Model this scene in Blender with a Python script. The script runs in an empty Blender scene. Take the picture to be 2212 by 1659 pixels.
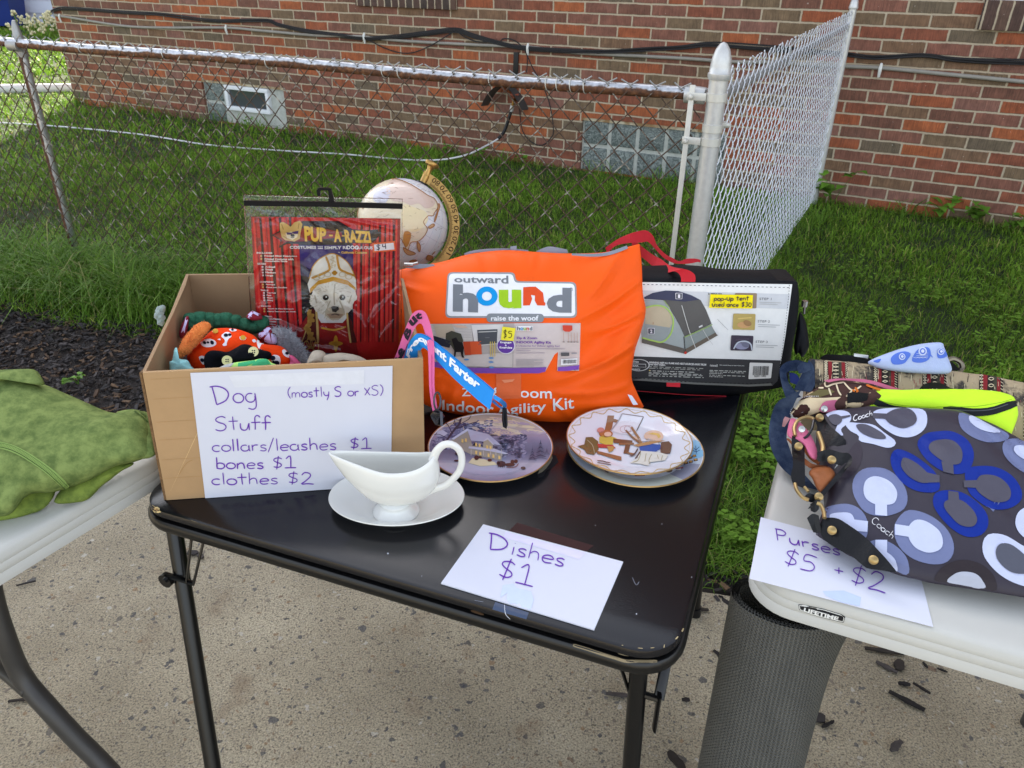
import bpy, bmesh, math, random
import numpy as np
from mathutils import Vector, Matrix, noise as mnoise
from mathutils.bvhtree import BVHTree
from mathutils.geometry import tessellate_polygon

random.seed(7)
rng = np.random.default_rng(11)
SC = bpy.context.scene
COL = SC.collection
R = math.radians

# ------------------------------------------------------------------ camera
CAMH = 1.4635
PITCH, ROLL, FOC = R(28.5), R(-1.0), 1661.0          # focal length in pixels of a 2212 wide picture
cp, sp, cr, sr = math.cos(PITCH), math.sin(PITCH), math.cos(ROLL), math.sin(ROLL)
FWD = Vector((0, cp, -sp))
RGT = Vector((cr, 0, 0)) - sr * Vector((0, sp, cp))
UPV = Vector((sr, 0, 0)) + cr * Vector((0, sp, cp))
EYE = Vector((0, 0, CAMH))
cam_d = bpy.data.cameras.new('camera')
cam_d.sensor_fit = 'HORIZONTAL'
cam_d.angle = 2 * math.atan(1106 / FOC)
cam_d.clip_start, cam_d.clip_end = 0.02, 600
cam = bpy.data.objects.new('camera', cam_d)
cam.matrix_world = Matrix(((RGT.x, UPV.x, -FWD.x, 0), (RGT.y, UPV.y, -FWD.y, 0), (RGT.z, UPV.z, -FWD.z, CAMH), (0, 0, 0, 1)))
COL.objects.link(cam)
SC.camera = cam
cam_d.dof.use_dof = True
cam_d.dof.focus_distance = 1.45
cam_d.dof.aperture_fstop = 18.0

# ------------------------------------------------------------------ light
SUN_EL, SUN_AZ = R(35), math.atan2(0.98, -0.20)       # the sun stands behind the house; az counted from +X
sdir = Vector((math.cos(SUN_EL) * math.cos(SUN_AZ), math.cos(SUN_EL) * math.sin(SUN_AZ), math.sin(SUN_EL)))
world = bpy.data.worlds.new('World')
SC.world = world
world.use_nodes = True
wn = world.node_tree
bg = wn.nodes['Background']
sky = wn.nodes.new('ShaderNodeTexSky')
sky.sky_type = 'NISHITA'
sky.sun_disc = False
sky.sun_elevation = SUN_EL
sky.sun_rotation = math.pi / 2 - SUN_AZ
sky.dust_density = 2.0
hs = wn.nodes.new('ShaderNodeHueSaturation')           # hazy, milky sky
hs.inputs['Saturation'].default_value = 0.42
wn.links.new(sky.outputs[0], hs.inputs['Color']); wn.links.new(hs.outputs[0], bg.inputs[0])
bg.inputs[1].default_value = 0.15
sl = bpy.data.lights.new('sun', 'SUN')
sl.energy, sl.angle, sl.color = 5.0, R(0.53), (1.0, 0.9, 0.72)
so = bpy.data.objects.new('sun', sl)
so.rotation_euler = sdir.to_track_quat('Z', 'Y').to_euler()
COL.objects.link(so)
SC.view_settings.view_transform = 'Standard'
SC.view_settings.look = 'None'
SC.view_settings.exposure = 1.72
SC.view_settings.gamma = 1.0
SC.cycles.max_bounces = 8
SC.cycles.transparent_max_bounces = 16

# ------------------------------------------------------------------ picture helpers
K = 4032 / 2212
def Z(x0, y0, w, w0=2212):
    s = w / w0
    return lambda x, y: ((x0 + x * s) / K, (y0 + y * s) / K)
z1, z2, z3 = Z(0, 0, 1344), Z(1344, 0, 1344), Z(2688, 0, 1344)
z4, z5, z6 = Z(0, 1008, 1344), Z(1344, 1008, 1344), Z(2688, 1008, 1344)
z7, z8 = Z(0, 2016, 1344), Z(2688, 2016, 1344)
a1, a2, a3, a4 = Z(900, 700, 800), Z(600, 1150, 800), Z(1600, 950, 1000), Z(2400, 900, 800, 1896)
a5, a6, a7, a8, b3 = Z(2950, 1300, 1082), Z(2950, 1800, 1082), Z(1600, 1550, 1200), Z(550, 1400, 1150), Z(1600, 1900, 1200)
b6 = Z(3300, 2400, 732, 1946)
D1 = lambda x, y: (x, y)
def PX(zf, pts): return [zf(*p) for p in pts]

def ray(x, y):
    return FWD + RGT * ((x - 1106) / FOC) - UPV * ((y - 829.5) / FOC)
def onz(p, z):
    q = ray(*p)
    return EYE + q * ((z - CAMH) / q.z)
def onpl(p, p0, n):
    q = ray(*p)
    return EYE + q * ((p0 - EYE).dot(n) / q.dot(n))
def at(p, depth):
    return EYE + ray(*p) * depth
def dep(v): return (v - EYE).dot(FWD)
def proj(P):
    d = np.asarray(P, float) - np.array(EYE)
    z = d @ np.array(FWD)
    return 1106 + FOC * (d @ np.array(RGT)) / z, 829.5 - FOC * (d @ np.array(UPV)) / z, z

# ------------------------------------------------------------------ colour and materials
def s2l(c):
    c /= 255.0
    return c / 12.92 if c <= 0.04045 else ((c + 0.055) / 1.055) ** 2.4
def C(r, g, b, k=0.95):
    return (min(1, s2l(r) * k), min(1, s2l(g) * k), min(1, s2l(b) * k), 1.0)

def nodes_of(m):
    m.use_nodes = True
    nt = m.node_tree
    return nt, nt.nodes['Principled BSDF'], nt.nodes, nt.links
def N(nt, typ, **kw):
    n = nt.nodes.new('ShaderNode' + typ)
    for k, v in kw.items():
        if k.startswith('i_'): n.inputs[int(k[2:])].default_value = v
        else: setattr(n, k, v)
    return n
def math_n(nt, op, a, b=None, c=None):
    n = nt.nodes.new('ShaderNodeMath'); n.operation = op
    for i, v in enumerate((a, b, c)):
        if v is None: continue
        if isinstance(v, (int, float)): n.inputs[i].default_value = v
        else: nt.links.new(v, n.inputs[i])
    return n.outputs[0]
def ramp(nt, fac, stops, const=False):
    n = nt.nodes.new('ShaderNodeValToRGB')
    e = n.color_ramp.elements
    n.color_ramp.interpolation = 'CONSTANT' if const else 'LINEAR'
    while len(e) < len(stops): e.new(0.5)
    for i, (p, c) in enumerate(stops):
        e[i].position = p
        e[i].color = c if len(c) == 4 else (*c, 1)
    nt.links.new(fac, n.inputs[0])
    return n.outputs[0]
def mixc(nt, fac, a, b, mode='MIX'):
    n = nt.nodes.new('ShaderNodeMix'); n.data_type = 'RGBA'; n.blend_type = mode
    for s, v in ((0, fac), (6, a), (7, b)):
        if isinstance(v, (int, float)): n.inputs[s].default_value = v
        elif isinstance(v, tuple): n.inputs[s].default_value = v
        else: nt.links.new(v, n.inputs[s])
    return n.outputs[2]
def set_in(b, name, v):
    if name in b.inputs: b.inputs[name].default_value = v

MATS = {}
def M(name, c, rough=0.6, metal=0.0, var=0.12, vscale=30, bump=0.0, bscale=200, spec=0.3, coat=0.0, c2=None, sheen=0.0, attr=False, thr=None):
    """Principled surface; var = cloudy variation of the colour, bump = fine grain, c2 = a second colour in patches, attr = colour from the mesh."""
    if name in MATS: return MATS[name]
    m = bpy.data.materials.new(name)
    nt, b, nd, lk = nodes_of(m)
    tc = N(nt, 'TexCoord')
    base = None
    if attr:
        at_ = N(nt, 'Attribute'); at_.attribute_name = 'Col'; base = at_.outputs['Color']
    if var > 0 or c2:
        n1 = N(nt, 'TexNoise'); n1.inputs['Scale'].default_value = vscale; n1.inputs['Detail'].default_value = 6
        n1.inputs['Roughness'].default_value = 0.65
        lk.new(tc.outputs['Object'], n1.inputs['Vector'])
        if c2:
            lo, hi = thr or (0.42, 0.58)
            mr = N(nt, 'MapRange'); mr.inputs[1].default_value = lo; mr.inputs[2].default_value = hi
            lk.new(n1.outputs[0], mr.inputs[0])
            base = mixc(nt, mr.outputs[0], c, c2)
        else:
            mr = N(nt, 'MapRange'); mr.inputs[1].default_value = 0.3; mr.inputs[2].default_value = 0.7
            mr.inputs[3].default_value = 1 - var; mr.inputs[4].default_value = 1 + var
            lk.new(n1.outputs[0], mr.inputs[0])
            base = mixc(nt, 1.0, base if attr else c, mr.outputs[0], 'MULTIPLY')
    if base is not None: lk.new(base, b.inputs['Base Color'])
    else: b.inputs['Base Color'].default_value = c
    b.inputs['Roughness'].default_value = rough
    b.inputs['Metallic'].default_value = metal
    set_in(b, 'Specular IOR Level', spec); set_in(b, 'Coat Weight', coat); set_in(b, 'Coat Roughness', 0.15)
    set_in(b, 'Sheen Weight', sheen)
    if bump > 0:
        n2 = N(nt, 'TexNoise'); n2.inputs['Scale'].default_value = bscale; n2.inputs['Detail'].default_value = 5
        lk.new(tc.outputs['Object'], n2.inputs['Vector'])
        bp = N(nt, 'Bump'); bp.inputs['Strength'].default_value = bump; bp.inputs['Distance'].default_value = 0.003
        lk.new(n2.outputs[0], bp.inputs['Height']); lk.new(bp.outputs[0], b.inputs['Normal'])
    MATS[name] = m
    return m

# ------------------------------------------------------------------ objects
def tag(o, label=None, cat=None, group=None, kind=None):
    if label: o['label'] = label
    if cat: o['category'] = cat
    if group: o['group'] = group
    if kind: o['kind'] = kind
    return o
def thing(name, loc, label, cat, group=None):
    o = bpy.data.objects.new(name, None); COL.objects.link(o)
    o.location = loc; o.empty_display_size = 0.05
    return tag(o, label, cat, group)
def root_loc(o):
    v = Vector((0, 0, 0))
    while o is not None:
        v += o.location; o = o.parent
    return v

class MB:
    """collects shapes, all in world coordinates, and links them as one mesh object"""
    def __init__(s): s.v, s.f, s.c, s.mi = [], [], [], []
    def add(s, vs, fs, col=None, mi=0):
        k = len(s.v); s.v += [Vector(v) for v in vs]
        for f in fs:
            s.f.append(tuple(k + i for i in f)); s.c.append(col); s.mi.append(mi)
        return s
    def box(s, o, ax, ay, az, col=None, mi=0, bev=0.0):
        """box from corner o along three edge vectors; bev chamfers the upright and flat edges"""
        o, ax, ay, az = Vector(o), Vector(ax), Vector(ay), Vector(az)
        if ax.cross(ay).dot(az) < 0: ax, ay = ay, ax
        if bev <= 0:
            vs = [o, o + ax, o + ax + ay, o + ay, o + az, o + ax + az, o + ax + ay + az, o + ay + az]
            return s.add(vs, [(3, 2, 1, 0), (4, 5, 6, 7), (0, 1, 5, 4), (1, 2, 6, 5), (2, 3, 7, 6), (3, 0, 4, 7)], col, mi)
        lx, ly, lz = ax.length, ay.length, az.length
        bm = bmesh.new(); bmesh.ops.create_cube(bm, size=1)
        for v in bm.verts: v.co = Vector((v.co.x * lx, v.co.y * ly, v.co.z * lz))
        bmesh.ops.bevel(bm, geom=bm.edges[:], offset=bev, segments=2, affect='EDGES', profile=0.6)
        mt = Matrix((ax.normalized(), ay.normalized(), az.normalized())).transposed()
        ctr = o + (ax + ay + az) / 2
        bm.verts.ensure_lookup_table()
        vs = [mt @ v.co + ctr for v in bm.verts]; fs = [[v.index for v in f.verts] for f in bm.faces]
        bm.free()
        return s.add(vs, fs, col, mi)
    def tube(s, pts, r, n=8, col=None, mi=0, cap=True, closed=False, flat=1.0, up=None):
        pts = [Vector(p) for p in pts]
        m = len(pts)
        rs = r if isinstance(r, (list, tuple)) else [r] * m
        t0 = (pts[1] - pts[0]).normalized()
        a = Vector(up) if up is not None else (Vector((0, 0, 1)) if abs(t0.z) < 0.9 else Vector((1, 0, 0)))
        nrm = (a - t0 * a.dot(t0)).normalized()
        vs = []
        for i, p in enumerate(pts):
            if closed: t = pts[(i + 1) % m] - pts[i - 1]
            else: t = pts[min(i + 1, m - 1)] - pts[max(i - 1, 0)]
            t = t.normalized() if t.length > 1e-9 else t0
            nrm = nrm - t * nrm.dot(t)
            nrm = nrm.normalized() if nrm.length > 1e-6 else t.orthogonal().normalized()
            b = t.cross(nrm)
            for k in range(n):
                an = 2 * math.pi * k / n
                vs.append(p + (nrm * math.cos(an) * flat + b * math.sin(an)) * rs[i])
        fs = []
        for i in range(m if closed else m - 1):
            j = (i + 1) % m
            for k in range(n):
                k2 = (k + 1) % n
                fs.append((i * n + k, j * n + k, j * n + k2, i * n + k2)[::-1])
        if cap and not closed:
            fs.append(tuple(range(n))); fs.append(tuple((m - 1) * n + k for k in range(n))[::-1])
        return s.add(vs, fs, col, mi)
    def lathe(s, prof, n=48, o=(0, 0, 0), ax=(0, 0, 1), col=None, mi=0, sx=1.0, sy=1.0, cap=True):
        o, ax = Vector(o), Vector(ax).normalized()
        u = ax.orthogonal().normalized() if abs(ax.z) < 0.999 else Vector((1, 0, 0))
        w = ax.cross(u)
        vs, fs = [], []
        for (r, z) in prof:
            for k in range(n):
                an = 2 * math.pi * k / n
                vs.append(o + ax * z + u * (r * math.cos(an) * sx) + w * (r * math.sin(an) * sy))
        for i in range(len(prof) - 1):
            for k in range(n):
                k2 = (k + 1) % n
                fs.append((i * n + k, i * n + k2, (i + 1) * n + k2, (i + 1) * n + k))
        if cap and prof[0][0] > 1e-5: fs.append(tuple(range(n))[::-1])
        if cap and prof[-1][0] > 1e-5: fs.append(tuple((len(prof) - 1) * n + k for k in range(n)))
        return s.add(vs, fs, col, mi)
    def grid(s, P, col=None, mi=0, flip=False, closed_u=False):
        nu, nv = len(P), len(P[0])
        fs = []
        for i in range(nu if closed_u else nu - 1):
            i2 = (i + 1) % nu
            for j in range(nv - 1):
                q = (i * nv + j, i2 * nv + j, i2 * nv + j + 1, i * nv + j + 1)
                fs.append(q[::-1] if flip else q)
        return s.add([p for r_ in P for p in r_], fs, col, mi)
    def prism(s, loop, off, col=None, mi=0):
        loop = [Vector(p) for p in loop]; off = Vector(off); n = len(loop)
        nrm = sum(((loop[i] - loop[0]).cross(loop[(i + 1) % n] - loop[0]) for i in range(1, n - 1)), Vector())
        if nrm.dot(off) < 0: loop = loop[::-1]
        tr = tessellate_polygon([loop])
        nn = lambda t: (loop[t[1]] - loop[t[0]]).cross(loop[t[2]] - loop[t[0]]).dot(off)
        tr = [t if nn(t) > 0 else t[::-1] for t in tr]
        fs = [tuple(i + n for i in t) for t in tr] + [t[::-1] for t in tr]
        fs += [(i, (i + 1) % n, n + (i + 1) % n, n + i) for i in range(n)]
        return s.add(loop + [p + off for p in loop], fs, col, mi)
    def bvh(s): return BVHTree.FromPolygons([tuple(v) for v in s.v], s.f)
    def build(s, name, mat, parent=None, smooth=True, sub=0, angle=40):
        if not s.v: return None
        if parent is None:
            xs = np.array([tuple(v) for v in s.v])
            loc = Vector((xs[:, 0].mean(), xs[:, 1].mean(), xs[:, 2].min()))
        else: loc = root_loc(parent)
        me = bpy.data.meshes.new(name)
        me.from_pydata([tuple(v - loc) for v in s.v], [], s.f)
        for m in (mat if isinstance(mat, (list, tuple)) else [mat]): me.materials.append(m)
        me.polygons.foreach_set('material_index', s.mi)
        if any(c is not None for c in s.c):
            ca = me.color_attributes.new('Col', 'FLOAT_COLOR', 'CORNER')
            arr = []
            for p, c in zip(me.polygons, s.c):
                arr += list(c or (0.5, 0.5, 0.5, 1)) * p.loop_total
            ca.data.foreach_set('color', arr)
        if smooth:
            me.polygons.foreach_set('use_smooth', [True] * len(me.polygons))
            if angle < 180: me.set_sharp_from_angle(angle=R(angle))
        me.update()
        o = bpy.data.objects.new(name, me); COL.objects.link(o)
        if parent is not None: o.parent = parent
        else: o.location = loc
        if sub:
            md = o.modifiers.new('sub', 'SUBSURF'); md.levels = md.render_levels = sub
        return o

def resample(pts, n, closed=False, smooth=True):
    """n points evenly along a (Catmull-Rom smoothed) line"""
    P = np.array([tuple(p) for p in pts], float)
    m = len(P)
    dense = []
    segs = m if closed else m - 1
    for i in range(segs):
        p1, p2 = P[i], P[(i + 1) % m]
        p0 = P[i - 1] if (closed or i > 0) else p1
        p3 = P[(i + 2) % m] if (closed or i + 2 < m) else p2
        for t in np.linspace(0, 1, 9)[:-1]:
            if smooth:
                dense.append(0.5 * (2 * p1 + (p2 - p0) * t + (2 * p0 - 5 * p1 + 4 * p2 - p3) * t * t + (3 * p1 - p0 - 3 * p2 + p3) * t ** 3))
            else: dense.append(p1 + (p2 - p1) * t)
    dense.append(P[0] if closed else P[-1])
    Dn = np.array(dense)
    L = np.concatenate([[0], np.cumsum(np.linalg.norm(np.diff(Dn, axis=0), axis=1))])
    tt = np.linspace(0, L[-1], n + 1 if closed else n)
    if closed: tt = tt[:-1]
    return [tuple(np.interp(t, L, Dn[:, k]) for k in range(P.shape[1])) for t in tt]

def nz(v, s=1.0, seed=0.0):
    return mnoise.noise(Vector((v[0] * s + seed * 7.3, v[1] * s - seed * 3.1, v[2] * s + seed)))

def blob(mb, outline, base, hf, hb, n=72, rings=11, amp=0.0, scale=14, seed=0, col=None, ctr=None, power=2.2, smooth=True, mi=0, ridge=0.0):
    """a soft closed shape: outline seen in the picture, laid on base(px)->point, bulging hf towards and hb away from the viewer"""
    O = resample(outline, n, True, smooth)
    c = ctr or (sum(p[0] for p in O) / n, sum(p[1] for p in O) / n)
    F, Bk = [], []
    for i in range(rings + 1):
        r = (i / rings) ** 0.75
        fr, bk = [], []
        for (x, y) in O:
            p = (c[0] + (x - c[0]) * r, c[1] + (y - c[1]) * r)
            b = base(p); d = (EYE - b).normalized()
            pr = max(0, 1 - r ** power) ** 0.5
            nn = nz(b, scale, seed) + 0.5 * nz(b, scale * 2.3, seed + 5)
            if ridge: nn += ridge * (1 - abs(2 * nz(b, scale * 0.8, seed + 9)) * 2)
            fr.append(b + d * (hf * pr + amp * nn * (1 - r ** 8)))
            bk.append(b - d * (hb * pr))
        F.append(fr); Bk.append(bk)
    vs = [F[0][0]] + [p for r_ in F[1:] for p in r_]
    fs = [(0, 1 + k, 1 + (k + 1) % n) for k in range(n)]
    for i in range(rings - 1):
        for k in range(n):
            k2 = (k + 1) % n
            fs.append((1 + i * n + k, 1 + (i + 1) * n + k, 1 + (i + 1) * n + k2, 1 + i * n + k2))
    b0 = len(vs); vs += [Bk[0][0]] + [p for r_ in Bk[1:-1] for p in r_]
    fs += [(b0, b0 + 1 + (k + 1) % n, b0 + 1 + k) for k in range(n)]
    for i in range(rings - 1):
        for k in range(n):
            k2 = (k + 1) % n
            o1 = b0 + 1 + i * n
            o2 = b0 + 1 + (i + 1) * n if i < rings - 2 else 1 + (rings - 1) * n
            fs.append((o1 + k, o1 + k2, o2 + k2, o2 + k))
    s0 = Vector(vs[1]) - Vector(vs[0]); s1 = Vector(vs[2]) - Vector(vs[0])
    if s0.cross(s1).dot(EYE - Vector(vs[0])) < 0: fs = [f[::-1] for f in fs]
    return mb.add(vs, fs, col, mi)

def coons(T, B, L, Rr, nu, nv, smooth=True):
    """pixel grid [i][j] inside four border lines (T,B left to right; L,Rr top to bottom)"""
    T, B = resample(T, nu, smooth=smooth), resample(B, nu, smooth=smooth)
    L, Rr = resample(L, nv, smooth=smooth), resample(Rr, nv, smooth=smooth)
    G = []
    for i in range(nu):
        u = i / (nu - 1); row = []
        for j in range(nv):
            v = j / (nv - 1); q = []
            for k in (0, 1):
                q.append((1 - v) * T[i][k] + v * B[i][k] + (1 - u) * L[j][k] + u * Rr[j][k]
                         - ((1 - u) * (1 - v) * T[0][k] + u * (1 - v) * T[-1][k] + (1 - u) * v * B[0][k] + u * v * B[-1][k]))
            row.append(tuple(q))
        G.append(row)
    return G

def slab(mb, G, base, front, back, col=None, mi=0, flip=False):
    """closed body over a pixel grid: front(u,v,p) and back(u,v,p) are offset vectors from base(px)"""
    nu, nv = len(G), len(G[0])
    Fg = [[None] * nv for _ in range(nu)]; Bg = [[None] * nv for _ in range(nu)]
    for i in range(nu):
        for j in range(nv):
            u, v = i / (nu - 1), j / (nv - 1)
            b = base(G[i][j])
            Fg[i][j] = b + front(u, v, b); Bg[i][j] = b + back(u, v, b)
    k = len(mb.v)
    mb.grid(Fg, col, mi, flip=not flip)
    mb.grid(Bg, col, mi, flip=flip)
    idx = [(i, 0) for i in range(nu)] + [(nu - 1, j) for j in range(1, nv)] + [(i, nv - 1) for i in range(nu - 2, -1, -1)] + [(0, j) for j in range(nv - 2, 0, -1)]
    a = [k + i * nv + j for i, j in idx]; b_ = [k + nu * nv + i * nv + j for i, j in idx]
    m = len(idx)
    for q in range(m):
        q2 = (q + 1) % m
        f = (a[q], a[q2], b_[q2], b_[q])
        mb.f.append(f[::-1] if flip else f); mb.c.append(col); mb.mi.append(mi)
    return mb

def strap(mb, Lp, Rp, deps, thick=0.002, n=40, col=None, mi=0, smooth=True):
    """a flat band between two picture lines whose depth runs along deps"""
    L, Rr = resample(Lp, n, smooth=smooth), resample(Rp, n, smooth=smooth)
    dd = np.interp(np.linspace(0, 1, n), np.linspace(0, 1, len(deps)), deps)
    A, Bq = [], []
    for i in range(n):
        a, b = at(L[i], dd[i]), at(Rr[i], dd[i])
        t = (EYE - (a + b) / 2).normalized() * thick
        A.append([a, b]); Bq.append([a - t, b - t])
    k = len(mb.v)
    ring = [[A[i][0], A[i][1], Bq[i][1], Bq[i][0]] for i in range(n)]
    vs = [p for r_ in ring for p in r_]
    fs = []
    for i in range(n - 1):
        for q in range(4):
            q2 = (q + 1) % 4
            fs.append((i * 4 + q, i * 4 + q2, (i + 1) * 4 + q2, (i + 1) * 4 + q))
    fs += [(3, 2, 1, 0), tuple((n - 1) * 4 + q for q in range(4))]
    return mb.add(vs, fs, col, mi)

# ------------------------------------------------------------------ prints, writing
def refine(V, T, L):
    V = [tuple(v) for v in V]
    for _ in range(9):
        mid = {}
        def m(a, b):
            k = (a, b) if a < b else (b, a)
            if k not in mid:
                if math.dist(V[a], V[b]) > L:
                    V.append(tuple((x + y) / 2 for x, y in zip(V[a], V[b]))); mid[k] = len(V) - 1
                else: mid[k] = None
            return mid[k]
        out, ch = [], False
        for (a, b, c) in T:
            ab, bc, ca = m(a, b), m(b, c), m(c, a)
            k = sum(x is not None for x in (ab, bc, ca))
            if k == 0: out.append((a, b, c)); continue
            ch = True
            if k == 3: out += [(a, ab, ca), (ab, b, bc), (ca, bc, c), (ab, bc, ca)]
            elif k == 1:
                if ab is not None: out += [(a, ab, c), (ab, b, c)]
                elif bc is not None: out += [(a, b, bc), (a, bc, c)]
                else: out += [(a, b, ca), (ca, b, c)]
            else:
                if ab is None: out += [(c, ca, bc), (ca, a, bc), (a, b, bc)]
                elif bc is None: out += [(a, ab, ca), (ab, b, ca), (b, c, ca)]
                else: out += [(b, bc, ab), (a, ab, bc), (a, bc, c)]
        T = out
        if not ch: break
    return V, T

GLY = {}
def glyph_mesh(text, bold=0.0, sep=1.0):
    k = (text, bold, sep)
    if k in GLY: return GLY[k]
    cu = bpy.data.curves.new('t', 'FONT'); cu.body = text; cu.offset = bold; cu.resolution_u = 3; cu.space_character = sep
    o = bpy.data.objects.new('t', cu); COL.objects.link(o)
    dg = bpy.context.evaluated_depsgraph_get()
    me = bpy.data.meshes.new_from_object(o.evaluated_get(dg))
    me.calc_loop_triangles()
    V = [(v.co.x, v.co.y) for v in me.vertices]; T = [tuple(t.vertices) for t in me.loop_triangles]
    bpy.data.objects.remove(o); bpy.data.curves.remove(cu); bpy.data.meshes.remove(me)
    GLY[k] = (V, T)
    return GLY[k]

def arc(cx, cy, rx, ry, a0, a1, n=12):
    return [(cx + rx * math.cos(R(a0 + (a1 - a0) * i / n)), cy + ry * math.sin(R(a0 + (a1 - a0) * i / n))) for i in range(n + 1)]
HW = {  # pen strokes: width, lines (x-height .5, capitals 1)
 'C': (.62, [arc(.32, .5, .3, .5, 50, 310, 14)]),
 'D': (.8, [[(.0, 1), (.06, .5), (.1, .02)], [(-.1, .98), (.2, 1), (.5, .85), (.65, .55), (.5, .2), (.1, .0)]]),
 'o': (.5, [arc(.24, .25, .22, .25, 80, 440, 16)]),
 'g': (.5, [arc(.24, .25, .2, .24, 60, 380, 14), [(.45, .48), (.46, .1), (.43, -.25), (.3, -.38), (.1, -.3)]]),
 'S': (.62, [[(.5, .9), (.35, 1), (.15, .93), (.05, .75), (.2, .58), (.4, .48), (.5, .28), (.4, .06), (.2, 0), (.02, .1)]]),
 's': (.42, [[(.34, .44), (.22, .5), (.08, .42), (.1, .3), (.26, .22), (.34, .1), (.22, .0), (.04, .05)]]),
 't': (.48, [[(.2, .95), (.2, .4), (.22, .0)], [(0, .6), (.42, .62)]]),
 'u': (.52, [[(.04, .5), (.04, .15), (.16, .0), (.32, .08), (.42, .5)], [(.42, .5), (.42, .0)]]),
 'f': (.46, [[(.42, .86), (.3, 1), (.18, .85), (.18, .4), (.16, .0)], [(.0, .5), (.42, .52)]]),
 'c': (.46, [arc(.24, .25, .22, .25, 50, 310, 12)]),
 'l': (.22, [[(.08, 1), (.09, .5), (.1, .0)]]),
 'a': (.52, [arc(.22, .25, .2, .25, 60, 400, 14), [(.42, .5), (.42, .1), (.48, .0)]]),
 'r': (.4, [[(.05, .5), (.07, .0)], [(.06, .3), (.16, .46), (.34, .48)]]),
 '/': (.36, [[(.3, 1.05), (.0, -.15)]]),
 'e': (.48, [[(.05, .26), (.42, .3), (.36, .46), (.22, .5), (.06, .38), (.04, .16), (.16, .01), (.4, .06)]]),
 'h': (.5, [[(.06, 1), (.06, .0)], [(.06, .3), (.2, .5), (.36, .42), (.4, .0)]]),
 'b': (.5, [[(.06, 1), (.06, .0)], [(.06, .1), (.06, .4), (.2, .5), (.4, .4), (.42, .15), (.26, .0), (.06, .06)]]),
 'n': (.5, [[(.06, .5), (.06, .0)], [(.06, .3), (.2, .5), (.36, .42), (.4, .0)]]),
 'm': (.72, [[(.06, .5), (.06, .0)], [(.06, .3), (.18, .5), (.3, .4), (.32, .0)], [(.32, .3), (.46, .5), (.6, .4), (.62, .0)]]),
 'y': (.46, [[(.04, .5), (.08, .2), (.22, .08), (.4, .2)], [(.42, .5), (.38, .0), (.26, -.36)]]),
 '(': (.3, [[(.26, 1.05), (.1, .75), (.08, .35), (.24, -.1)]]),
 ')': (.3, [[(.04, 1.05), (.22, .75), (.22, .35), (.04, -.1)]]),
 'X': (.5, [[(.0, .75), (.4, .0)], [(.42, .78), (.02, .0)]]),
 'P': (.56, [[(.06, 1), (.06, .0)], [(.0, .97), (.3, 1), (.46, .8), (.34, .56), (.06, .5)]]),
 'i': (.22, [[(.1, .5), (.1, .0)], [(.1, .72), (.11, .75)]]),
 'w': (.6, [[(.02, .5), (.12, .02), (.26, .36), (.4, .02), (.52, .5)]]),
 'd': (.52, [arc(.22, .25, .2, .25, 60, 400, 14), [(.43, 1), (.43, .0)]]),
 'p': (.5, [[(.06, .5), (.06, -.4)], [(.06, .4), (.2, .5), (.4, .4), (.42, .15), (.26, .0), (.06, .06)]]),
 '-': (.36, [[(.02, .28), (.3, .3)]]), '+': (.6, [[(.05, .4), (.5, .4)], [(.28, .64), (.28, .16)]]),
 'U': (.55, [[(.04, .7), (.06, .2), (.2, .0), (.4, .12), (.46, .7)]]),
 '$': (.62, [[(.5, .82), (.36, .92), (.16, .86), (.1, .7), (.24, .54), (.42, .42), (.46, .24), (.3, .1), (.08, .16)], [(.34, 1.08), (.22, -.08)]]),
 '1': (.62, [[(.08, .78), (.3, 1), (.3, .0)], [(.0, .0), (.56, .02)]]),
 '2': (.62, [[(.06, .78), (.2, 1), (.42, .92), (.44, .66), (.2, .25), (.02, .02), (.3, .04), (.58, .0)]]),
 '3': (.52, [[(.04, .92), (.24, 1), (.4, .84), (.2, .56), (.42, .36), (.34, .06), (.02, .06)]]),
 '4': (.52, [[(.1, 1), (.04, .5), (.42, .52)], [(.36, .95), (.34, .0)]]),
 '5': (.62, [[(.52, 1), (.14, .98), (.1, .58), (.34, .62), (.5, .4), (.4, .1), (.02, .02)]]),
 '0': (.5, [arc(.24, .45, .2, .42, 80, 440, 16)]), ' ': (.35, []),
}

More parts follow.
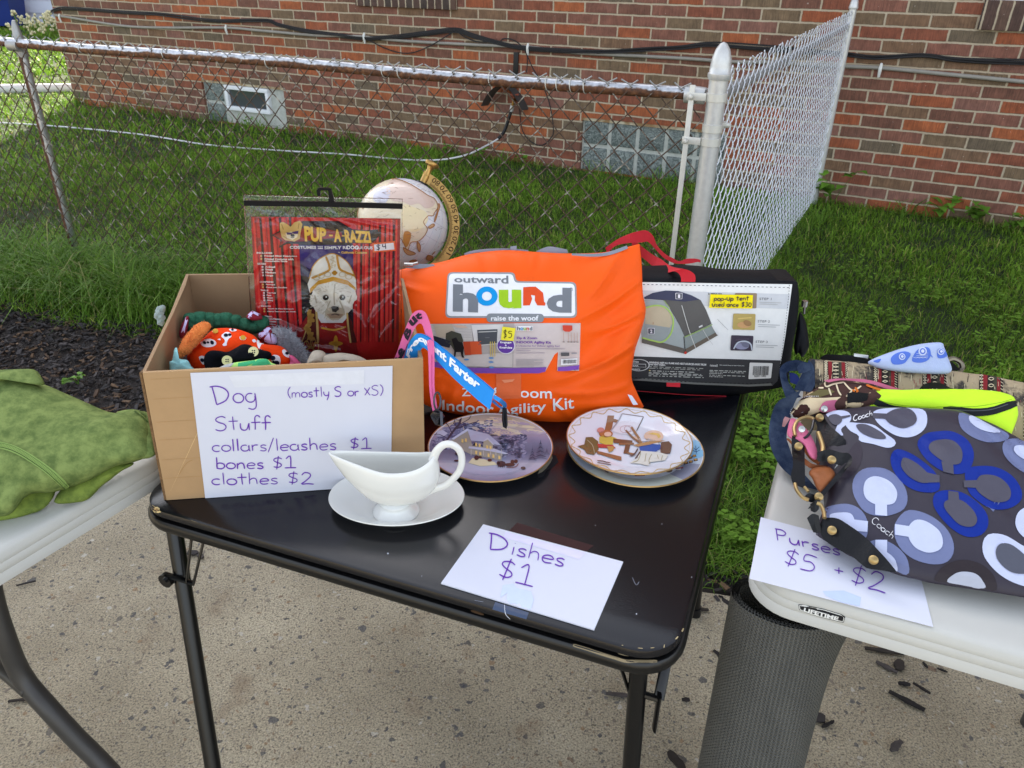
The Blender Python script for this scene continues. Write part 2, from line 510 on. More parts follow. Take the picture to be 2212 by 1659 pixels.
class Decal:
    """flat print that lies on a modelled surface; drawn on the surface where the photograph shows it"""
    def __init__(s, bvh, eps=0.0004, L=14, fallback=None):
        s.b, s.eps, s.L, s.mb, s.fb = bvh, eps, L, MB(), fallback
    def hit(s, p, layer):
        q = ray(*p).normalized()
        loc, nrm, i, d = s.b.ray_cast(EYE, q)
        if loc is None:
            loc, nrm, i, d = s.b.find_nearest(EYE + q * (s.fb or 1.5))
        if nrm.dot(q) > 0: nrm = -nrm
        return loc + nrm * (s.eps * layer)
    def tris(s, V, T, col, layer=1):
        V, T = refine(V, T, s.L)
        P = [s.hit(v, layer) for v in V]
        out = []
        for t in T:
            n_ = (P[t[1]] - P[t[0]]).cross(P[t[2]] - P[t[0]])
            out.append(t if n_.dot(EYE - P[t[0]]) > 0 else (t[0], t[2], t[1]))
        s.mb.add(P, out, col)
        return s
    def poly(s, pts, col, layer=1, holes=()):
        loops = [[Vector((x, y, 0)) for x, y in l] for l in [pts, *holes]]
        T = tessellate_polygon(loops)
        return s.tris([(v.x, v.y) for l in loops for v in l], [tuple(t) for t in T], col, layer)
    def ell(s, c, rx, ry, col, layer=1, rot=0, n=28, hole=None):
        f = lambda k: [(c[0] + rx * k * math.cos(a) * math.cos(rot) - ry * k * math.sin(a) * math.sin(rot), c[1] + rx * k * math.cos(a) * math.sin(rot) + ry * k * math.sin(a) * math.cos(rot)) for a in [2 * math.pi * i / n for i in range(n)]]
        return s.poly(f(1), col, layer, [f(hole)] if hole else ())
    def line(s, pts, w, col, layer=1, smooth=True, n=None):
        m = n or max(2, min(60, int(sum(math.dist(pts[i], pts[i + 1]) for i in range(len(pts) - 1)) / max(3, w)) + 2))
        if len(pts) == 2: smooth = False
        P = resample(pts, max(m, len(pts)), smooth=smooth)
        V, T = [], []
        for i, p in enumerate(P):
            a, b = P[max(0, i - 1)], P[min(len(P) - 1, i + 1)]
            dx, dy = b[0] - a[0], b[1] - a[1]
            l = math.hypot(dx, dy) or 1
            e = 0.7 if i in (0, len(P) - 1) else 1
            V += [(p[0] - dy / l * w / 2 * e, p[1] + dx / l * w / 2 * e), (p[0] + dy / l * w / 2 * e, p[1] - dx / l * w / 2 * e)]
        for i in range(len(P) - 1):
            k = 2 * i
            T += [(k, k + 1, k + 2), (k + 1, k + 3, k + 2)]
        return s.tris(V, T, col, layer)
    def text(s, text, quad, col, layer=2, bold=0.0, sep=1.0):
        """text stretched so that its ink fills the quad TL TR BR BL"""
        V, T = glyph_mesh(text, bold, sep)
        xs = [v[0] for v in V]; ys = [v[1] for v in V]
        x0, x1, y0, y1 = min(xs), max(xs), min(ys), max(ys)
        TL, TR, BR, BL = quad
        Q = []
        for x, y in V:
            u, v = (x - x0) / (x1 - x0), (y1 - y) / (y1 - y0)
            Q.append(tuple((1 - u) * (1 - v) * TL[k] + u * (1 - v) * TR[k] + u * v * BR[k] + (1 - u) * v * BL[k] for k in (0, 1)))
        return s.tris(Q, T, col, layer)
    def path_text(s, text, top, bot, col, layer=2, bold=0.0):
        """text that runs between two curved lines"""
        V, T = glyph_mesh(text, bold)
        xs = [v[0] for v in V]; ys = [v[1] for v in V]
        x0, x1, y0, y1 = min(xs), max(xs), min(ys), max(ys)
        A, B_ = resample(top, 60), resample(bot, 60)
        Q = []
        for x, y in V:
            u, v = (x - x0) / (x1 - x0) * 59, (y1 - y) / (y1 - y0)
            i = min(58, int(u)); f = u - i
            t = [A[i][k] * (1 - f) + A[i + 1][k] * f for k in (0, 1)]
            b = [B_[i][k] * (1 - f) + B_[i + 1][k] * f for k in (0, 1)]
            Q.append((t[0] * (1 - v) + b[0] * v, t[1] * (1 - v) + b[1] * v))
        return s.tris(Q, T, col, layer)
    def hand(s, text, p0, p1, up, w, col, layer=2):
        """pen writing on a baseline p0->p1; up = picture vector of a capital's height"""
        tot = sum(HW[c][0] for c in text)
        x = 0
        for c in text:
            wd, ls = HW[c]
            jy = random.uniform(-.03, .03); w_ = w * random.uniform(.82, 1.22)
            for l in ls:
                P = []
                for (a, b) in l:
                    t = (x + a) / tot
                    P.append((p0[0] + (p1[0] - p0[0]) * t + up[0] * (b + jy), p0[1] + (p1[1] - p0[1]) * t + up[1] * (b + jy)))
                s.line(P, w_, col, layer)
            x += wd
        return s
    def build(s, name, parent, rough=0.6, mat=None):
        m = mat or M('printed_ink_%d' % int(rough * 100), None, rough=rough, var=0.04, vscale=60, attr=True, spec=.12)
        return s.mb.build(name, m, parent, smooth=False)
# ================================================================== THE SETTING
V3 = lambda x, y, z=0: Vector((x, y, z))
W1 = Vector((-5.107, 9.329, 0))                       # near left foot of the brick house
hx = Vector((math.cos(R(-27.158)), math.sin(R(-27.158)), 0))
hn = Vector((hx.y, -hx.x, 0))                          # outward
UP = Vector((0, 0, 1))
def hw(x, z, out=0.0): return W1 + hx * x + UP * z + hn * out
def on_wall(p, out=0.0): return onpl(p, W1 + hn * out, hn)

def brick_material(name, bw, bh, mort, sx, sz, stack=False, stops=None, mcol=None):
    m = bpy.data.materials.new(name)
    nt, b, nd, lk = nodes_of(m)
    geo = N(nt, 'NewGeometry')
    sub = N(nt, 'VectorMath', operation='SUBTRACT'); lk.new(geo.outputs['Position'], sub.inputs[0]); sub.inputs[1].default_value = W1
    d1 = N(nt, 'VectorMath', operation='DOT_PRODUCT'); lk.new(sub.outputs[0], d1.inputs[0]); d1.inputs[1].default_value = hx
    d2 = N(nt, 'VectorMath', operation='DOT_PRODUCT'); lk.new(sub.outputs[0], d2.inputs[0]); d2.inputs[1].default_value = hn
    sep = N(nt, 'SeparateXYZ'); lk.new(sub.outputs[0], sep.inputs[0])
    wob = N(nt, 'TexNoise'); wob.inputs['Scale'].default_value = 9; wob.inputs['Detail'].default_value = 4; lk.new(sub.outputs[0], wob.inputs['Vector'])
    wv = math_n(nt, 'MULTIPLY', math_n(nt, 'SUBTRACT', wob.outputs[0], 0.5), 0.010)
    X = math_n(nt, 'ADD', math_n(nt, 'SUBTRACT', d1.outputs['Value'], d2.outputs['Value']), wv)
    Zc = math_n(nt, 'ADD', math_n(nt, 'SUBTRACT', sep.outputs[2], sz), wv)
    zr = math_n(nt, 'DIVIDE', Zc, bh); row = math_n(nt, 'FLOOR', zr)
    sh = 0.0 if stack else math_n(nt, 'MULTIPLY', math_n(nt, 'FLOORED_MODULO', row, 2), 0.5)
    wr = N(nt, 'TexWhiteNoise', noise_dimensions='1D'); lk.new(row, wr.inputs['W'])
    jit = math_n(nt, 'MULTIPLY', wr.outputs[0], 0.12)
    xr = math_n(nt, 'ADD', math_n(nt, 'ADD', math_n(nt, 'DIVIDE', X, bw), sx), math_n(nt, 'ADD', sh, jit))
    colm = math_n(nt, 'FLOOR', xr)
    fx = math_n(nt, 'MULTIPLY', math_n(nt, 'FRACT', xr), bw); fz = math_n(nt, 'MULTIPLY', math_n(nt, 'FRACT', zr), bh)
    ed = math_n(nt, 'MINIMUM', math_n(nt, 'MINIMUM', fx, math_n(nt, 'SUBTRACT', bw, fx)), math_n(nt, 'MINIMUM', fz, math_n(nt, 'SUBTRACT', bh, fz)))
    en = N(nt, 'TexNoise'); en.inputs['Scale'].default_value = 60; en.inputs['Detail'].default_value = 3; lk.new(sub.outputs[0], en.inputs['Vector'])
    ed2 = math_n(nt, 'ADD', ed, math_n(nt, 'MULTIPLY', math_n(nt, 'SUBTRACT', en.outputs[0], 0.5), 0.006))
    mr = N(nt, 'MapRange'); mr.inputs[1].default_value = mort * 0.38; mr.inputs[2].default_value = mort * 0.62; lk.new(ed2, mr.inputs[0])
    cv = N(nt, 'CombineXYZ'); lk.new(colm, cv.inputs[0]); lk.new(row, cv.inputs[1])
    wn_ = N(nt, 'TexWhiteNoise', noise_dimensions='2D'); lk.new(cv.outputs[0], wn_.inputs['Vector'])
    bc = ramp(nt, wn_.outputs[0], stops, True)
    n2 = N(nt, 'TexNoise'); n2.inputs['Scale'].default_value = 14; n2.inputs['Detail'].default_value = 8; n2.inputs['Roughness'].default_value = 0.7; lk.new(sub.outputs[0], n2.inputs['Vector'])
    mr2 = N(nt, 'MapRange'); mr2.inputs[1].default_value = .3; mr2.inputs[2].default_value = .7; mr2.inputs[3].default_value = .68; mr2.inputs[4].default_value = 1.3; lk.new(n2.outputs[0], mr2.inputs[0])
    bc = mixc(nt, 1.0, bc, mr2.outputs[0], 'MULTIPLY')
    # combed vertical grooves
    gx = N(nt, 'CombineXYZ'); lk.new(math_n(nt, 'MULTIPLY', X, 110), gx.inputs[0]); lk.new(math_n(nt, 'MULTIPLY', Zc, 7), gx.inputs[1]); lk.new(math_n(nt, 'MULTIPLY', row, 3.7), gx.inputs[2])
    gn = N(nt, 'TexNoise'); gn.inputs['Scale'].default_value = 1.6; gn.inputs['Detail'].default_value = 2; lk.new(gx.outputs[0], gn.inputs['Vector'])
    mr3 = N(nt, 'MapRange'); mr3.inputs[1].default_value = .35; mr3.inputs[2].default_value = .65; mr3.inputs[3].default_value = .74; mr3.inputs[4].default_value = 1.12; lk.new(gn.outputs[0], mr3.inputs[0])
    bc = mixc(nt, 1.0, bc, mr3.outputs[0], 'MULTIPLY')
    # pale mineral bloom and dark stains
    n4 = N(nt, 'TexNoise'); n4.inputs['Scale'].default_value = 3.1; n4.inputs['Detail'].default_value = 7; lk.new(sub.outputs[0], n4.inputs['Vector'])
    mr4 = N(nt, 'MapRange'); mr4.inputs[1].default_value = .56; mr4.inputs[2].default_value = .8; mr4.inputs[4].default_value = .16; lk.new(n4.outputs[0], mr4.inputs[0])
    bc = mixc(nt, mr4.outputs[0], bc, C(150, 125, 112))
    n5 = N(nt, 'TexNoise'); n5.inputs['Scale'].default_value = 70; n5.inputs['Detail'].default_value = 2; lk.new(sub.outputs[0], n5.inputs['Vector'])
    mr5 = N(nt, 'MapRange'); mr5.inputs[1].default_value = .74; mr5.inputs[2].default_value = .78; lk.new(n5.outputs[0], mr5.inputs[0])
    bc = mixc(nt, math_n(nt, 'MULTIPLY', mr5.outputs[0], .5), bc, C(215, 205, 195))
    mc = mixc(nt, n2.outputs[0], mcol or C(160, 142, 118), C(204, 188, 162))
    lk.new(mixc(nt, mr.outputs[0], mc, bc), b.inputs['Base Color'])
    b.inputs['Roughness'].default_value = 0.85
    hgt = math_n(nt, 'ADD', mr.outputs[0], math_n(nt, 'ADD', math_n(nt, 'MULTIPLY', gn.outputs[0], .35), math_n(nt, 'MULTIPLY', n2.outputs[0], .3)))
    bp = N(nt, 'Bump'); bp.inputs['Strength'].default_value = .8; bp.inputs['Distance'].default_value = .006
    lk.new(hgt, bp.inputs['Height']); lk.new(bp.outputs[0], b.inputs['Normal'])
    return m
bstops = [(0, C(132, 86, 70)), (.2, C(118, 78, 62)), (.34, C(136, 78, 56)), (.48, C(124, 94, 70)), (.58, C(166, 92, 54)), (.68, C(120, 98, 74)), (.80, C(108, 93, 74)), (.86, C(136, 94, 80)), (.93, C(154, 84, 52))]
m_brick = brick_material('combed_brick', .262, .0785, .0125, -.11, .0625, stops=bstops)
m_sill = brick_material('soldier_brick', .072, .5, .011, .2, .9, True, [(0, C(84, 62, 54)), (.4, C(70, 58, 52)), (.7, C(98, 74, 62))])
m_white = M('white_vinyl', C(232, 234, 236), .45, var=.03)
m_black = M('black_paint', C(22, 22, 24), .38, var=.1, bump=.05)
m_roof = M('roof_shingle', C(80, 74, 70), .9, var=.3, vscale=6)
m_dark_glass = M('dark_glass', C(70, 74, 78), .12, var=.1, spec=.8)

def glass_block_material():
    m = bpy.data.materials.new('glass_block')
    nt, b, nd, lk = nodes_of(m)
    tc = N(nt, 'TexCoord')
    n1 = N(nt, 'TexNoise'); n1.inputs['Scale'].default_value = 24; n1.inputs['Detail'].default_value = 3; n1.inputs['Distortion'].default_value = 2.5
    lk.new(tc.outputs['Object'], n1.inputs['Vector'])
    lk.new(ramp(nt, n1.outputs[0], [(.32, C(78, 86, 84)), (.5, C(108, 117, 114)), (.64, C(142, 150, 146))]), b.inputs['Base Color'])
    b.inputs['Roughness'].default_value = .16
    bp = N(nt, 'Bump'); bp.inputs['Strength'].default_value = .7; bp.inputs['Distance'].default_value = .01
    lk.new(n1.outputs[0], bp.inputs['Height']); lk.new(bp.outputs[0], b.inputs['Normal'])
    return m
m_gblock = glass_block_material()
m_mortar = M('window_mortar', C(186, 188, 180), .85, var=.15)
m_rustlintel = M('rusty_lintel', C(150, 120, 84), .8, c2=C(196, 186, 160), vscale=12)

house = thing('brick_house', W1, 'two tone red brown brick house wall with combed bricks behind the chain link fences', 'house')
HL, HD, HT = 15.0, 8.0, 6.2
opens = [(2.10, 3.20, 0.0, .40), (6.33, 7.50, 0.0, .41), (4.18, 5.17, 1.30, 2.5), (8.94, 10.2, 1.33, 2.6)]
w = MB()
xs = sorted({0, HL, *[a for o in opens for a in o[:2]]}); zs = sorted({-.1, HT, *[a for o in opens for a in o[2:]]})
for i in range(len(xs) - 1):
    for j in range(len(zs) - 1):
        cx, cz = (xs[i] + xs[i + 1]) / 2, (zs[j] + zs[j + 1]) / 2
        if any(a < cx < b and c_ < cz < d for a, b, c_, d in opens): continue
        w.add([hw(xs[i], zs[j]), hw(xs[i + 1], zs[j]), hw(xs[i + 1], zs[j + 1]), hw(xs[i], zs[j + 1])], [(0, 1, 2, 3)])
for a, b, c_, d in opens:
    r_ = -.09
    w.add([hw(a, c_), hw(a, d), hw(a, d, r_), hw(a, c_, r_)], [(0, 1, 2, 3)])
    w.add([hw(b, c_), hw(b, d), hw(b, d, r_), hw(b, c_, r_)], [(3, 2, 1, 0)])
    w.add([hw(a, d), hw(b, d), hw(b, d, r_), hw(a, d, r_)], [(0, 1, 2, 3)])
    w.add([hw(a, c_), hw(b, c_), hw(b, c_, r_), hw(a, c_, r_)], [(3, 2, 1, 0)])
w.add([hw(0, -.1), hw(0, HT), hw(0, HT, -HD), hw(0, -.1, -HD)], [(0, 1, 2, 3)])
w.add([hw(HL, -.1), hw(HL, HT), hw(HL, HT, -HD), hw(HL, -.1, -HD)], [(3, 2, 1, 0)])
w.add([hw(0, -.1, -HD), hw(HL, -.1, -HD), hw(HL, HT, -HD), hw(0, HT, -HD)], [(3, 2, 1, 0)])
w.build('wall', m_brick, house, smooth=False)
r_ = MB()
e0, e1_, f0, f1 = hw(-.3, HT, .35), hw(HL + .3, HT, .35), hw(-.3, HT, -HD - .35), hw(HL + .3, HT, -HD - .35)
rg0, rg1 = hw(3.5, HT + 1.1, -HD / 2), hw(HL - 3.5, HT + 1.1, -HD / 2)
r_.add([e0, e1_, f1, f0, rg0, rg1], [(0, 1, 5, 4), (1, 2, 5), (2, 3, 4, 5), (3, 0, 4), (0, 3, 2, 1)])
r_.build('roof', m_roof, house, smooth=False)

def block_window(a, b, c_, d, nx, nzr, vent=None):
    fr = MB(); bl = MB()
    fr.box(hw(a, c_, -.075), hx * (b - a), UP * (d - c_), hn * .045)
    bwid, bhei = (b - a) / nx, (d - c_) / nzr
    for i in range(nx):
        for j in range(nzr):
            x0, z0 = a + i * bwid, c_ + j * bhei
            if vent and x0 + bwid > vent[0] + .03 and x0 < vent[1] - .03 and z0 + bhei > vent[2] + .02: continue
            bl.box(hw(x0 + .016, z0 + .014, -.04), hx * (bwid - .032), UP * (bhei - .028), hn * .02, bev=.009)
    f = fr.build('window', m_mortar, house, smooth=False)
    bl.build('glass_block', m_gblock, f)
    li = MB().box(hw(a, d - .022, -.03), hx * (b - a), UP * .022, hn * .025); li.build('lintel_edge', m_rustlintel, f, smooth=False)
    if vent:
        x0, x1, z0, z1_ = vent; t = .038
        v = MB()
        for (q0, q1, s0, s1_) in ((x0, x1, z0, z0 + t), (x0, x1, z1_ - t, z1_), (x0, x0 + t, z0 + t, z1_ - t), (x1 - t, x1, z0 + t, z1_ - t)):
            v.box(hw(q0, s0, -.038), hx * (q1 - q0), UP * (s1_ - s0), hn * .05, bev=.004)
        v.build('vent_frame', m_white, f)
        MB().box(hw(x0 + t, z0 + t, -.03), hx * (x1 - x0 - 2 * t), UP * (z1_ - z0 - 2 * t), hn * .008).build('vent_pane', m_dark_glass, f, smooth=False)
    return f
block_window(2.10, 3.20, -.02, .40, 4, 2, (2.42, 3.0, .135, .372))
block_window(6.33, 7.50, -.02, .41, 5, 2)
for a, b, z0, z1_ in ((4.18, 5.17, 1.145, 1.30), (8.94, 10.2, 1.165, 1.33)):
    MB().box(hw(a - .01, z0, -.06), hx * (b - a + .02), UP * (z1_ - z0), hn * .095, bev=.006).build('window_sill', m_sill, house)
for a, b, c_, d in opens[2:]:
    v = MB(); t = .06
    for (q0, q1, s0, s1_) in ((a, b, c_, c_ + t), (a, b, d - t, d), (a, a + t, c_ + t, d - t), (b - t, b, c_ + t, d - t), (a + t, b - t, (c_ + d) / 2 - .02, (c_ + d) / 2 + .02)):
        v.box(hw(q0, s0, -.085), hx * (q1 - q0), UP * (s1_ - s0), hn * .05)
    f = v.build('window', m_white, house, smooth=False)
    MB().box(hw(a + t, c_ + t, -.08), hx * (b - a - 2 * t), UP * (d - c_ - 2 * t), hn * .01).build('pane', m_dark_glass, f, smooth=False)

# ---------------------------------------------------------------- ground
def world_mat(name, build):
    m = bpy.data.materials.new(name)
    nt, b, nd, lk = nodes_of(m)
    geo = N(nt, 'NewGeometry')
    build(nt, b, lk, geo.outputs['Position'])
    return m
def concrete(nt, b, lk, pos):
    n0 = N(nt, 'TexNoise'); n0.inputs['Scale'].default_value = 2.6; n0.inputs['Detail'].default_value = 6; lk.new(pos, n0.inputs['Vector'])
    base = ramp(nt, n0.outputs[0], [(.3, C(144, 134, 113)), (.55, C(174, 163, 140)), (.75, C(194, 184, 160))])
    n1 = N(nt, 'TexNoise'); n1.inputs['Scale'].default_value = 230; n1.inputs['Detail'].default_value = 5; n1.inputs['Roughness'].default_value = .7; lk.new(pos, n1.inputs['Vector'])
    g = ramp(nt, n1.outputs[0], [(.36, (.34, .33, .31)), (.48, (.93, .93, .93)), (.64, (1.42, 1.4, 1.35))])
    base = mixc(nt, 1.0, base, g, 'MULTIPLY')
    nd_ = N(nt, 'TexNoise'); nd_.inputs['Scale'].default_value = 60; nd_.inputs['Detail'].default_value = 3; lk.new(pos, nd_.inputs['Vector'])
    dv = N(nt, 'VectorMath', operation='MULTIPLY_ADD'); lk.new(nd_.outputs['Color'], dv.inputs[0]); dv.inputs[1].default_value = (.022, .022, .022); lk.new(pos, dv.inputs[2])
    hgt = n1.outputs[0]
    for sc, keep, rad, stops in ((170, .4, .42, [(0, C(120, 112, 100)), (.3, C(150, 140, 124)), (.5, C(92, 90, 88)), (.7, C(186, 178, 164)), (.9, C(130, 108, 88))]),
                                 (80, .13, .42, [(0, C(84, 84, 90)), (.35, C(120, 110, 100)), (.55, C(150, 122, 92)), (.7, C(66, 68, 76)), (.88, C(196, 190, 178))]),
                                 (34, .035, .42, [(0, C(66, 68, 76)), (.3, C(92, 88, 86)), (.55, C(120, 96, 78)), (.7, C(74, 76, 84)), (.9, C(140, 130, 116))])):
        vo = N(nt, 'TexVoronoi'); vo.inputs['Scale'].default_value = sc; vo.inputs['Randomness'].default_value = 1; lk.new(dv.outputs[0], vo.inputs['Vector'])
        sp_ = N(nt, 'SeparateColor'); lk.new(vo.outputs['Color'], sp_.inputs[0])
        k1 = math_n(nt, 'LESS_THAN', sp_.outputs[0], keep)
        rr = math_n(nt, 'MULTIPLY', math_n(nt, 'ADD', math_n(nt, 'MULTIPLY', sp_.outputs[2], .6), .5), rad)
        k2 = N(nt, 'MapRange'); lk.new(vo.outputs['Distance'], k2.inputs[0]); lk.new(rr, k2.inputs[1]); lk.new(math_n(nt, 'ADD', rr, .05), k2.inputs[2]); k2.inputs[3].default_value = 1; k2.inputs[4].default_value = 0
        k = math_n(nt, 'MULTIPLY', k1, k2.outputs[0])
        pc = mixc(nt, .35, ramp(nt, sp_.outputs[1], stops, True), g, 'MULTIPLY')
        base = mixc(nt, math_n(nt, 'MULTIPLY', k, .78), base, pc)
        hgt = math_n(nt, 'ADD', hgt, math_n(nt, 'MULTIPLY', k, .35))
    # pits
    n6 = N(nt, 'TexNoise'); n6.inputs['Scale'].default_value = 95; n6.inputs['Detail'].default_value = 2; lk.new(pos, n6.inputs['Vector'])
    pit = N(nt, 'MapRange'); pit.inputs[1].default_value = .66; pit.inputs[2].default_value = .72; lk.new(n6.outputs[0], pit.inputs[0])
    base = mixc(nt, math_n(nt, 'MULTIPLY', pit.outputs[0], .6), base, C(78, 70, 62))
    n7 = N(nt, 'TexNoise'); n7.inputs['Scale'].default_value = 7; n7.inputs['Detail'].default_value = 5; lk.new(pos, n7.inputs['Vector'])
    st = N(nt, 'MapRange'); st.inputs[1].default_value = .6; st.inputs[2].default_value = .72; st.inputs[4].default_value = .5; lk.new(n7.outputs[0], st.inputs[0])
    base = mixc(nt, st.outputs[0], base, C(126, 104, 80))
    lk.new(base, b.inputs['Base Color']); b.inputs['Roughness'].default_value = .88
    bp = N(nt, 'Bump'); bp.inputs['Strength'].default_value = .8; bp.inputs['Distance'].default_value = .004
    lk.new(math_n(nt, 'SUBTRACT', hgt, pit.outputs[0]), bp.inputs['Height']); lk.new(bp.outputs[0], b.inputs['Normal'])
m_conc = world_mat('exposed_aggregate_concrete', concrete)
def soil(c1, c2, sc):
    def f(nt, b, lk, pos):
        n = N(nt, 'TexNoise'); n.inputs['Scale'].default_value = sc; n.inputs['Detail'].default_value = 8; n.inputs['Roughness'].default_value = .75; lk.new(pos, n.inputs['Vector'])
        lk.new(ramp(nt, n.outputs[0], [(.3, c1), (.7, c2)]), b.inputs['Base Color']); b.inputs['Roughness'].default_value = .95
        bp = N(nt, 'Bump'); bp.inputs['Strength'].default_value = 1; bp.inputs['Distance'].default_value = .02; lk.new(n.outputs[0], bp.inputs['Height']); lk.new(bp.outputs[0], b.inputs['Normal'])
    return f
m_soil = world_mat('lawn_soil', soil(C(26, 38, 14), C(58, 76, 28), 40))
m_bed = world_mat('mulch_soil', soil(C(26, 22, 20), C(66, 56, 50), 60))

g = MB(); g.add([V3(-300, -300, -.012), V3(300, -300, -.012), V3(300, 300, -.012), V3(-300, 300, -.012)], [(0, 1, 2, 3)])
tag(g.build('lawn_ground', m_soil, smooth=False), 'flat green lawn ground reaching out around the house and pavement', kind='structure')
CE = [onz(p, 0) for p in ((-900, 620), (0, 812), (300, 940), (800, 1075), (1200, 1180), (1480, 1268), (1610, 1290), (1900, 1345), (2600, 1470))]   # far edge of the concrete
CE[0].z = CE[-1].z = 0
CE = [Vector((p.x, p.y, 0)) for p in CE]
edge = []
for q in resample([tuple(p) for p in CE], 90, smooth=False):
    edge.append(Vector((q[0] + random.uniform(-.008, .008), q[1] + random.uniform(-.012, .012), 0)))
g = MB()
poly = edge + [V3(40, edge[-1].y - 8), V3(40, -45), V3(-45, -45), V3(-45, edge[0].y + 6)]
g.prism([p - UP * .011 for p in poly], UP * .011)
tag(g.build('concrete_pavement', m_conc, smooth=False), 'speckled exposed aggregate concrete pavement under the sale tables', kind='structure')
LE = [onz(p, 0) for p in ((-900, 490), (-200, 600), (0, 664), (130, 700), (330, 728), (700, 850), (1100, 1010), (1480, 1216), (1620, 1252), (1900, 1318), (2600, 1445))]  # lawn edge
LE = [Vector((p.x, p.y, 0)) for p in LE]
bed = [p - UP * .006 for p in LE] + [p - UP * .006 for p in reversed(CE)]
g = MB(); T = tessellate_polygon([bed]); g.add(bed, [tuple(t) for t in T])
for k, f in enumerate(g.f):
    a, b, c_ = (g.v[i] for i in f)
    if (b - a).cross(c_ - a).z < 0: g.f[k] = f[::-1]
tag(g.build('mulch_bed', m_bed, smooth=False), 'dark soil strip of the mulch bed along the lawn', kind='structure')

def side_of(line, x, y):
    """>0 beyond the line, as seen from the viewer"""
    best = np.full(len(x), 1e9); s = np.zeros(len(x))
    for a, b in zip(line[:-1], line[1:]):
        dx, dy = b.x - a.x, b.y - a.y
        t = np.clip(((x - a.x) * dx + (y - a.y) * dy) / (dx * dx + dy * dy), 0, 1)
        d = np.hypot(x - a.x - t * dx, y - a.y - t * dy)
        cr_ = dx * (y - a.y) - dy * (x - a.x)
        s = np.where(d < best, np.sign(cr_) * d, s); best = np.minimum(best, d)
    return s

# ---------------------------------------------------------------- grass
def leaf_material(name, trans=.3, rough=.5):
    m = bpy.data.materials.new(name)
    nt, b, nd, lk = nodes_of(m)
    a = N(nt, 'Attribute'); a.attribute_name = 'Col'
    lk.new(a.outputs['Color'], b.inputs['Base Color'])
    b.inputs['Roughness'].default_value = rough; set_in(b, 'Specular IOR Level', .1)
    tr = N(nt, 'BsdfTranslucent'); lk.new(a.outputs['Color'], tr.inputs[0])
    mx = N(nt, 'MixShader'); mx.inputs[0].default_value = trans
    out = nt.nodes['Material Output']
    lk.new(b.outputs[0], mx.inputs[1]); lk.new(tr.outputs[0], mx.inputs[2]); lk.new(mx.outputs[0], out.inputs[0])
    return m
m_grass = leaf_material('grass_blade')
def blades(name, x, y, h, wd, lean, cols, label, cat='grass', z0=-.012, droop=1.0):
    n = len(x)
    az = rng.uniform(0, 2 * np.pi, n); wa = az + np.pi / 2 + rng.normal(0, .5, n)
    lx, ly = np.cos(az) * lean * h, np.sin(az) * lean * h
    wx, wy = np.cos(wa) * wd / 2, np.sin(wa) * wd / 2
    V = np.zeros((n, 7, 3), np.float32)
    for k, (t, ww) in enumerate(((0, .8), (.4, 1), (.75, .7))):
        cx, cy = x + lx * t ** 2, y + ly * t ** 2
        zz = z0 + h * (t - droop * .5 * lean * t ** 3)
        V[:, 2 * k] = np.stack([cx - wx * ww, cy - wy * ww, zz], 1); V[:, 2 * k + 1] = np.stack([cx + wx * ww, cy + wy * ww, zz], 1)
    V[:, 6] = np.stack([x + lx, y + ly, z0 + h * (1 - droop * .6 * lean)], 1)
    ctr = np.array([x.mean(), y.mean(), 0], np.float32)
    V -= ctr
    base = (np.arange(n) * 7)[:, None]
    quads = (base + np.array([0, 1, 3, 2, 2, 3, 5, 4])).reshape(-1)
    tri = (base + np.array([4, 5, 6])).reshape(-1)
    loops = np.concatenate([quads, tri]).astype(np.int32)
    nq, ntri = 2 * n, n
    me = bpy.data.meshes.new(name)
    me.vertices.add(7 * n); me.vertices.foreach_set('co', V.reshape(-1))
    me.loops.add(len(loops)); me.loops.foreach_set('vertex_index', loops)
    me.polygons.add(nq + ntri)
    st = np.concatenate([np.arange(nq) * 4, nq * 4 + np.arange(ntri) * 3]).astype(np.int32)
    me.polygons.foreach_set('loop_start', st)
    me.update(calc_edges=True)
    ca = me.color_attributes.new('Col', 'FLOAT_COLOR', 'POINT')
    cc = np.repeat(np.concatenate([cols, np.ones((n, 1))], 1)[:, None, :], 7, 1)
    ca.data.foreach_set('color', cc.astype(np.float32).reshape(-1))
    me.materials.append(m_grass)
    me.polygons.foreach_set('use_smooth', [True] * (nq + ntri))
    o = bpy.data.objects.new(name, me); COL.objects.link(o); o.location = ctr
    if label: tag(o, label, cat, kind='stuff')
    return o
def gcols(n, a, b, c=None, pc=.0):
    t = rng.beta(2, 2, n)[:, None]
    A, B_ = np.array(a[:3]), np.array(b[:3])
    o = A * (1 - t) + B_ * t
    if c is not None:
        k = rng.random(n) < pc
        o[k] = np.array(c[:3]) * rng.uniform(.7, 1.2, (k.sum(), 1))
    return o * rng.uniform(.8, 1.2, (n, 1))
def scatter(n, x0, x1, y0, y1):
    return rng.uniform(x0, x1, n), rng.uniform(y0, y1, n)
def seen(x, y, z=0.0, mx=380):
    px, py, zc = proj(np.stack([x, y, np.full(len(x), z)], 1))
    return (zc > .2) & (px > -mx) & (px < 2212 + mx) & (py > -mx - 60) & (py < 1659 + mx)
def front_of_house(x, y, gap=0.0):
    rx, ry = x - W1.x, y - W1.y
    u = rx * hx.x + ry * hx.y; v = rx * hn.x + ry * hn.y
    return (v > gap) | (u < -.02)
XS, YS, HS, WS, CS, LS = [], [], [], [], [], []
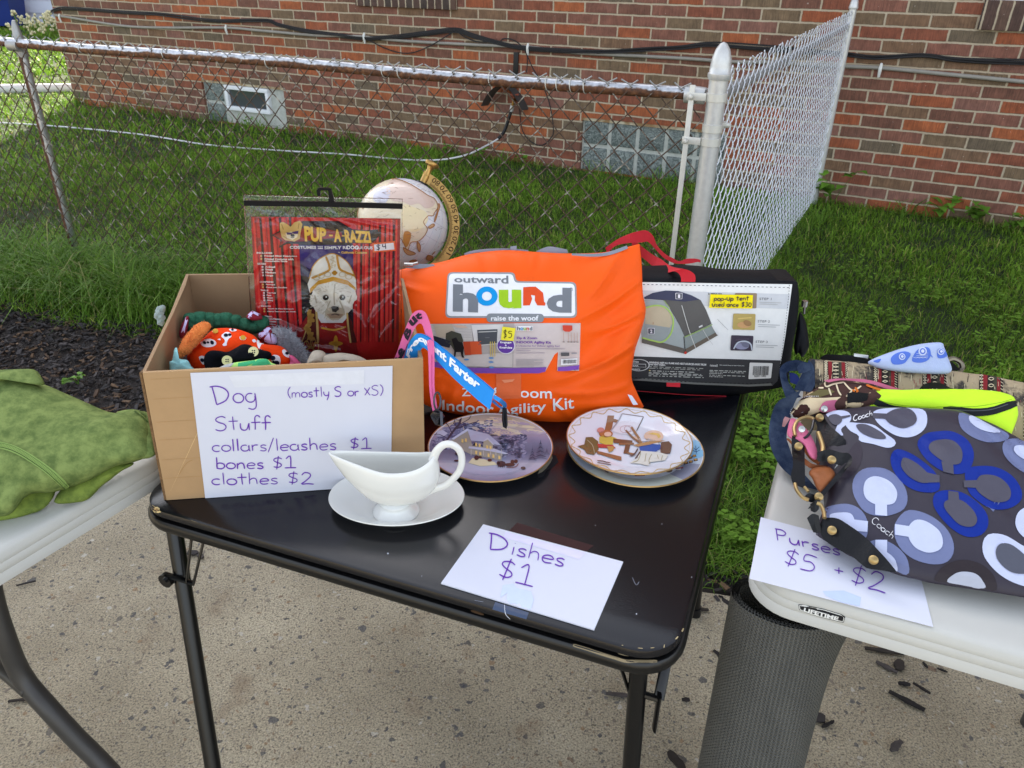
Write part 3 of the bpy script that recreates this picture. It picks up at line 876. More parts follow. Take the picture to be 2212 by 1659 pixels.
for (dens, d0, d1, wd, hh) in ((10000, 0, 2.6, .0028, .055), (7600, 2.6, 4.6, .0036, .055), (4200, 4.6, 7.5, .0052, .062), (800, 7.5, 13, .012, .075), (200, 13, 24, .03, .1)):
    x0, x1, y0, y1 = (-d1 * .85, d1 * .85, max(.6, d0 * .6), d1)
    n = int(dens * (x1 - x0) * (y1 - y0))
    x, y = scatter(n, x0, x1, y0, y1)
    rr = np.hypot(x, y)
    k = (rr >= d0) & (rr < d1) & seen(x, y)
    x, y = x[k], y[k]
    k = (side_of(LE, x, y) > rng.normal(0, .02, len(x))) & front_of_house(x, y, .005)
    x, y = x[k], y[k]
    cl = np.array([nz((a, b, 0), 1.4, 3) + .6 * nz((a, b, 0), 5, 4) for a, b in zip(x, y)]) if len(x) < 400000 else np.zeros(len(x))
    k = rng.random(len(x)) < np.clip(.85 + cl * .6, .45, 1); x, y, cl = x[k], y[k], cl[k]
    nn = len(x)
    XS.append(x); YS.append(y); HS.append(hh * rng.uniform(.55, 1.25, nn) * (1 + .5 * cl)); WS.append(wd * rng.uniform(.7, 1.2, nn)); LS.append(rng.uniform(.25, 1.0, nn))
    c_ = gcols(nn, C(70, 110, 30), C(136, 170, 60), C(172, 168, 96), .06)
    CS.append(c_ * (1 + .45 * cl[:, None]))
x, y = np.concatenate(XS), np.concatenate(YS)
blades('lawn_grass', x, y, np.concatenate(HS), np.concatenate(WS), np.concatenate(LS), np.concatenate(CS), 'short green lawn grass growing between the fences and the brick house')
# ================================================================== FENCES
m_galv = M('galvanised_steel', C(206, 206, 204), .38, .45, var=.08, vscale=60, bump=.06, bscale=300)
m_galvd = M('dull_galvanised_steel', C(160, 160, 158), .45, .6, var=.12, vscale=40)
m_alum = M('pale_aluminium', C(214, 212, 204), .42, .35, var=.06)
def worn_pipe(name, axis, k, bias):
    """galvanised pipe whose zinc is gone from the sheltered side, leaving rust"""
    m = bpy.data.materials.new(name)
    nt, b, nd, lk = nodes_of(m)
    geo = N(nt, 'NewGeometry'); tc = N(nt, 'TexCoord')
    d = N(nt, 'VectorMath', operation='DOT_PRODUCT'); lk.new(geo.outputs['Normal'], d.inputs[0]); d.inputs[1].default_value = axis
    n1 = N(nt, 'TexNoise'); n1.inputs['Scale'].default_value = 14; n1.inputs['Detail'].default_value = 7; n1.inputs['Roughness'].default_value = .7; lk.new(tc.outputs['Object'], n1.inputs['Vector'])
    f = math_n(nt, 'ADD', d.outputs['Value'], math_n(nt, 'MULTIPLY', math_n(nt, 'SUBTRACT', n1.outputs[0], .5), k))
    mr = N(nt, 'MapRange'); mr.inputs[1].default_value = bias - .12; mr.inputs[2].default_value = bias + .12; lk.new(f, mr.inputs[0])
    n2 = N(nt, 'TexNoise'); n2.inputs['Scale'].default_value = 60; n2.inputs['Detail'].default_value = 5; lk.new(tc.outputs['Object'], n2.inputs['Vector'])
    rust = ramp(nt, n2.outputs[0], [(.3, C(58, 36, 26)), (.55, C(102, 64, 40)), (.75, C(138, 96, 62))])
    zinc = ramp(nt, n2.outputs[0], [(.3, C(172, 174, 178)), (.7, C(214, 216, 220))])
    lk.new(mixc(nt, mr.outputs[0], rust, zinc), b.inputs['Base Color'])
    lk.new(math_n(nt, 'MULTIPLY', mr.outputs[0], .8), b.inputs['Metallic'])
    lk.new(math_n(nt, 'SUBTRACT', .7, math_n(nt, 'MULTIPLY', mr.outputs[0], .38)), b.inputs['Roughness'])
    bp = N(nt, 'Bump'); bp.inputs['Strength'].default_value = .4; bp.inputs['Distance'].default_value = .002; lk.new(n2.outputs[0], bp.inputs['Height']); lk.new(bp.outputs[0], b.inputs['Normal'])
    return m
m_rust = worn_pipe('rusted_rail', (0, -.25, .95), 1.2, .48)
m_rustp = worn_pipe('rusted_post', (.9, -.3, 0), 1.1, .45)
m_rwire = M('rust_dark_wire', C(84, 66, 54), .55, .3, c2=C(188, 182, 168), vscale=28, thr=(.53, .67))
m_bwire = M('bright_galvanised_wire', C(222, 226, 232), .4, .2, var=.08, vscale=30)

PL, PC, PE = onz((155, 575), 0), onz((1556, 150), 1.185), onz((1757, 440), 0)
for p in (PL, PC, PE): p.z = 0
fd = (PC - PL).normalized(); fnv = Vector((fd.y, -fd.x, 0))
gd = (PE - PC).normalized(); gnv = Vector((gd.y, -gd.x, 0))
def on_f(p): return onpl(p, PL, fnv)
def on_g(p): return onpl(p, PC, gnv)
railL, railR = on_f((22, 92)), on_f((1492, 205))
fl = (PC - PL).length
def rail_z(s): 
    a, b = (railL - PL).dot(fd), (railR - PL).dot(fd)
    return railL.z + (railR.z - railL.z) * (s - a) / (b - a)

def chain(mb, P0, d, s0, s1, ztop, a, r, z0=.02, nvec=None, barb=.03, nseg=5, hd=None):
    hd = hd or a
    col_w = a / 2
    k0, k1 = int(math.floor(s0 / col_w)), int(math.ceil(s1 / col_w))
    for k in range(k0, k1):
        zt = ztop(k * col_w)
        rows = int((zt - z0) / (hd / 2))
        pts = []
        off = (zt - z0) - rows * hd / 2
        wob = random.uniform(-.003, .003)
        for j in range(rows, -1, -1):
            right = (j + k) % 2 == 0
            s = (k + (1 if right else 0)) * col_w + wob + .004 * nz((k * .4, j * .4, 0), 1, 2)
            zz = z0 + off + j * hd / 2 + .003 * nz((k * .4, j * .4, 5), 1, 3)
            sg = 1 if right else -1
            sgn = -sg
            b = P0 + d * s + UP * zz
            pts.append(b - d * sg * col_w * .16 + UP * hd * .075 + nvec * (.0035 * sgn))
            pts.append(b + nvec * (.0015 * sgn))
            pts.append(b - d * sg * col_w * .16 - UP * hd * .075 - nvec * (.0035 * sgn))
        if barb:
            right = (rows + k) % 2 == 0
            sg = 1 if right else -1
            top = pts[0]
            e = top + UP * hd * .10 + d * sg * col_w * .25
            mb.tube([e + UP * barb * .45 + d * sg * col_w * (.55 + random.uniform(-.1, .2)) - nvec * .008 * random.uniform(-.5, 1), e, top], r * 1.1, nseg, mi=1)
        mb.tube(pts, r, nseg, cap=True)
    return mb

fence = thing('chain_link_fence', PL, 'weathered chain link fence with a rust stained top rail running behind the black card table', 'fence', None)
m1 = MB()
chain(m1, PL, fd, -1.0, fl - .06, lambda s: rail_z(s) + .006, .084, .0024, nvec=fnv)
m1.build('chain_mesh', [m_rwire, m_galvd], fence)
rt = MB()
rs0 = PL + fd * -1.2
rt.tube([Vector((rs0 + fd * t).to_tuple()) + UP * (rail_z((rs0 + fd * t - PL).dot(fd)) - rs0.z) - fnv * .016 + UP * (.004 * math.sin(t * 3)) for t in np.linspace(0, fl + 1.2 - .075, 40)], .0212, 14)
rt.build('top_rail', m_rust, fence)
lp = MB()
ltop = on_f((16, 82)).z
lp.tube([PL - fnv * .042 + fd * .0, PL - fnv * .042 + UP * (ltop - .06)], .021, 14)
lp.build('line_post', m_rustp, fence)
lc = MB(); lc.lathe([(.026, 0), (.027, .06), (.025, .085), (.02, .1), (.017, .13), (.009, .158), (0, .162)], 16, PL - fnv * .042 + UP * (ltop - .085)); lc.tube([PL + UP * (ltop - .032) - fnv * .016 - fd * .035, PL + UP * (ltop - .032) - fnv * .016 + fd * .035], .027, 14)
lc.build('post_cap', m_galvd, fence)
re = MB()
ze = rail_z(fl)
re.tube([PC - fd * .105 + UP * ze - fnv * .016, PC - fd * .04 + UP * (ze - .002) - fnv * .016], [.0285, .0265], 14)
re.build('rail_cap', m_galv, fence)
# loose wire ties round the rail
for s in (.45, .95, 1.5, 2.05, 2.12, 2.5, 2.72, 2.76, 2.81, 2.86):
    if s > fl - .1: continue
    wb = MB(); c = PL + fd * s + UP * rail_z(s) - fnv * .016
    wb.tube([c + (UP * math.cos(a) + fnv * math.sin(a)) * .0243 + fd * .012 * (a / 6 - .5) for a in np.linspace(0, 6.2, 14)], .0017, 5)
    wb.build('wire_tie', m_alum, fence)
tb = MB()
b0, b1 = on_f((1499, 182)), on_f((1447, 610))
tb.box(b1 - fd * .009 + fnv * .012, fd * .018, b0 - b1, fnv * .006, bev=.002)
tb.build('tension_bar', m_alum, fence)

fence2 = thing('galvanised_chain_fence', PC, 'bright new galvanised chain link fence running back to the brick wall', 'fence')
ctop = on_f((1556, 150)).z
cpst = MB(); cpst.lathe([(.0305, -.05), (.0305, ctop - .02)], 24, PC); cpst.build('corner_post', m_galv, fence2)
cap = MB(); cap.lathe([(.0345, -.03), (.0375, -.022), (.0375, -.012), (.034, -.008), (.033, .01), (.03, .035), (.022, .06), (.011, .076), (0, .081)], 24, PC + UP * ctop); cap.build('post_cap', m_galv, fence2)
for zf, side in ((z3(220, 630), -1), (z3(200, 830), 1), (z3(160, 915), -1)):
    bd = MB(); zz = on_f(zf).z
    bd.lathe([(.0318, -.013), (.0335, -.012), (.0335, .012), (.0318, .013)], 24, PC + UP * zz)
    dr = -fd if side < 0 else gd
    nn = fnv if side < 0 else gnv
    bd.box(PC + dr * .03 + UP * (zz - .012) - nn * .005 + nn * .02, dr * .062, UP * .024, nn * .006, bev=.002)
    q = PC + dr * .078 + UP * zz + nn * .021
    bd.lathe([(.009, 0), (.009, .012), (.006, .018), (0, .019)], 10, q, nn)
    bd.build('post_band', m_alum, fence2)
gl = (PE - PC).length
t0, t1 = on_g((1591, 166)).z, on_g((1831, 40)).z
gz = lambda s: t0 + (t1 - t0) * s / gl
m2 = MB()
chain(m2, PC, gd, .06, gl - .02, lambda s: gz(s) + .01, .084, .0021, nvec=gnv, z0=.0)
m2.build('chain_mesh', [m_bwire, m_bwire], fence2)
r2 = MB(); r2.tube([PC + gd * .02 + UP * (gz(0) - .05) - gnv * .02, PE - gd * .02 + UP * (gz(gl) - .05) - gnv * .02], .0195, 14); r2.build('top_rail', m_galvd, fence2)
tb2 = MB(); a_, b_ = PC + gd * .058, PC + gd * .058 + UP * (gz(0) + .02); tb2.box(a_ - gd * .008 + gnv * .008, gd * .016, b_ - a_, gnv * .006, bev=.002); tb2.build('tension_bar', m_alum, fence2)
ep = MB(); etop = on_g((1828, 20)).z; ep.lathe([(.0235, 0), (.0235, etop)], 20, PE); ep.build('end_post', m_galv, fence2)
ec = MB(); ec.lathe([(.027, -.01), (.03, 0), (.027, .008), (.026, .02), (.02, .045), (.01, .056), (0, .06)], 20, PE + UP * etop); ec.build('end_cap', m_galv, fence2)
# ================================================================== YARD
# long grass under and before the rusty fence
XS, YS, HS, WS, LS = [], [], [], [], []
def tuft(px, n, rad, h0, h1, w=.0045, l0=.5, l1=1.2):
    p = onz(px, 0)
    XS.append(p.x + rng.normal(0, rad, n)); YS.append(p.y + rng.normal(0, rad * .8, n))
    HS.append(rng.uniform(h0, h1, n)); WS.append(w * rng.uniform(.6, 1.25, n)); LS.append(rng.uniform(l0, l1, n))
for px in ((30, 610), (90, 600), (150, 615), (205, 620), (262, 635), (320, 650), (375, 640), (60, 570), (180, 580), (300, 600), (420, 610), (-40, 580)):
    tuft((px[0], px[1] + 26), 260, .10, .16, .42)
for k in range(46):
    s = random.uniform(-.8, fl)
    q = PL + fd * s + fnv * random.uniform(-.1, .16)
    n = 34
    XS.append(q.x + rng.normal(0, .06, n)); YS.append(q.y + rng.normal(0, .05, n)); HS.append(rng.uniform(.08, .2, n)); WS.append(np.full(n, .0042)); LS.append(rng.uniform(.4, 1.1, n))
for k in range(26):
    s = random.uniform(.1, gl)
    q = PC + gd * s + gnv * random.uniform(-.03, .14)
    n = 26
    XS.append(q.x + rng.normal(0, .05, n)); YS.append(q.y + rng.normal(0, .05, n)); HS.append(rng.uniform(.07, .2, n)); WS.append(np.full(n, .004)); LS.append(rng.uniform(.4, 1.1, n))
for k in range(40):      # along the foot of the brick wall
    q = hw(random.uniform(0, 11), 0, random.uniform(.02, .12)); n = 22
    XS.append(q.x + rng.normal(0, .09, n)); YS.append(q.y + rng.normal(0, .03, n) - .03); HS.append(rng.uniform(.08, .22, n)); WS.append(np.full(n, .006)); LS.append(rng.uniform(.4, 1.0, n))
for px in ((1530, 1150), (1560, 1200), (1600, 1080), (1580, 1000), (1620, 1180), (1650, 1010), (1540, 1215)):
    tuft(px, 150, .06, .05, .12, .0028)
x, y = np.concatenate(XS), np.concatenate(YS)
k = front_of_house(x, y, .004)
x, y = x[k], y[k]
n = len(x)
blades('tall_grass', x, y, np.concatenate(HS)[k], np.concatenate(WS)[k], np.concatenate(LS)[k], gcols(n, C(66, 106, 32), C(126, 162, 64), C(166, 164, 104), .06), 'long drooping grass tufts along the fence feet and wall')

# mulch chips
m_chip = M('mulch_bark', None, .85, var=.25, vscale=90, attr=True)
def chips(name, pts, smin, smax, cols):
    vs, fs, cs = [], [], []
    F = [(3, 2, 1, 0), (4, 5, 6, 7), (0, 1, 5, 4), (1, 2, 6, 5), (2, 3, 7, 6), (3, 0, 4, 7)]
    mb = MB()
    for p in pts:
        l = random.uniform(smin, smax) * random.choice((.6, 1, 1)); wd = l * random.uniform(.18, .5); t = random.uniform(.002, .007)
        rot = Matrix.Rotation(random.uniform(0, 6.3), 3, 'Z') @ Matrix.Rotation(random.uniform(-.5, .5), 3, 'X') @ Matrix.Rotation(random.uniform(-.35, .35), 3, 'Y')
        j = lambda: random.uniform(.6, 1.15)
        q = [Vector((sx * l / 2 * j(), sy * wd / 2 * j(), sz * t / 2)) for sz in (-1, 1) for sx, sy in ((-1, -1), (1, -1), (1, 1), (-1, 1))]
        mb.add([rot @ v + p for v in q], F, random.choice(cols))
    return mb.build(name, m_chip, smooth=False)
mcols = [C(44, 40, 40), C(58, 54, 54), C(36, 33, 33), C(74, 68, 66), C(52, 46, 42), C(104, 82, 62), C(62, 58, 58), C(44, 36, 32), C(80, 62, 48), C(58, 46, 38)]
pts = []
bxs = [p.x for p in LE]
while len(pts) < 7800:
    x, y = random.uniform(-3.2, 1.6), random.uniform(1.1, 4.6)
    a = side_of(LE, np.array([x]), np.array([y]))[0]; c_ = side_of(CE, np.array([x]), np.array([y]))[0]
    if a < .10 and c_ > -.015 and (c_ > .015 or random.random() < .6) and (x < .2 or random.random() < .8):
        pts.append(Vector((x, y, random.uniform(0, .012))))
for _ in range(260):
    q = random.choice(edge)
    pts.append(q + Vector((random.uniform(-.03, .03), -abs(random.gauss(0, .03)), .003)))
tag(chips('mulch', pts, .010, .042, mcols), 'dark bark mulch chips covering the bed between grass and concrete', 'mulch', kind='stuff')
pale = [Vector((random.uniform(-2.4, -1.2), random.uniform(2.6, 3.4), .014)) for _ in range(60)]

zc = Z(2200, 2400, 700, 1861)
loose = [(b6(505, 610), .05, .011, 40), (b6(640, 590), .035, .026, -60), (b6(715, 960), .078, .016, 40), (b6(690, 785), .026, .011, 10), (b6(872, 832), .04, .005, 48),
         (b6(605, 1435), .04, .018, -35), (b6(480, 440), .09, .014, 10), (b6(910, 585), .017, .007, 80), (b6(1090, 640), .022, .006, 30), (zc(620, 900), .055, .01, 5), (zc(1690, 490), .042, .012, 55),
         (zc(1230, 1590), .05, .022, 60), (zc(1330, 950), .018, .014, 0), (z8(130, 635), .03, .012, 5), (z8(870, 1100), .03, .018, -70), (z8(860, 1330), .04, .03, 20), (z8(940, 1380), .035, .008, -25),
         (z7(170, 465), .045, .004, -25), (z7(150, 1220), .06, .008, -10), (z7(1250, 270), .03, .02, 0), (z7(1300, 290), .022, .016, 30)]
for (px, l, wd, an) in loose:
    p = onz(px, .004)
    mb = MB(); rot = Matrix.Rotation(R(-an), 3, 'Z')
    n = 7
    top, bot = [], []
    for i in range(n):
        t = i / (n - 1) - .5
        ww = wd / 2 * (1 - abs(t) * 1.0) * random.uniform(.75, 1.2)
        top.append(rot @ Vector((t * l, ww, 0)) + p); bot.append(rot @ Vector((t * l, -ww * random.uniform(.7, 1.1), 0)) + p)
    mb.prism(top + bot[::-1], UP * random.uniform(.003, .006), random.choice(mcols[:5]))
    tag(mb.build('bark_chip', m_chip, smooth=False), 'dark bark splinter lying loose on the bare concrete', 'bark chip', 'bark splinters on the concrete')

# leafy weeds
m_leaf = leaf_material('broad_leaf', .25, .45)
def leaf(mb, p, d, l, wd, col, bend=.3):
    d = d.normalized(); s = d.cross(UP); s = s.normalized() if s.length > .01 else Vector((1, 0, 0)); u = s.cross(d)
    P = [(0, 0, 0), (.3, .5, .04), (.65, .42, .02), (1, 0, -bend), (.65, -.42, .02), (.3, -.5, .04), (.5, 0, -.03)]
    V = [p + d * (a * l) + s * (b * wd) + u * (c_ * l) for a, b, c_ in P]
    mb.add(V, [(0, 1, 6), (1, 2, 6), (2, 3, 6), (3, 4, 6), (4, 5, 6), (5, 0, 6)], col)
def weed(px, h, nl, ls, label, z=0):
    p = onz(px, 0) if not isinstance(px, Vector) else px
    t = thing('broadleaf_weed', p, label, 'weed', None)
    st, lf = MB(), MB()
    for k in range(max(2, nl // 4)):
        a = random.uniform(0, 6.3); hh = h * random.uniform(.6, 1.1)
        e = p + Vector((math.cos(a) * hh * .45, math.sin(a) * hh * .45 - .02, hh))
        mid = (p + e) / 2 + Vector((0, 0, hh * .1))
        st.tube([p, mid, e], [.003, .002, .0015], 5, C(88, 120, 50))
        for q in range(4):
            u = random.uniform(.35, 1)
            o = p.lerp(e, u)
            b = random.uniform(0, 6.3)
            g_ = random.uniform(.7, 1.3)
            c0 = C(104, 146, 50)
            leaf(lf, o, Vector((math.cos(b), math.sin(b) - .3, random.uniform(.0, .6))), ls * random.uniform(.6, 1.2), ls * .7, tuple(v * g_ for v in c0[:3]) + (1,))
    st.build('stem', m_leaf, t); lf.build('leaves', m_leaf, t)
for (u, h, nl, ls, lab) in ((8.32, .26, 16, .11, 'leafy green weed at the wall foot behind the silver end post'), (9.02, .13, 14, .09, 'low broad leaved weed under the brick wall at right edge'),
                            (9.24, .15, 18, .10, 'bushy broad leaved weed at the far right of the wall foot'), (9.45, .12, 14, .10, 'spreading leafy weed cut by the right picture edge'),
                            (5.1, .09, 14, .06, 'low leafy weed at wall foot left of the hose end'), (5.45, .1, 16, .06, 'dark leafy weed at wall foot under the hanging white hose'),
                            (5.85, .12, 12, .055, 'small upright weed at wall foot below the loose cable loop'), (4.35, .09, 12, .06, 'dim leafy weed at wall foot beside the rail cap shadow'), (2.75, .1, 9, .05, 'small weed growing before the vented glass block window')):
    weed(hw(u, 0, random.uniform(.06, .12)), h, nl, ls, lab)
weed((262, 660), .08, 10, .05, 'little bright weed sprouting at the mulch edge under the long grass')
weed((170, 830), .05, 6, .035, 'tiny seedling growing alone in the dark mulch')
cl = MB()
for _ in range(1500):
    px = (random.uniform(1640, 2330), random.gauss(680, 130)) if random.random() < .7 else (random.uniform(1560, 1680), random.uniform(880, 1200))
    p = onz(px, 0)
    if px[1] < 560 or side_of(LE, np.array([p.x]), np.array([p.y]))[0] < .05: continue
    if nz((p.x, p.y, 0), 2.2, 8) < -.05: continue
    g_ = random.uniform(.55, 1.1); c0 = C(118, 158, 58)
    for q in range(3):
        b = random.uniform(0, 6.3)
        leaf(cl, p + UP * random.uniform(.02, .06), Vector((math.cos(b), math.sin(b), .25)), random.uniform(.012, .026), .02, tuple(v * g_ for v in c0[:3]) + (1,))
tag(cl.build('clover', m_leaf), 'patches of pale clover leaves scattered through the lawn at right', 'ground cover', kind='stuff')

# wires and pipes on the wall
m_cable = M('black_cable', C(38, 37, 40), .5, var=.1)
m_cond = M('grey_conduit', C(150, 145, 136), .6, var=.1, vscale=20)
m_clip = M('white_clip', C(225, 225, 220), .4, var=.02)
m_brass = M('aged_brass', C(150, 112, 60), .38, .85, var=.2, vscale=40)
cab = MB()
cpath = PX(z1, [(335, 75), (420, 52), (740, 75), (1060, 95), (1400, 135), (1720, 132), (1800, 158), (2000, 205)]) + PX(z2, [(0, 235), (160, 250), (350, 240), (560, 215), (740, 195), (850, 230), (1030, 280), (1180, 310), (1450, 330), (1700, 335), (2000, 318), (2212, 308)]) + PX(z3, [(170, 290), (450, 305), (740, 325), (1040, 350), (1250, 375), (1560, 360), (1750, 385), (2000, 400), (2260, 405)])
for k in range(5):
    base = [on_wall(p, .025) for p in cpath]
    rs = resample([tuple(p) for p in base], 200)
    P = []
    for i, q in enumerate(rs):
        v = Vector(q)
        P.append(v + UP * (.016 * nz((i * .05, k * 3, 1), 1, 1) + .006 * (k - 2)) + hn * (.012 * nz((i * .06, k * 2, 4), 1, 2) + (k % 2) * .009))
    cab.tube(P, .0055, 6)
tag(cab.build('cable_bundle', m_cable), 'sagging bundle of black cables pinned along the brick wall', 'cable')
for pts, lab in ((PX(z2, [(160, 250), (300, 320), (430, 345), (560, 305), (740, 198)]), 'single slack black cable drooping in a loop under the cable bundle'),
                 (PX(z2, [(740, 195), (800, 240), (880, 270), (960, 272), (1022, 280), (1045, 252), (1110, 258), (1170, 300), (1205, 360), (1200, 470)]), 'thin black cable curling off the bundle near the hose hanger'),
                 (PX(z2, [(1190, 325), (1240, 440), (1275, 500), (1340, 640), (1372, 800), (1368, 880), (1300, 942), (1225, 915), (1172, 840), (1155, 700)]), 'thin dark cable hanging in a long loop beside the tap')):
    mb = MB(); mb.tube([Vector(q) for q in resample([tuple(on_wall(p, .03)) for p in pts], 40)], .0048, 6)
    tag(mb.build('loose_cable', m_cable), lab, 'cable')
cond = thing('conduit', hw(0, .9), 'thin grey conduit pipe clipped along the brick wall below the cables', 'pipe')
mb = MB()
pth = PX(z1, [(352, 98), (400, 105), (800, 168), (1100, 180), (1470, 180), (1700, 200), (2050, 230)]) + PX(z2, [(0, 232), (160, 240), (400, 265), (850, 290), (1210, 305), (1500, 340), (2212, 378)]) + PX(z3, [(300, 400), (600, 405), (1040, 430), (1280, 440), (1700, 480), (2260, 535)])
mb.tube([Vector(q) for q in resample([tuple(on_wall(p, .018)) for p in pth], 120)], .0125, 10)
mb.build('pipe', m_cond, cond)
for px in (z1(397, 112), z1(1475, 186), z2(157, 240), z2(1215, 312), z3(1282, 446)):
    c = on_wall(px, .01)
    mb = MB(); mb.tube([c + hn * .012 + UP * .034, c + hn * .024 + UP * .012, c + hn * .024 - UP * .012, c + hn * .012 - UP * .05], [.008, .011, .011, .008], 8)
    mb.build('clip', m_clip, cond)

# hose, tap and hose hanger
m_hose = M('white_hose', C(212, 212, 212), .4, var=.05)
hose = thing('garden_hose', onz((860, 345), 0), 'white garden hose lying across the grass and rising to the wall tap', 'hose')
mb = MB()
gpts = [(-60, 262), (100, 271), (300, 290), (450, 313), (600, 325), (740, 333), (860, 344)]
P = [onz(p, .026 + .008 * math.sin(p[0] * .05)) for p in gpts]
wallpt = on_wall((1104, 240), .10)
P += [onz((940, 346), .05), on_wall((1003, 336), .55), on_wall((1050, 315), .3), on_wall((1076, 300), .17)]
mb.tube([Vector(q) for q in resample([tuple(p) for p in P], 120)], .0072, 10); mb.build('hose_tube', m_hose, hose)
mb = MB(); mb.tube([Vector(q) for q in resample([tuple(p) for p in (on_wall((1076, 300), .17), on_wall((1090, 282), .13), wallpt)], 12)], [.014] * 12, 10); mb.build('hose_sleeve', m_black, hose)
mb = MB(); mb.tube([wallpt, on_wall((1107, 228), .10)], .017, 10); mb.build('hose_coupling', m_galv, hose)
tap = thing('garden_tap', on_wall((1112, 215), 0), 'brass garden tap on the brick wall under the dark hose hanger', 'tap')
mb = MB(); mb.tube([on_wall((1112, 212), -.02), on_wall((1112, 212), .07), on_wall((1110, 219), .10), on_wall((1108, 229), .10)], [.014, .014, .016, .014], 10); mb.build('spout', m_brass, tap)
mb = MB(); c = on_wall((1111, 204), .085); mb.tube([c + (hx * math.cos(a) + hn * math.sin(a)) * .032 for a in np.linspace(0, 6.283, 13)[:-1]], .007, 6, closed=True); mb.tube([c - UP * .03, c + UP * .006], .007, 6); mb.tube([c - hx * .03, c + hx * .03], .005, 6); mb.build('handle', M('tap_handle', C(150, 84, 66), .5), tap)
hang = thing('hose_hanger', on_wall((1112, 190), 0), 'dark metal hose hanger fixed on the wall over the tap', 'hose hanger')
mb = MB(); c = on_wall((1100, 186), .0)
G = []
for i in range(13):
    u = (i / 12 - .5) * 2
    G.append([c + hx * u * .19 + UP * (.01 - .17 * u * u) + hn * .01, c + hx * u * .19 + UP * (.02 - .17 * u * u) + hn * .14])
mb.grid(G); mb.grid([[p - UP * .006 for p in r_] for r_ in G], flip=True); mb.build('saddle', M('hanger_metal', C(72, 74, 74), .5, .3), hang)
mb = MB(); a_, b_ = on_wall(z2(1135, 338), .005), on_wall(z2(1128, 560), .005); mb.box(b_ - hx * .022, hx * .044, a_ - b_, hn * .01, bev=.002); mb.build('back_strap', m_black, hang)

# the sunny strip beyond the house corner
m_side = M('pale_siding', C(214, 222, 240), .55, var=.03, vscale=2)
nb = thing('neighbour_house', V3(-14, 21, 0), 'neighbouring house with pale blue white lap siding beyond the sunny grass', 'house')
mb = MB()
for k in range(12):
    z = k * .3
    mb.box(V3(-32, 20.6, z - .02), V3(30, 0), V3(0, 5), UP * .02); mb.add([V3(-32, 20.56, z), V3(-2, 20.56, z), V3(-2, 20.6, z + .3), V3(-32, 20.6, z + .3)], [(0, 1, 2, 3)])
mb.build('siding', m_side, nb, smooth=False)
mb = MB(); mb.prism([V3(-32.3, 20.2, 3.6), V3(-32.3, 25.8, 3.6), V3(-32.3, 23, 5.2)], V3(30.6, 0, 0)); mb.build('roof', m_roof, nb, smooth=False)
binp = onz((18, 60), 0)
bn = thing('recycling_bin', binp, 'dark blue plastic recycling bin beside the pale siding house', 'bin')
m_bin = M('blue_bin_plastic', C(28, 52, 128), .45, var=.06)
mb = MB(); 
def taper(mb, c, w0, d0, w1, d1, z0, z1, col=None):
    V = [c + V3(sx * w0, sy * d0, z0) for sx, sy in ((-1, -1), (1, -1), (1, 1), (-1, 1))] + [c + V3(sx * w1, sy * d1, z1) for sx, sy in ((-1, -1), (1, -1), (1, 1), (-1, 1))]
    mb.add(V, [(3, 2, 1, 0), (4, 5, 6, 7), (0, 1, 5, 4), (1, 2, 6, 5), (2, 3, 7, 6), (3, 0, 4, 7)], col)
taper(mb, binp, .30, .28, .36, .34, .06, .62); mb.build('bin_body', m_bin, bn, smooth=False)
mb = MB(); mb.box(binp + V3(-.4, -.38, .62), V3(.8, 0), V3(0, .76), UP * .07, bev=.03); mb.build('lid', m_bin, bn)
mb = MB(); mb.box(binp + V3(-.1, -.37, .54), V3(.24, 0), V3(0, .03), UP * .035, bev=.01); mb.build('handle', M('bin_handle', C(120, 126, 120), .5), bn)
for sx in (-1, 1):
    mb = MB(); mb.lathe([(.09, -.03), (.1, 0), (.09, .03)], 16, binp + V3(.28 * sx, .22, .1), (1, 0, 0)); mb.build('wheel', m_black, bn)
mb = MB(); p0, p1 = onz((-140, 198), .055), onz((158, 190), .055); mb.tube([p0, p0.lerp(p1, .5) + UP * .01, p1], .055, 14)
tag(mb.build('drain_pipe', m_hose), 'white drain pipe lying on the sunny grass by the house corner', 'pipe')
m_flow = leaf_material('pale_flower', .3, .6)
fx0 = None
for k in range(20):
    px = (random.uniform(-60, 128), random.uniform(72, 92))
    p = onz(px, 0)
    mb = MB(); h = random.uniform(.3, .55)
    for q in range(2):
        e = p + V3(random.uniform(-.08, .08), random.uniform(-.08, .08), h * random.uniform(.8, 1))
        mb.tube([p, e], .007, 5, C(120, 150, 70))
        for z in range(5):
            o = e + V3(random.uniform(-.05, .05), random.uniform(-.05, .05), random.uniform(-.16, .05))
            mb.lathe([(0, -.03), (.03, -.01), (.028, .015), (0, .035)], 6, o, col=C(236, 232, 196))
    tag(mb.build('wild_flower', m_flow), 'cream budded wild flower stalk standing in sunlit grass behind the fence', 'flower', 'cream wild flowers beyond the fence')
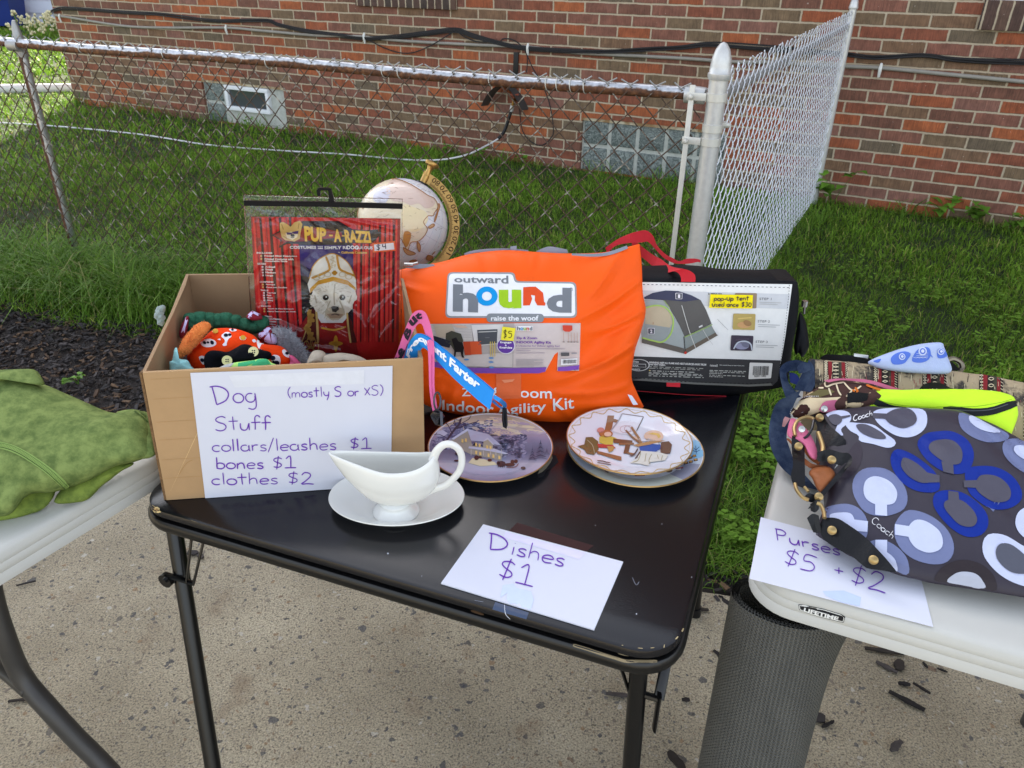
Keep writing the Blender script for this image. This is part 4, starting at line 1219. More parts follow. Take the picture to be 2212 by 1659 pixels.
# ================================================================== BLACK CARD TABLE
TZ = .71
TA = V3(-.59794, .97265, TZ)
t1 = V3(math.cos(R(-20.418)), math.sin(R(-20.418))); t2 = V3(-t1.y, t1.x)
SD = .86
def tp(a, b, z=0.0): return TA + t1 * a + t2 * b + UP * z
def rrect(x0, y0, x1, y1, r, n=7):
    out = []
    for cx, cy, a0 in ((x1 - r, y0 + r, -90), (x1 - r, y1 - r, 0), (x0 + r, y1 - r, 90), (x0 + r, y0 + r, 180)):
        for i in range(n + 1):
            a = R(a0 + 90 * i / n); out.append((cx + r * math.cos(a), cy + r * math.sin(a)))
    return out
def loft(mb, f, size, prof, rad, n=7, col=None, mi=0):
    """stack of rounded rectangles: prof = (outset, z); f(a,b,z)->point"""
    rows = [[f(a, b, z) for a, b in rrect(-o, -o, size[0] + o, size[1] + o, max(.004, rad + o), n)] for o, z in prof]
    m = len(rows[0]); k = len(mb.v)
    fs = []
    for i in range(len(rows) - 1):
        for q in range(m):
            q2 = (q + 1) % m
            fs.append((i * m + q, (i + 1) * m + q, (i + 1) * m + q2, i * m + q2))
    fs.append(tuple(range(m))); fs.append(tuple((len(rows) - 1) * m + q for q in range(m))[::-1])
    return mb.add([p for r_ in rows for p in r_], fs, col, mi)
m_vinyl = M('black_vinyl', C(13, 14, 20), .2, var=.10, vscale=5, bump=.05, bscale=420, spec=.45)
m_enam = M('black_enamel', C(13, 13, 14), .28, var=.08, bump=.03, spec=.4)
table = thing('card_table', tp(SD / 2, SD / 2, -TZ), 'square black folding card table holding the box, dishes and kit bag', 'table')
mb = MB(); loft(mb, tp, (SD, SD), [(-.006, 0), (-.0015, -.0018), (0, -.006), (0, -.012), (-.004, -.016), (-.012, -.017)], .06)
top = mb.build('tabletop', m_vinyl, table); TOPB = mb.bvh()
mb = MB(); loft(mb, tp, (SD, SD), [(-.012, -.0171), (.002, -.0185), (.0055, -.023), (.006, -.030), (.003, -.038), (-.006, -.042), (-.02, -.042)], .06)
frm = mb.build('frame', m_enam, table); FRB = mb.bvh()
feet = [(tp(.045, .03, -.04), onz((522, 2040), 0)), (tp(SD - .05, .045, -.04), onz((1330, 2080), 0)), (tp(SD - .05, SD - .05, -.04), tp(SD - .02, SD - .02, -TZ)), (tp(.05, SD - .05, -.04), tp(.02, SD - .02, -TZ))]
for k, (a_, b_) in enumerate(feet):
    mb = MB(); mb.tube([a_, a_.lerp(b_, .05), b_], .0128, 14)
    lg = mb.build('leg', m_enam, table)
    ft = MB(); ft.tube([b_.lerp(a_, .04), b_], .016, 12); ft.build('rubber_foot', m_black, lg)
    br = MB()
    sx = 1 if k in (0, 3) else -1; sy = 1 if k < 2 else -1
    p = a_.lerp(b_, .115)
    for dx, oo in ((.05, -.018), (.075, -.016)):
        if k == 0: br.tube([p - t2 * .018 - t1 * .018 + t1 * (.018 if oo == -.016 else 0), p - t2 * .018 + t1 * (sx * dx * .55), a_ - t2 * .012 + t1 * (sx * dx) + UP * .0], .006, 8, flat=.4)
        elif oo == -.018: br.tube([p - t1 * sx * .03, p - t1 * sx * .03 + t2 * sy * .03 + UP * .045, a_ - t1 * sx * .03 + t2 * sy * .06], .0075, 8, flat=.35)
        else: br.tube([p + t1 * sx * .012, p + t1 * sx * .03 + UP * .05, a_ + t1 * sx * .06], .006, 8, flat=.45)
    if k == 0: br.lathe([(.0125, -.004), (.0125, .004)], 16, p - t2 * .02 - t1 * .014 - UP * .01, t2); br.lathe([(.005, -.006), (.004, -.012)], 8, p - t2 * .02 - t1 * .006, t2, col=None)
    else: br.tube([p, p - t1 * sx * .034], .005, 8); br.tube([p - t1 * sx * .03 + UP * .01, p - t1 * sx * .03 - UP * .06], .0085, 10, flat=.35)
    br.build('leg_brace', m_enam, table)
# worn spots
wood, cream = C(222, 196, 140), C(190, 170, 128)
dc = Decal(TOPB, fallback=1.2)
zq = Z(500, 1900, 800)
dc.poly(PX(zq, [(245, 238), (275, 245), (292, 262), (318, 268), (332, 265), (358, 285), (352, 300), (374, 322), (340, 332), (318, 322), (300, 326), (285, 305), (262, 285)]), wood, 1)
dc.poly(PX(zq, [(290, 275), (325, 282), (345, 300), (330, 308), (305, 296)]), C(176, 140, 96), 2)
dc.build('worn_patch', table, .6); dc = Decal(TOPB, fallback=1.2)
for q in (((1005, 225), (1015, 200), (1300, 225), (1293, 245)),):
    pass
for a_, b_, w_ in ((zc(1288, 232), zc(1304, 196), 6), (zc(1222, 312), zc(1248, 284), 6), (zc(1100, 402), zc(1106, 368), 4), (zc(830, 404), zc(880, 408), 3), (zc(660, 374), zc(676, 378), 3), (zc(960, 404), zc(1000, 400), 3)):
    dc.line([a_, b_], w_ / 2.2, cream, 1); dc.build('worn_patch', table, .6); dc = Decal(TOPB, fallback=1.2)
for px, s in ((b3(1670, 955), 1.3), (b3(1855, 302), .8), (b3(2070, 688), .9), (b3(1372, 312), .7), (b3(112, 680), .7), ((838, 1196), 1.6)):
    dc.ell(px, s, s, C(210, 215, 225), 1, n=8); dc.build('paint_fleck', table, .6); dc = Decal(TOPB, fallback=1.2)
for l in (PX(b3, [(1640, 690), (1668, 745), (1690, 720)]), PX(b3, [(495, 855), (525, 862), (560, 868)])): dc.line(l, 1.6, C(110, 112, 120), 1); dc.build('scratch', table, .6); dc = Decal(TOPB, fallback=1.2)
# peeled vinyl flap beside the winter plate
dc.poly(PX(a7, [(955, 585), (972, 540), (1005, 495), (1035, 455), (1055, 448), (1062, 470), (1045, 505), (1015, 545), (985, 572)]), C(142, 134, 116), 2)
dc.poly(PX(a7, [(930, 560), (960, 545), (1000, 500), (1050, 440), (1085, 450), (1105, 495), (1060, 540), (1020, 560), (990, 610), (960, 612), (945, 590)]), C(34, 34, 38), 1)
dc.build('worn_patch', table, .6)
dc = Decal(FRB, fallback=1.2)
edge_l = [zc(0, 327), zc(150, 372), (zc(300, 417)), zc(450, 467), zc(600, 512), zc(700, 542), zc(820, 542), zc(940, 544), zc(1030, 542)]
dc.line(edge_l[1:], 6, C(150, 134, 104), 1)
dc.build('scuffed_edge', table, .5); dc = Decal(FRB, fallback=1.2)
dc.line([zc(620, 455), zc(700, 478), zc(780, 480)], 5, C(196, 176, 136), 2)
dc.line(PX(b3, [(900, 985), (1050, 1030), (1250, 1100), (1500, 1180)]), 5, C(112, 104, 88), 1)
dc.build('scuffed_edge', table, .5); dc = Decal(FRB, fallback=1.2)
dc.line(PX(b3, [(330, 870), (480, 905), (640, 950)]), 3, C(92, 88, 78), 1)
dc.line(PX(b3, [(470, 930), (560, 960)]), 5, C(110, 84, 60), 1)
dc.build('scuffed_edge', table, .5)

# ================================================================== CARDBOARD BOX
m_card = M('cardboard', C(178, 144, 104), .8, var=.09, vscale=9, bump=.12, bscale=60)
m_cardin = M('cardboard_inside', C(160, 130, 98), .85, var=.1, vscale=8, bump=.1, bscale=50)
m_fluteA = M('cardboard_edge', C(120, 92, 62), .9, var=.4, vscale=240)
BL, BR = onz((360, 1081.7), TZ), onz((918, 1042), TZ)
BL.z = BR.z = TZ
bx = (BR - BL).normalized(); by = V3(-bx.y, bx.x)
BW = (BR - BL).length
def bp(a, b, z): return BL + bx * a + by * b + UP * z
box = thing('cardboard_box', bp(BW / 2, .17, 0), 'open brown cardboard box of dog things with a taped paper price sign', 'box')
cb = dict(fL=(.010, 0, .2286), fR=(.414, 0, .2286), bL=(-.002, .352, .25), bR=(.389, .324, .25))
TK = .005
def panel(q, th, name, mat, up=None):
    mb = MB(); mb.prism(q, th); return mb.build(name, mat, box, smooth=False), mb
_, FPM = panel([bp(0, 0, .001), bp(BW, 0, .001), bp(*cb['fR']), bp(*cb['fL'])], by * TK, 'front_panel', m_card)
FPB = FPM.bvh()
panel([bp(0, TK + .001, .001), bp(0, .345, .001), bp(*cb['bL']), bp(cb['bL'][0] + .006, .30, .2497), bp(.004, .20, .238), bp(.008, TK + .001, .2280)], bx * TK, 'side_panel', m_cardin)
panel([bp(BW, TK + .001, .001), bp(BW - .006, .325, .001), bp(*cb['bR']), bp(.414, TK + .001, .2270)], bx * -TK, 'side_panel', m_cardin)
panel([bp(.006, .351, .001), bp(BW - .012, .324, .001), bp(*cb['bR']), bp(*cb['bL'])], by * -TK, 'back_panel', m_cardin)
panel([bp(.006, .006, .0015), bp(BW - .006, .006, .0015), bp(BW - .012, .318, .0015), bp(.006, .344, .0015)], UP * .004, 'bottom', m_cardin)
mb = MB(); mb.prism([bp(-.0042, .002, .0), bp(-.0042, .012, .0), bp(-.0042 + .009, .012, .226), bp(-.0042 + .009, .002, .228)], bx * .0035); mb.prism([bp(-.0042, .016, .0), bp(-.0042, .030, .0), bp(.0042, .03, .22), bp(.0042, .016, .226)], bx * .003); mb.build('corner_seam', m_fluteA, box, smooth=False)
dc = Decal(FPB, fallback=1.1)
dc.line(PX(a8, [(2150, 60), (2156, 110), (2158, 160)]), 2, C(110, 80, 52), 1)
dc.poly(PX(a8, [(205, 1085), (240, 1098), (300, 1106), (300, 1118), (262, 1116), (230, 1108)]), C(226, 194, 140), 1)
dc.line(PX(a8, [(300, 900), (350, 820), (400, 790)]), 1.2, C(172, 134, 88), 1)
for y0 in (180, 330, 505, 640, 790, 930):
    dc.line(PX(a8, [(60 + y0 * .13, y0), (230 + y0 * .12, y0 - 10), (380 + y0 * .1, y0 - 18)]), .8, C(178, 140, 94), 1)
dc.build('crease', box, .85)
fuz = MB()
for k in range(7):
    p = at((346 + random.uniform(-5, 6), 668 + k * 5), dep(bp(0, .25, .24)))
    fuz.lathe([(0, -.006), (.007, 0), (.004, .008), (0, .01)], 7, p, (random.uniform(-1, 1), random.uniform(-1, 1), 1))
fuz.build('torn_tape', M('torn_paper', C(150, 162, 158), .9), box)

# paper sign on the box
m_paper = M('white_paper', C(216, 218, 230), .75, var=.015, vscale=10)
PUR = C(112, 58, 176)
def flat_card(name, quad, base, nrm, label, cat='sign', th=.0006, lift=.0012):
    P = [base(q) + nrm * lift for q in quad]
    mb = MB(); mb.prism(P, nrm * th)
    t = thing(name, sum(P, Vector()) / 4, label, cat)
    mb.build('paper', m_paper, t, smooth=False)
    return t, mb.bvh()
fn = -by
fbase = lambda p: onpl(p, BL, fn)
sg, sb = flat_card('paper_sign', PX(a8, [(385, 128), (1915, 75), (1903, 974), (498, 1075)]), fbase, fn, 'white paper dog stuff price sign taped to the cardboard box front')
dc = Decal(sb, fallback=1.1)
def hw_(zf, text, p0, p1, up, w, layer=2):
    a, b = zf(*p0), zf(*p1); o = zf(0, 0); u = zf(*up)
    dc.hand(text, a, b, (u[0] - o[0], u[1] - o[1]), w, PUR, layer)
hw_(a8, 'Dog', (565, 372), (890, 350), (-18, -140), 2.5)
hw_(a8, '(mostly S or XS)', (1118, 318), (1850, 298), (-3, -76), 1.9)
hw_(a8, 'Stuff', (572, 566), (1005, 560), (-8, -108), 2.5)
hw_(a8, 'collars/leashes', (548, 724), (1500, 712), (-5, -92), 2.4)
hw_(a8, '$1', (1588, 706), (1765, 704), (-3, -80), 2.3)
hw_(a8, 'bones $1', (578, 856), (1195, 850), (-5, -88), 2.4)
hw_(a8, 'clothes $2', (545, 976), (1325, 970), (-5, -88), 2.4)
dc.build('handwriting', sg, .6)
dc = Decal(sb, fallback=1.1)
dc.poly(PX(a8, [(675, 150), (1700, 108), (1700, 214), (720, 240)]), C(224, 226, 234), 1)
dc.build('clear_tape', sg, .25)

# dishes sign lying on the table
tb_ = lambda p: onz(p, TZ)
dg, db = flat_card('paper_sign', PX(b3, [(558, 313), (1573, 585), (1362, 1078), (252, 740)]), tb_, UP, 'folded white paper dishes price sign taped flat at the table front', th=.0022, lift=.0006)
dc = Decal(db, fallback=1.1)
hw_(b3, 'Dishes', (590, 480), (1150, 620), (30, -112), 2.6)
hw_(b3, '$1', (650, 690), (930, 768), (32, -140), 2.9)
dc.build('handwriting', dg, .6)
dc = Decal(db, fallback=1.1)
dc.poly(PX(b3, [(700, 745), (775, 735), (800, 765), (905, 790), (925, 850), (905, 925), (722, 885), (735, 800), (680, 838), (690, 790)]), C(206, 218, 244), 1)
dc.build('clear_tape', dg, .25); dc = Decal(db, fallback=1.1)
dc.poly(PX(b3, [(720, 360), (1300, 510), (1255, 560), (705, 398)]), C(224, 220, 246), 1)
dc.build('clear_tape', dg, .25)
dc = Decal(TOPB, fallback=1.1)
dc.poly(PX(b3, [(805, 292), (1360, 460), (1300, 508), (740, 355)]), C(64, 44, 44), 1)
dc.build('brown_tape', dg, .2); dc = Decal(TOPB, fallback=1.1)
dc.poly(PX(b3, [(645, 868), (890, 945), (872, 992), (625, 920)]), C(70, 82, 106), 1)
dc.line(PX(b3, [(712, 890), (720, 950), (755, 990)]), 1.2, C(200, 205, 215), 2)
dc.build('clear_tape', dg, .2)
# ================================================================== DISHES
def porcelain(name, c):
    return M(name, c, .12, var=.015, vscale=6, spec=.6, coat=.3)
m_porc = porcelain('white_porcelain', C(232, 232, 226))
m_plate = porcelain('plate_porcelain', C(226, 228, 236))
m_gold = M('gold_rim', C(190, 156, 104), .28, .7, var=.08)
GLZ = M('glazed_print', None, .2, var=.03, vscale=80, attr=True, spec=.6)
def plate(name, zf, l, r_, z, label, cat='plate', rim=.018, mat=None, sy=1.0):
    a, b = onz(zf(*l), z + rim), onz(zf(*r_), z + rim)
    c = (a + b) / 2; R_ = (b - a).length / 2
    c.z = z
    t = thing(name, c, label, cat)
    prof = [(0, .003), (R_ * .55, .003), (R_ * .6, .0), (R_ * .66, .001), (R_ * .66, .004), (R_ * .8, rim * .55), (R_ * .985, rim * .94), (R_, rim), (R_ * .992, rim + .0016), (R_ * .97, rim + .0006), (R_ * .80, rim * .62 + .002), (R_ * .68, rim * .35 + .001), (R_ * .55, rim * .3), (0, rim * .3)]
    mb = MB(); mb.lathe(prof, 96, c, sy=sy); mb.build('dish', mat or m_plate, t)
    gr = MB(); gr.lathe([(R_ * .994, rim - .0006), (R_ * 1.004, rim + .0004), (R_ * .999, rim + .0022), (R_ * .984, rim + .0018)], 96, c, cap=False); gr.build('gold_rim', m_gold, t)
    return t, mb.bvh(), c, R_

# winter plate
wp, wb_, wc, wr = plate('dinner_plate', a7, (157, 372), (1065, 382), TZ, 'gold rimmed plate printed with a snowy house at dusk beside the gravy boat')
dc = Decal(wb_, .0003, 10, 1.4)
def wfield(poly_ll, n, f):
    pass
P7 = lambda pts: PX(a7, pts)
ctr7 = a7(611, 376)
def ring7(k, n=80):
    return [tuple(proj(Vector((wc.x + wr * k * math.cos(a), wc.y + wr * k * math.sin(a), TZ + .010 + .008 * max(0, k - .68) / .3)))[:2]) for a in [2 * math.pi * i / n for i in range(n)]]
outer = ring7(.975)
# sky, hills and snow bands laid as clipped strips
def clip_band(poly, y0, y1):
    """part of a convex polygon between two picture heights"""
    def cl(P, f):
        out = []
        for i in range(len(P)):
            a, b = P[i], P[(i + 1) % len(P)]; fa, fb = f(a), f(b)
            if fa >= 0: out.append(a)
            if fa * fb < 0:
                t = fa / (fa - fb); out.append((a[0] + (b[0] - a[0]) * t, a[1] + (b[1] - a[1]) * t))
        return out
    return cl(cl(poly, lambda p: p[1] - y0), lambda p: y1 - p[1])
ys = [v[1] for v in outer]; ya, yb = min(ys), max(ys)
wcols = [(.0, (168, 158, 150)), (.14, (204, 190, 168)), (.24, (186, 170, 170)), (.34, (158, 146, 172)), (.44, (124, 128, 154)), (.55, (100, 108, 134)), (.66, (126, 132, 158)), (.74, (184, 184, 200)), (.84, (178, 178, 202)), (.93, (148, 146, 172)), (1, (124, 122, 150))]
nb_ = 44
for i in range(nb_):
    q = clip_band(outer, ya + (yb - ya) * i / nb_, ya + (yb - ya) * (i + 1) / nb_)
    t = (i + .5) / nb_
    for (p0, c0), (p1, c1) in zip(wcols[:-1], wcols[1:]):
        if p0 <= t <= p1:
            k = (t - p0) / (p1 - p0); c_ = [a + (b - a) * k for a, b in zip(c0, c1)]
    if len(q) > 2: dc.poly(q, C(*c_), 1)
random.seed(3)
def inside7(p, k=.95):
    b = onz(p, TZ + .012); return math.hypot(b.x - wc.x, b.y - wc.y) < wr * k
def dab(x, y, rx, ry, c_, layer=2, rot=0):
    p = a7(x, y)
    if inside7(p): dc.ell(p, rx, ry, c_, layer, rot, 9)
for _ in range(240):   # misty woods at left and right
    x, y = random.uniform(180, 620), random.uniform(205, 400)
    dab(x, y, random.uniform(3, 9), random.uniform(2, 6), C(*random.choice([(84, 92, 126), (104, 110, 144), (130, 136, 166), (66, 72, 104), (150, 154, 182)])), 2)
for _ in range(150):
    x, y = random.uniform(640, 860), random.uniform(300, 470)
    dab(x, y, random.uniform(3, 8), random.uniform(2, 5), C(*random.choice([(98, 106, 136), (124, 130, 160), (78, 84, 112), (150, 152, 178)])), 2)
for _ in range(60):    # clouds
    x, y = random.uniform(560, 1000), random.uniform(180, 300)
    dab(x, y, random.uniform(10, 26), random.uniform(1.5, 3.5), C(*random.choice([(222, 208, 184), (206, 190, 190), (178, 164, 186), (228, 214, 180)])), 2, .12)
def spruce(x, y0, y1, wd):
    for i in range(9):
        t = i / 8; y = y0 + (y1 - y0) * t; w2 = wd * (t * .9 + .1)
        dc.poly(P7([(x - w2, y + 8), (x, y - 14), (x + w2, y + 8), (x, y + 2)]), C(*((66, 76, 100) if i % 2 else (92, 104, 130))), 3)
spruce(975, 350, 470, 52); spruce(915, 400, 480, 34); spruce(1020, 400, 440, 22)
dk = C(62, 60, 78)
for l, w in (([(250, 410), (300, 330), (350, 262), (382, 225), (400, 160)], 8), ([(350, 262), (440, 228), (520, 205)], 3), ([(330, 290), (300, 230), (262, 205)], 3), ([(360, 250), (350, 190), (360, 150)], 2.5), ([(385, 225), (450, 190), (470, 160)], 2.5), ([(390, 200), (330, 180), (300, 185)], 2), ([(420, 235), (500, 240), (540, 225)], 2), ([(300, 330), (240, 300), (200, 300)], 2.5)):
    dc.line(P7(l), w / 1.8, dk, 4)
dc.poly(P7([(205, 280), (262, 266), (300, 290), (270, 312), (215, 305)]), C(190, 194, 216), 3)
dc.poly(P7([(325, 330), (440, 260), (480, 380), (640, 400), (655, 420), (700, 440), (690, 492), (460, 440), (340, 380)]), C(160, 158, 148), 3)
dc.poly(P7([(440, 258), (600, 300), (690, 380), (640, 372), (585, 335), (560, 352), (470, 345)]), C(188, 194, 218), 4)
dc.poly(P7([(325, 332), (440, 256), (452, 268), (345, 338)]), C(196, 200, 222), 5)
dc.poly(P7([(560, 352), (590, 330), (630, 374), (628, 410), (556, 395)]), C(176, 172, 152), 5); dc.poly(P7([(552, 356), (590, 324), (640, 378), (628, 376), (592, 340)]), C(206, 210, 226), 6)
dc.poly(P7([(455, 388), (640, 405), (740, 440), (720, 446), (620, 425), (450, 402)]), C(196, 200, 220), 5)
for x, y in ((400, 335), (425, 330), (500, 362), (525, 368), (580, 380), (604, 384), (500, 420), (530, 428), (590, 440), (625, 446), (668, 456)):
    dc.poly(P7([(x, y), (x + 14, y + 3), (x + 14, y + 27), (x, y + 24)]), C(236, 206, 128), 6)
for x in (470, 560, 610, 650, 690): dc.line(P7([(x, 410), (x, 455)]), 1.1, C(206, 204, 196), 6)
dc.poly(P7([(480, 470), (560, 478), (640, 500), (660, 520), (540, 530), (450, 505)]), C(222, 212, 176), 3)
for x, y, a_, b_ in ((365, 492, 12, 4), (510, 470, 10, 10), (535, 466, 8, 4), (605, 488, 9, 6), (690, 515, 18, 12), (668, 510, 7, 9), (750, 520, 22, 7), (770, 500, 8, 9), (795, 496, 8, 8), (850, 545, 10, 6), (380, 440, 16, 8)):
    dab(x, y, a_ / 1.85, b_ / 1.85, C(*random.choice([(66, 48, 50), (84, 56, 50), (52, 46, 56)])), 5)
for x in (668, 684, 700, 712): dc.line(P7([(x, 520), (x - 2, 542)]), 1.2, C(60, 46, 50), 5)
dc.line(P7([(725, 540), (790, 538), (815, 512)]), 1.5, C(120, 66, 44), 6)
dc.poly(P7([(725, 176), (770, 176), (768, 194), (728, 192)]), C(190, 176, 140), 3)
dc.build('picture_print', wp, mat=GLZ)

# stacked plates
lp_, lb_, lc_, lr_ = plate('dinner_plate', a7, (1166, 385), (2150, 392), TZ, 'gold rimmed plate with a blue edge scene, under the white plate')
dc = Decal(lb_, .0003, 8, 1.4)
edgep = lambda k, a: tuple(proj(Vector((lc_.x + lr_ * k * math.cos(a), lc_.y + lr_ * k * math.sin(a), TZ + .010 + .008 * max(0, k - .66) / .33)))[:2])
for i in range(72):
    a0, a1_ = 2 * math.pi * i / 72, 2 * math.pi * (i + 1) / 72
    t = (math.degrees(a0) + 360) % 360
    c_ = (150, 140, 190) if 20 < t < 70 else (190, 200, 214) if t < 20 or t > 330 else (150, 150, 168) if t > 300 else (196, 200, 188) if t > 215 else (170, 178, 190)
    dc.poly([edgep(.72, a0), edgep(.97, a0), edgep(.97, a1_), edgep(.72, a1_)], C(*c_), 1)
dc.ell(a7(2105, 405), 21, 20, C(138, 190, 224), 2)
for l in ([(2105, 440), (2103, 405), (2100, 380)], [(2104, 415), (2085, 395)], [(2104, 410), (2128, 388)], [(2104, 425), (2080, 415)], [(2104, 425), (2132, 412)]): dc.line(P7(l), 1.3, C(52, 76, 120), 3)
for x, y in ((2010, 475), (2045, 462), (2075, 450), (2015, 500), (2050, 492), (2085, 478)):
    dc.poly(P7([(x, y), (x + 28, y - 7), (x + 30, y + 10), (x + 2, y + 16)]), C(52, 44, 44), 2); dc.ell(a7(x + 15, y + 3), 3.4, 2.4, C(206, 150, 70), 3, n=8)
dc.poly(P7([(1630, 568), (1735, 570), (1730, 598), (1660, 600)]), C(170, 34, 44), 2); dc.line(P7([(1735, 580), (1800, 574)]), 3, C(120, 96, 60), 2)
dc.poly(P7([(1880, 535), (1930, 520), (1935, 548), (1885, 556)]), C(88, 140, 180), 2); dc.poly(P7([(1960, 535), (2000, 530), (1990, 556), (1965, 556)]), C(236, 232, 226), 2); dc.line(P7([(1955, 546), (2010, 540)]), 2.4, C(170, 50, 50), 3)
for x in (1440, 1490, 1540, 1570): dc.line(P7([(x, 560), (x + 26, 575)]), 2, C(76, 78, 96), 2)
dc.ell(a7(1905, 560), 8, 4, C(110, 84, 60), 2)
dc.build('picture_print', lp_, mat=GLZ)
up_, ub_, uc_, ur_ = plate('dinner_plate', a7, (1162, 318), (2072, 336), TZ + .0155, 'white plate with scalloped gold border and painted easel scene, topmost of its stack', rim=.017)
dc = Decal(ub_, .0003, 9, 1.4)
ez = lambda k, a: tuple(proj(Vector((uc_.x + ur_ * k * math.cos(a), uc_.y + ur_ * k * math.sin(a), TZ + .0155 + .009 + .008 * max(0, k - .66) / .33)))[:2])
tan = C(196, 172, 128)
for i in range(40):
    a0, a2_ = 2 * math.pi * i / 40, 2 * math.pi * (i + 1) / 40; am = (a0 + a2_) / 2
    dc.line([ez(.91, a0), ez(.965 if i % 2 else .87, am), ez(.91, a2_)], 2.1, tan, 1)
    dc.line([ez(.955, a0), ez(.945, am), ez(.955, a2_)], .9, C(214, 196, 160), 1)
br_, brd = C(150, 106, 72), C(122, 84, 60)
dc.poly(P7([(1460, 160), (1508, 160), (1495, 240), (1480, 290), (1436, 280), (1450, 220)]), br_, 2); dc.poly(P7([(1500, 182), (1540, 192), (1530, 215), (1495, 205)]), br_, 2)
dc.poly(P7([(1565, 148), (1722, 170), (1672, 272), (1640, 305), (1560, 300), (1480, 278), (1535, 205)]), C(214, 214, 220), 2)
dc.poly(P7([(1572, 154), (1714, 174), (1668, 268), (1636, 298), (1560, 292), (1496, 272), (1543, 208)]), C(232, 234, 240), 3)
dc.line(P7([(1722, 170), (1690, 235), (1672, 272)]), 1.6, C(110, 92, 84), 4); dc.line(P7([(1565, 148), (1722, 170)]), 1.2, C(130, 112, 100), 4); dc.line(P7([(1480, 278), (1535, 205), (1565, 148)]), 2.4, C(168, 168, 172), 4)
for cx, cy, r1 in ((1590, 262, 26), (1615, 258, 22)):
    dc.line(P7([(cx + r1 * 1.5 * math.cos(a), cy + r1 * math.sin(a)) for a in np.linspace(0, 6.2, 16)]), .9, C(196, 150, 150), 4)
dc.poly(P7([(1300, 320), (1350, 318), (1392, 350), (1395, 410), (1360, 448), (1310, 440), (1290, 410), (1240, 385), (1290, 372)]), C(108, 98, 62), 4)
dc.line(P7([(1310, 340), (1350, 380), (1365, 440)]), 1, C(190, 186, 160), 5)
dc.poly(P7([(1400, 320), (1440, 305), (1500, 318), (1528, 330), (1500, 345), (1500, 375), (1440, 375), (1400, 360)]), C(206, 184, 82), 5); dc.ell(a7(1448, 296), 15, 8, C(176, 112, 70), 5); dc.ell(a7(1462, 300), 8, 5, C(232, 196, 170), 6); dc.ell(a7(1410, 270), 8, 6, C(206, 140, 130), 5)
dc.poly(P7([(1385, 368), (1500, 378), (1520, 402), (1395, 396)]), C(188, 70, 66), 5)
dc.poly(P7([(1380, 418), (1560, 462), (1562, 490), (1540, 488), (1385, 440)]), br_, 5); dc.poly(P7([(1500, 330), (1640, 345), (1640, 372), (1505, 362)]), brd, 5); dc.poly(P7([(1590, 375), (1625, 378), (1610, 440), (1575, 438)]), brd, 5); dc.poly(P7([(1540, 365), (1650, 362), (1652, 376), (1545, 378)]), br_, 6); dc.poly(P7([(1600, 428), (1660, 440), (1655, 452), (1605, 442)]), br_, 6)
dc.poly(P7([(1455, 385), (1510, 390), (1500, 420), (1470, 432)]), C(190, 150, 86), 6)
dc.line(P7([(1592, 270), (1640, 322), (1702, 368)]), 4, br_, 6); dc.line(P7([(1632, 248), (1710, 362)]), 5, C(168, 124, 84), 6)
dc.poly(P7([(1690, 392), (1760, 365), (1842, 372), (1850, 400), (1800, 432), (1700, 432)]), C(58, 88, 168), 5)
dc.poly(P7([(1700, 335), (1760, 330), (1820, 350), (1830, 375), (1770, 368), (1750, 350), (1705, 352)]), C(224, 224, 232), 6); dc.line(P7([(1640, 318), (1700, 340)]), 4, C(226, 190, 164), 6)
dc.ell(a7(1795, 315), 21, 13, C(232, 196, 170), 6); dc.poly(P7([(1750, 300), (1790, 288), (1835, 296), (1848, 318), (1830, 332), (1815, 308), (1775, 302)]), C(226, 188, 104), 7)
dc.poly(P7([(1645, 380), (1750, 355), (1880, 345), (1840, 358), (1760, 378), (1680, 392)]), C(186, 140, 92), 7)
dc.poly(P7([(1850, 356), (1905, 350), (1930, 375), (1915, 440), (1845, 440), (1842, 400)]), C(112, 78, 62), 5)
dc.poly(P7([(1690, 420), (1830, 430), (1900, 450), (1880, 490), (1760, 505), (1760, 530), (1690, 515), (1620, 510), (1680, 470)]), C(222, 218, 206), 6)
for l in ([(1700, 440), (1680, 490), (1640, 505)], [(1740, 440), (1730, 500)], [(1780, 445), (1760, 490), (1770, 520)], [(1820, 450), (1830, 480)], [(1860, 455), (1850, 490)]): dc.line(P7(l), 1.6, C(176, 162, 128), 7)
for l in ([(1680, 405), (1650, 450), (1620, 455)], [(1700, 425), (1660, 480)]): dc.line(P7(l), 3, C(96, 70, 66), 7)
dc.line(P7([(1385, 490), (1420, 492), (1450, 500), (1480, 504)]), 1.5, C(80, 70, 60), 4); dc.line(P7([(1384, 504), (1430, 510), (1485, 520)]), 1.5, C(80, 70, 60), 4)
dc.build('picture_print', up_, mat=GLZ)

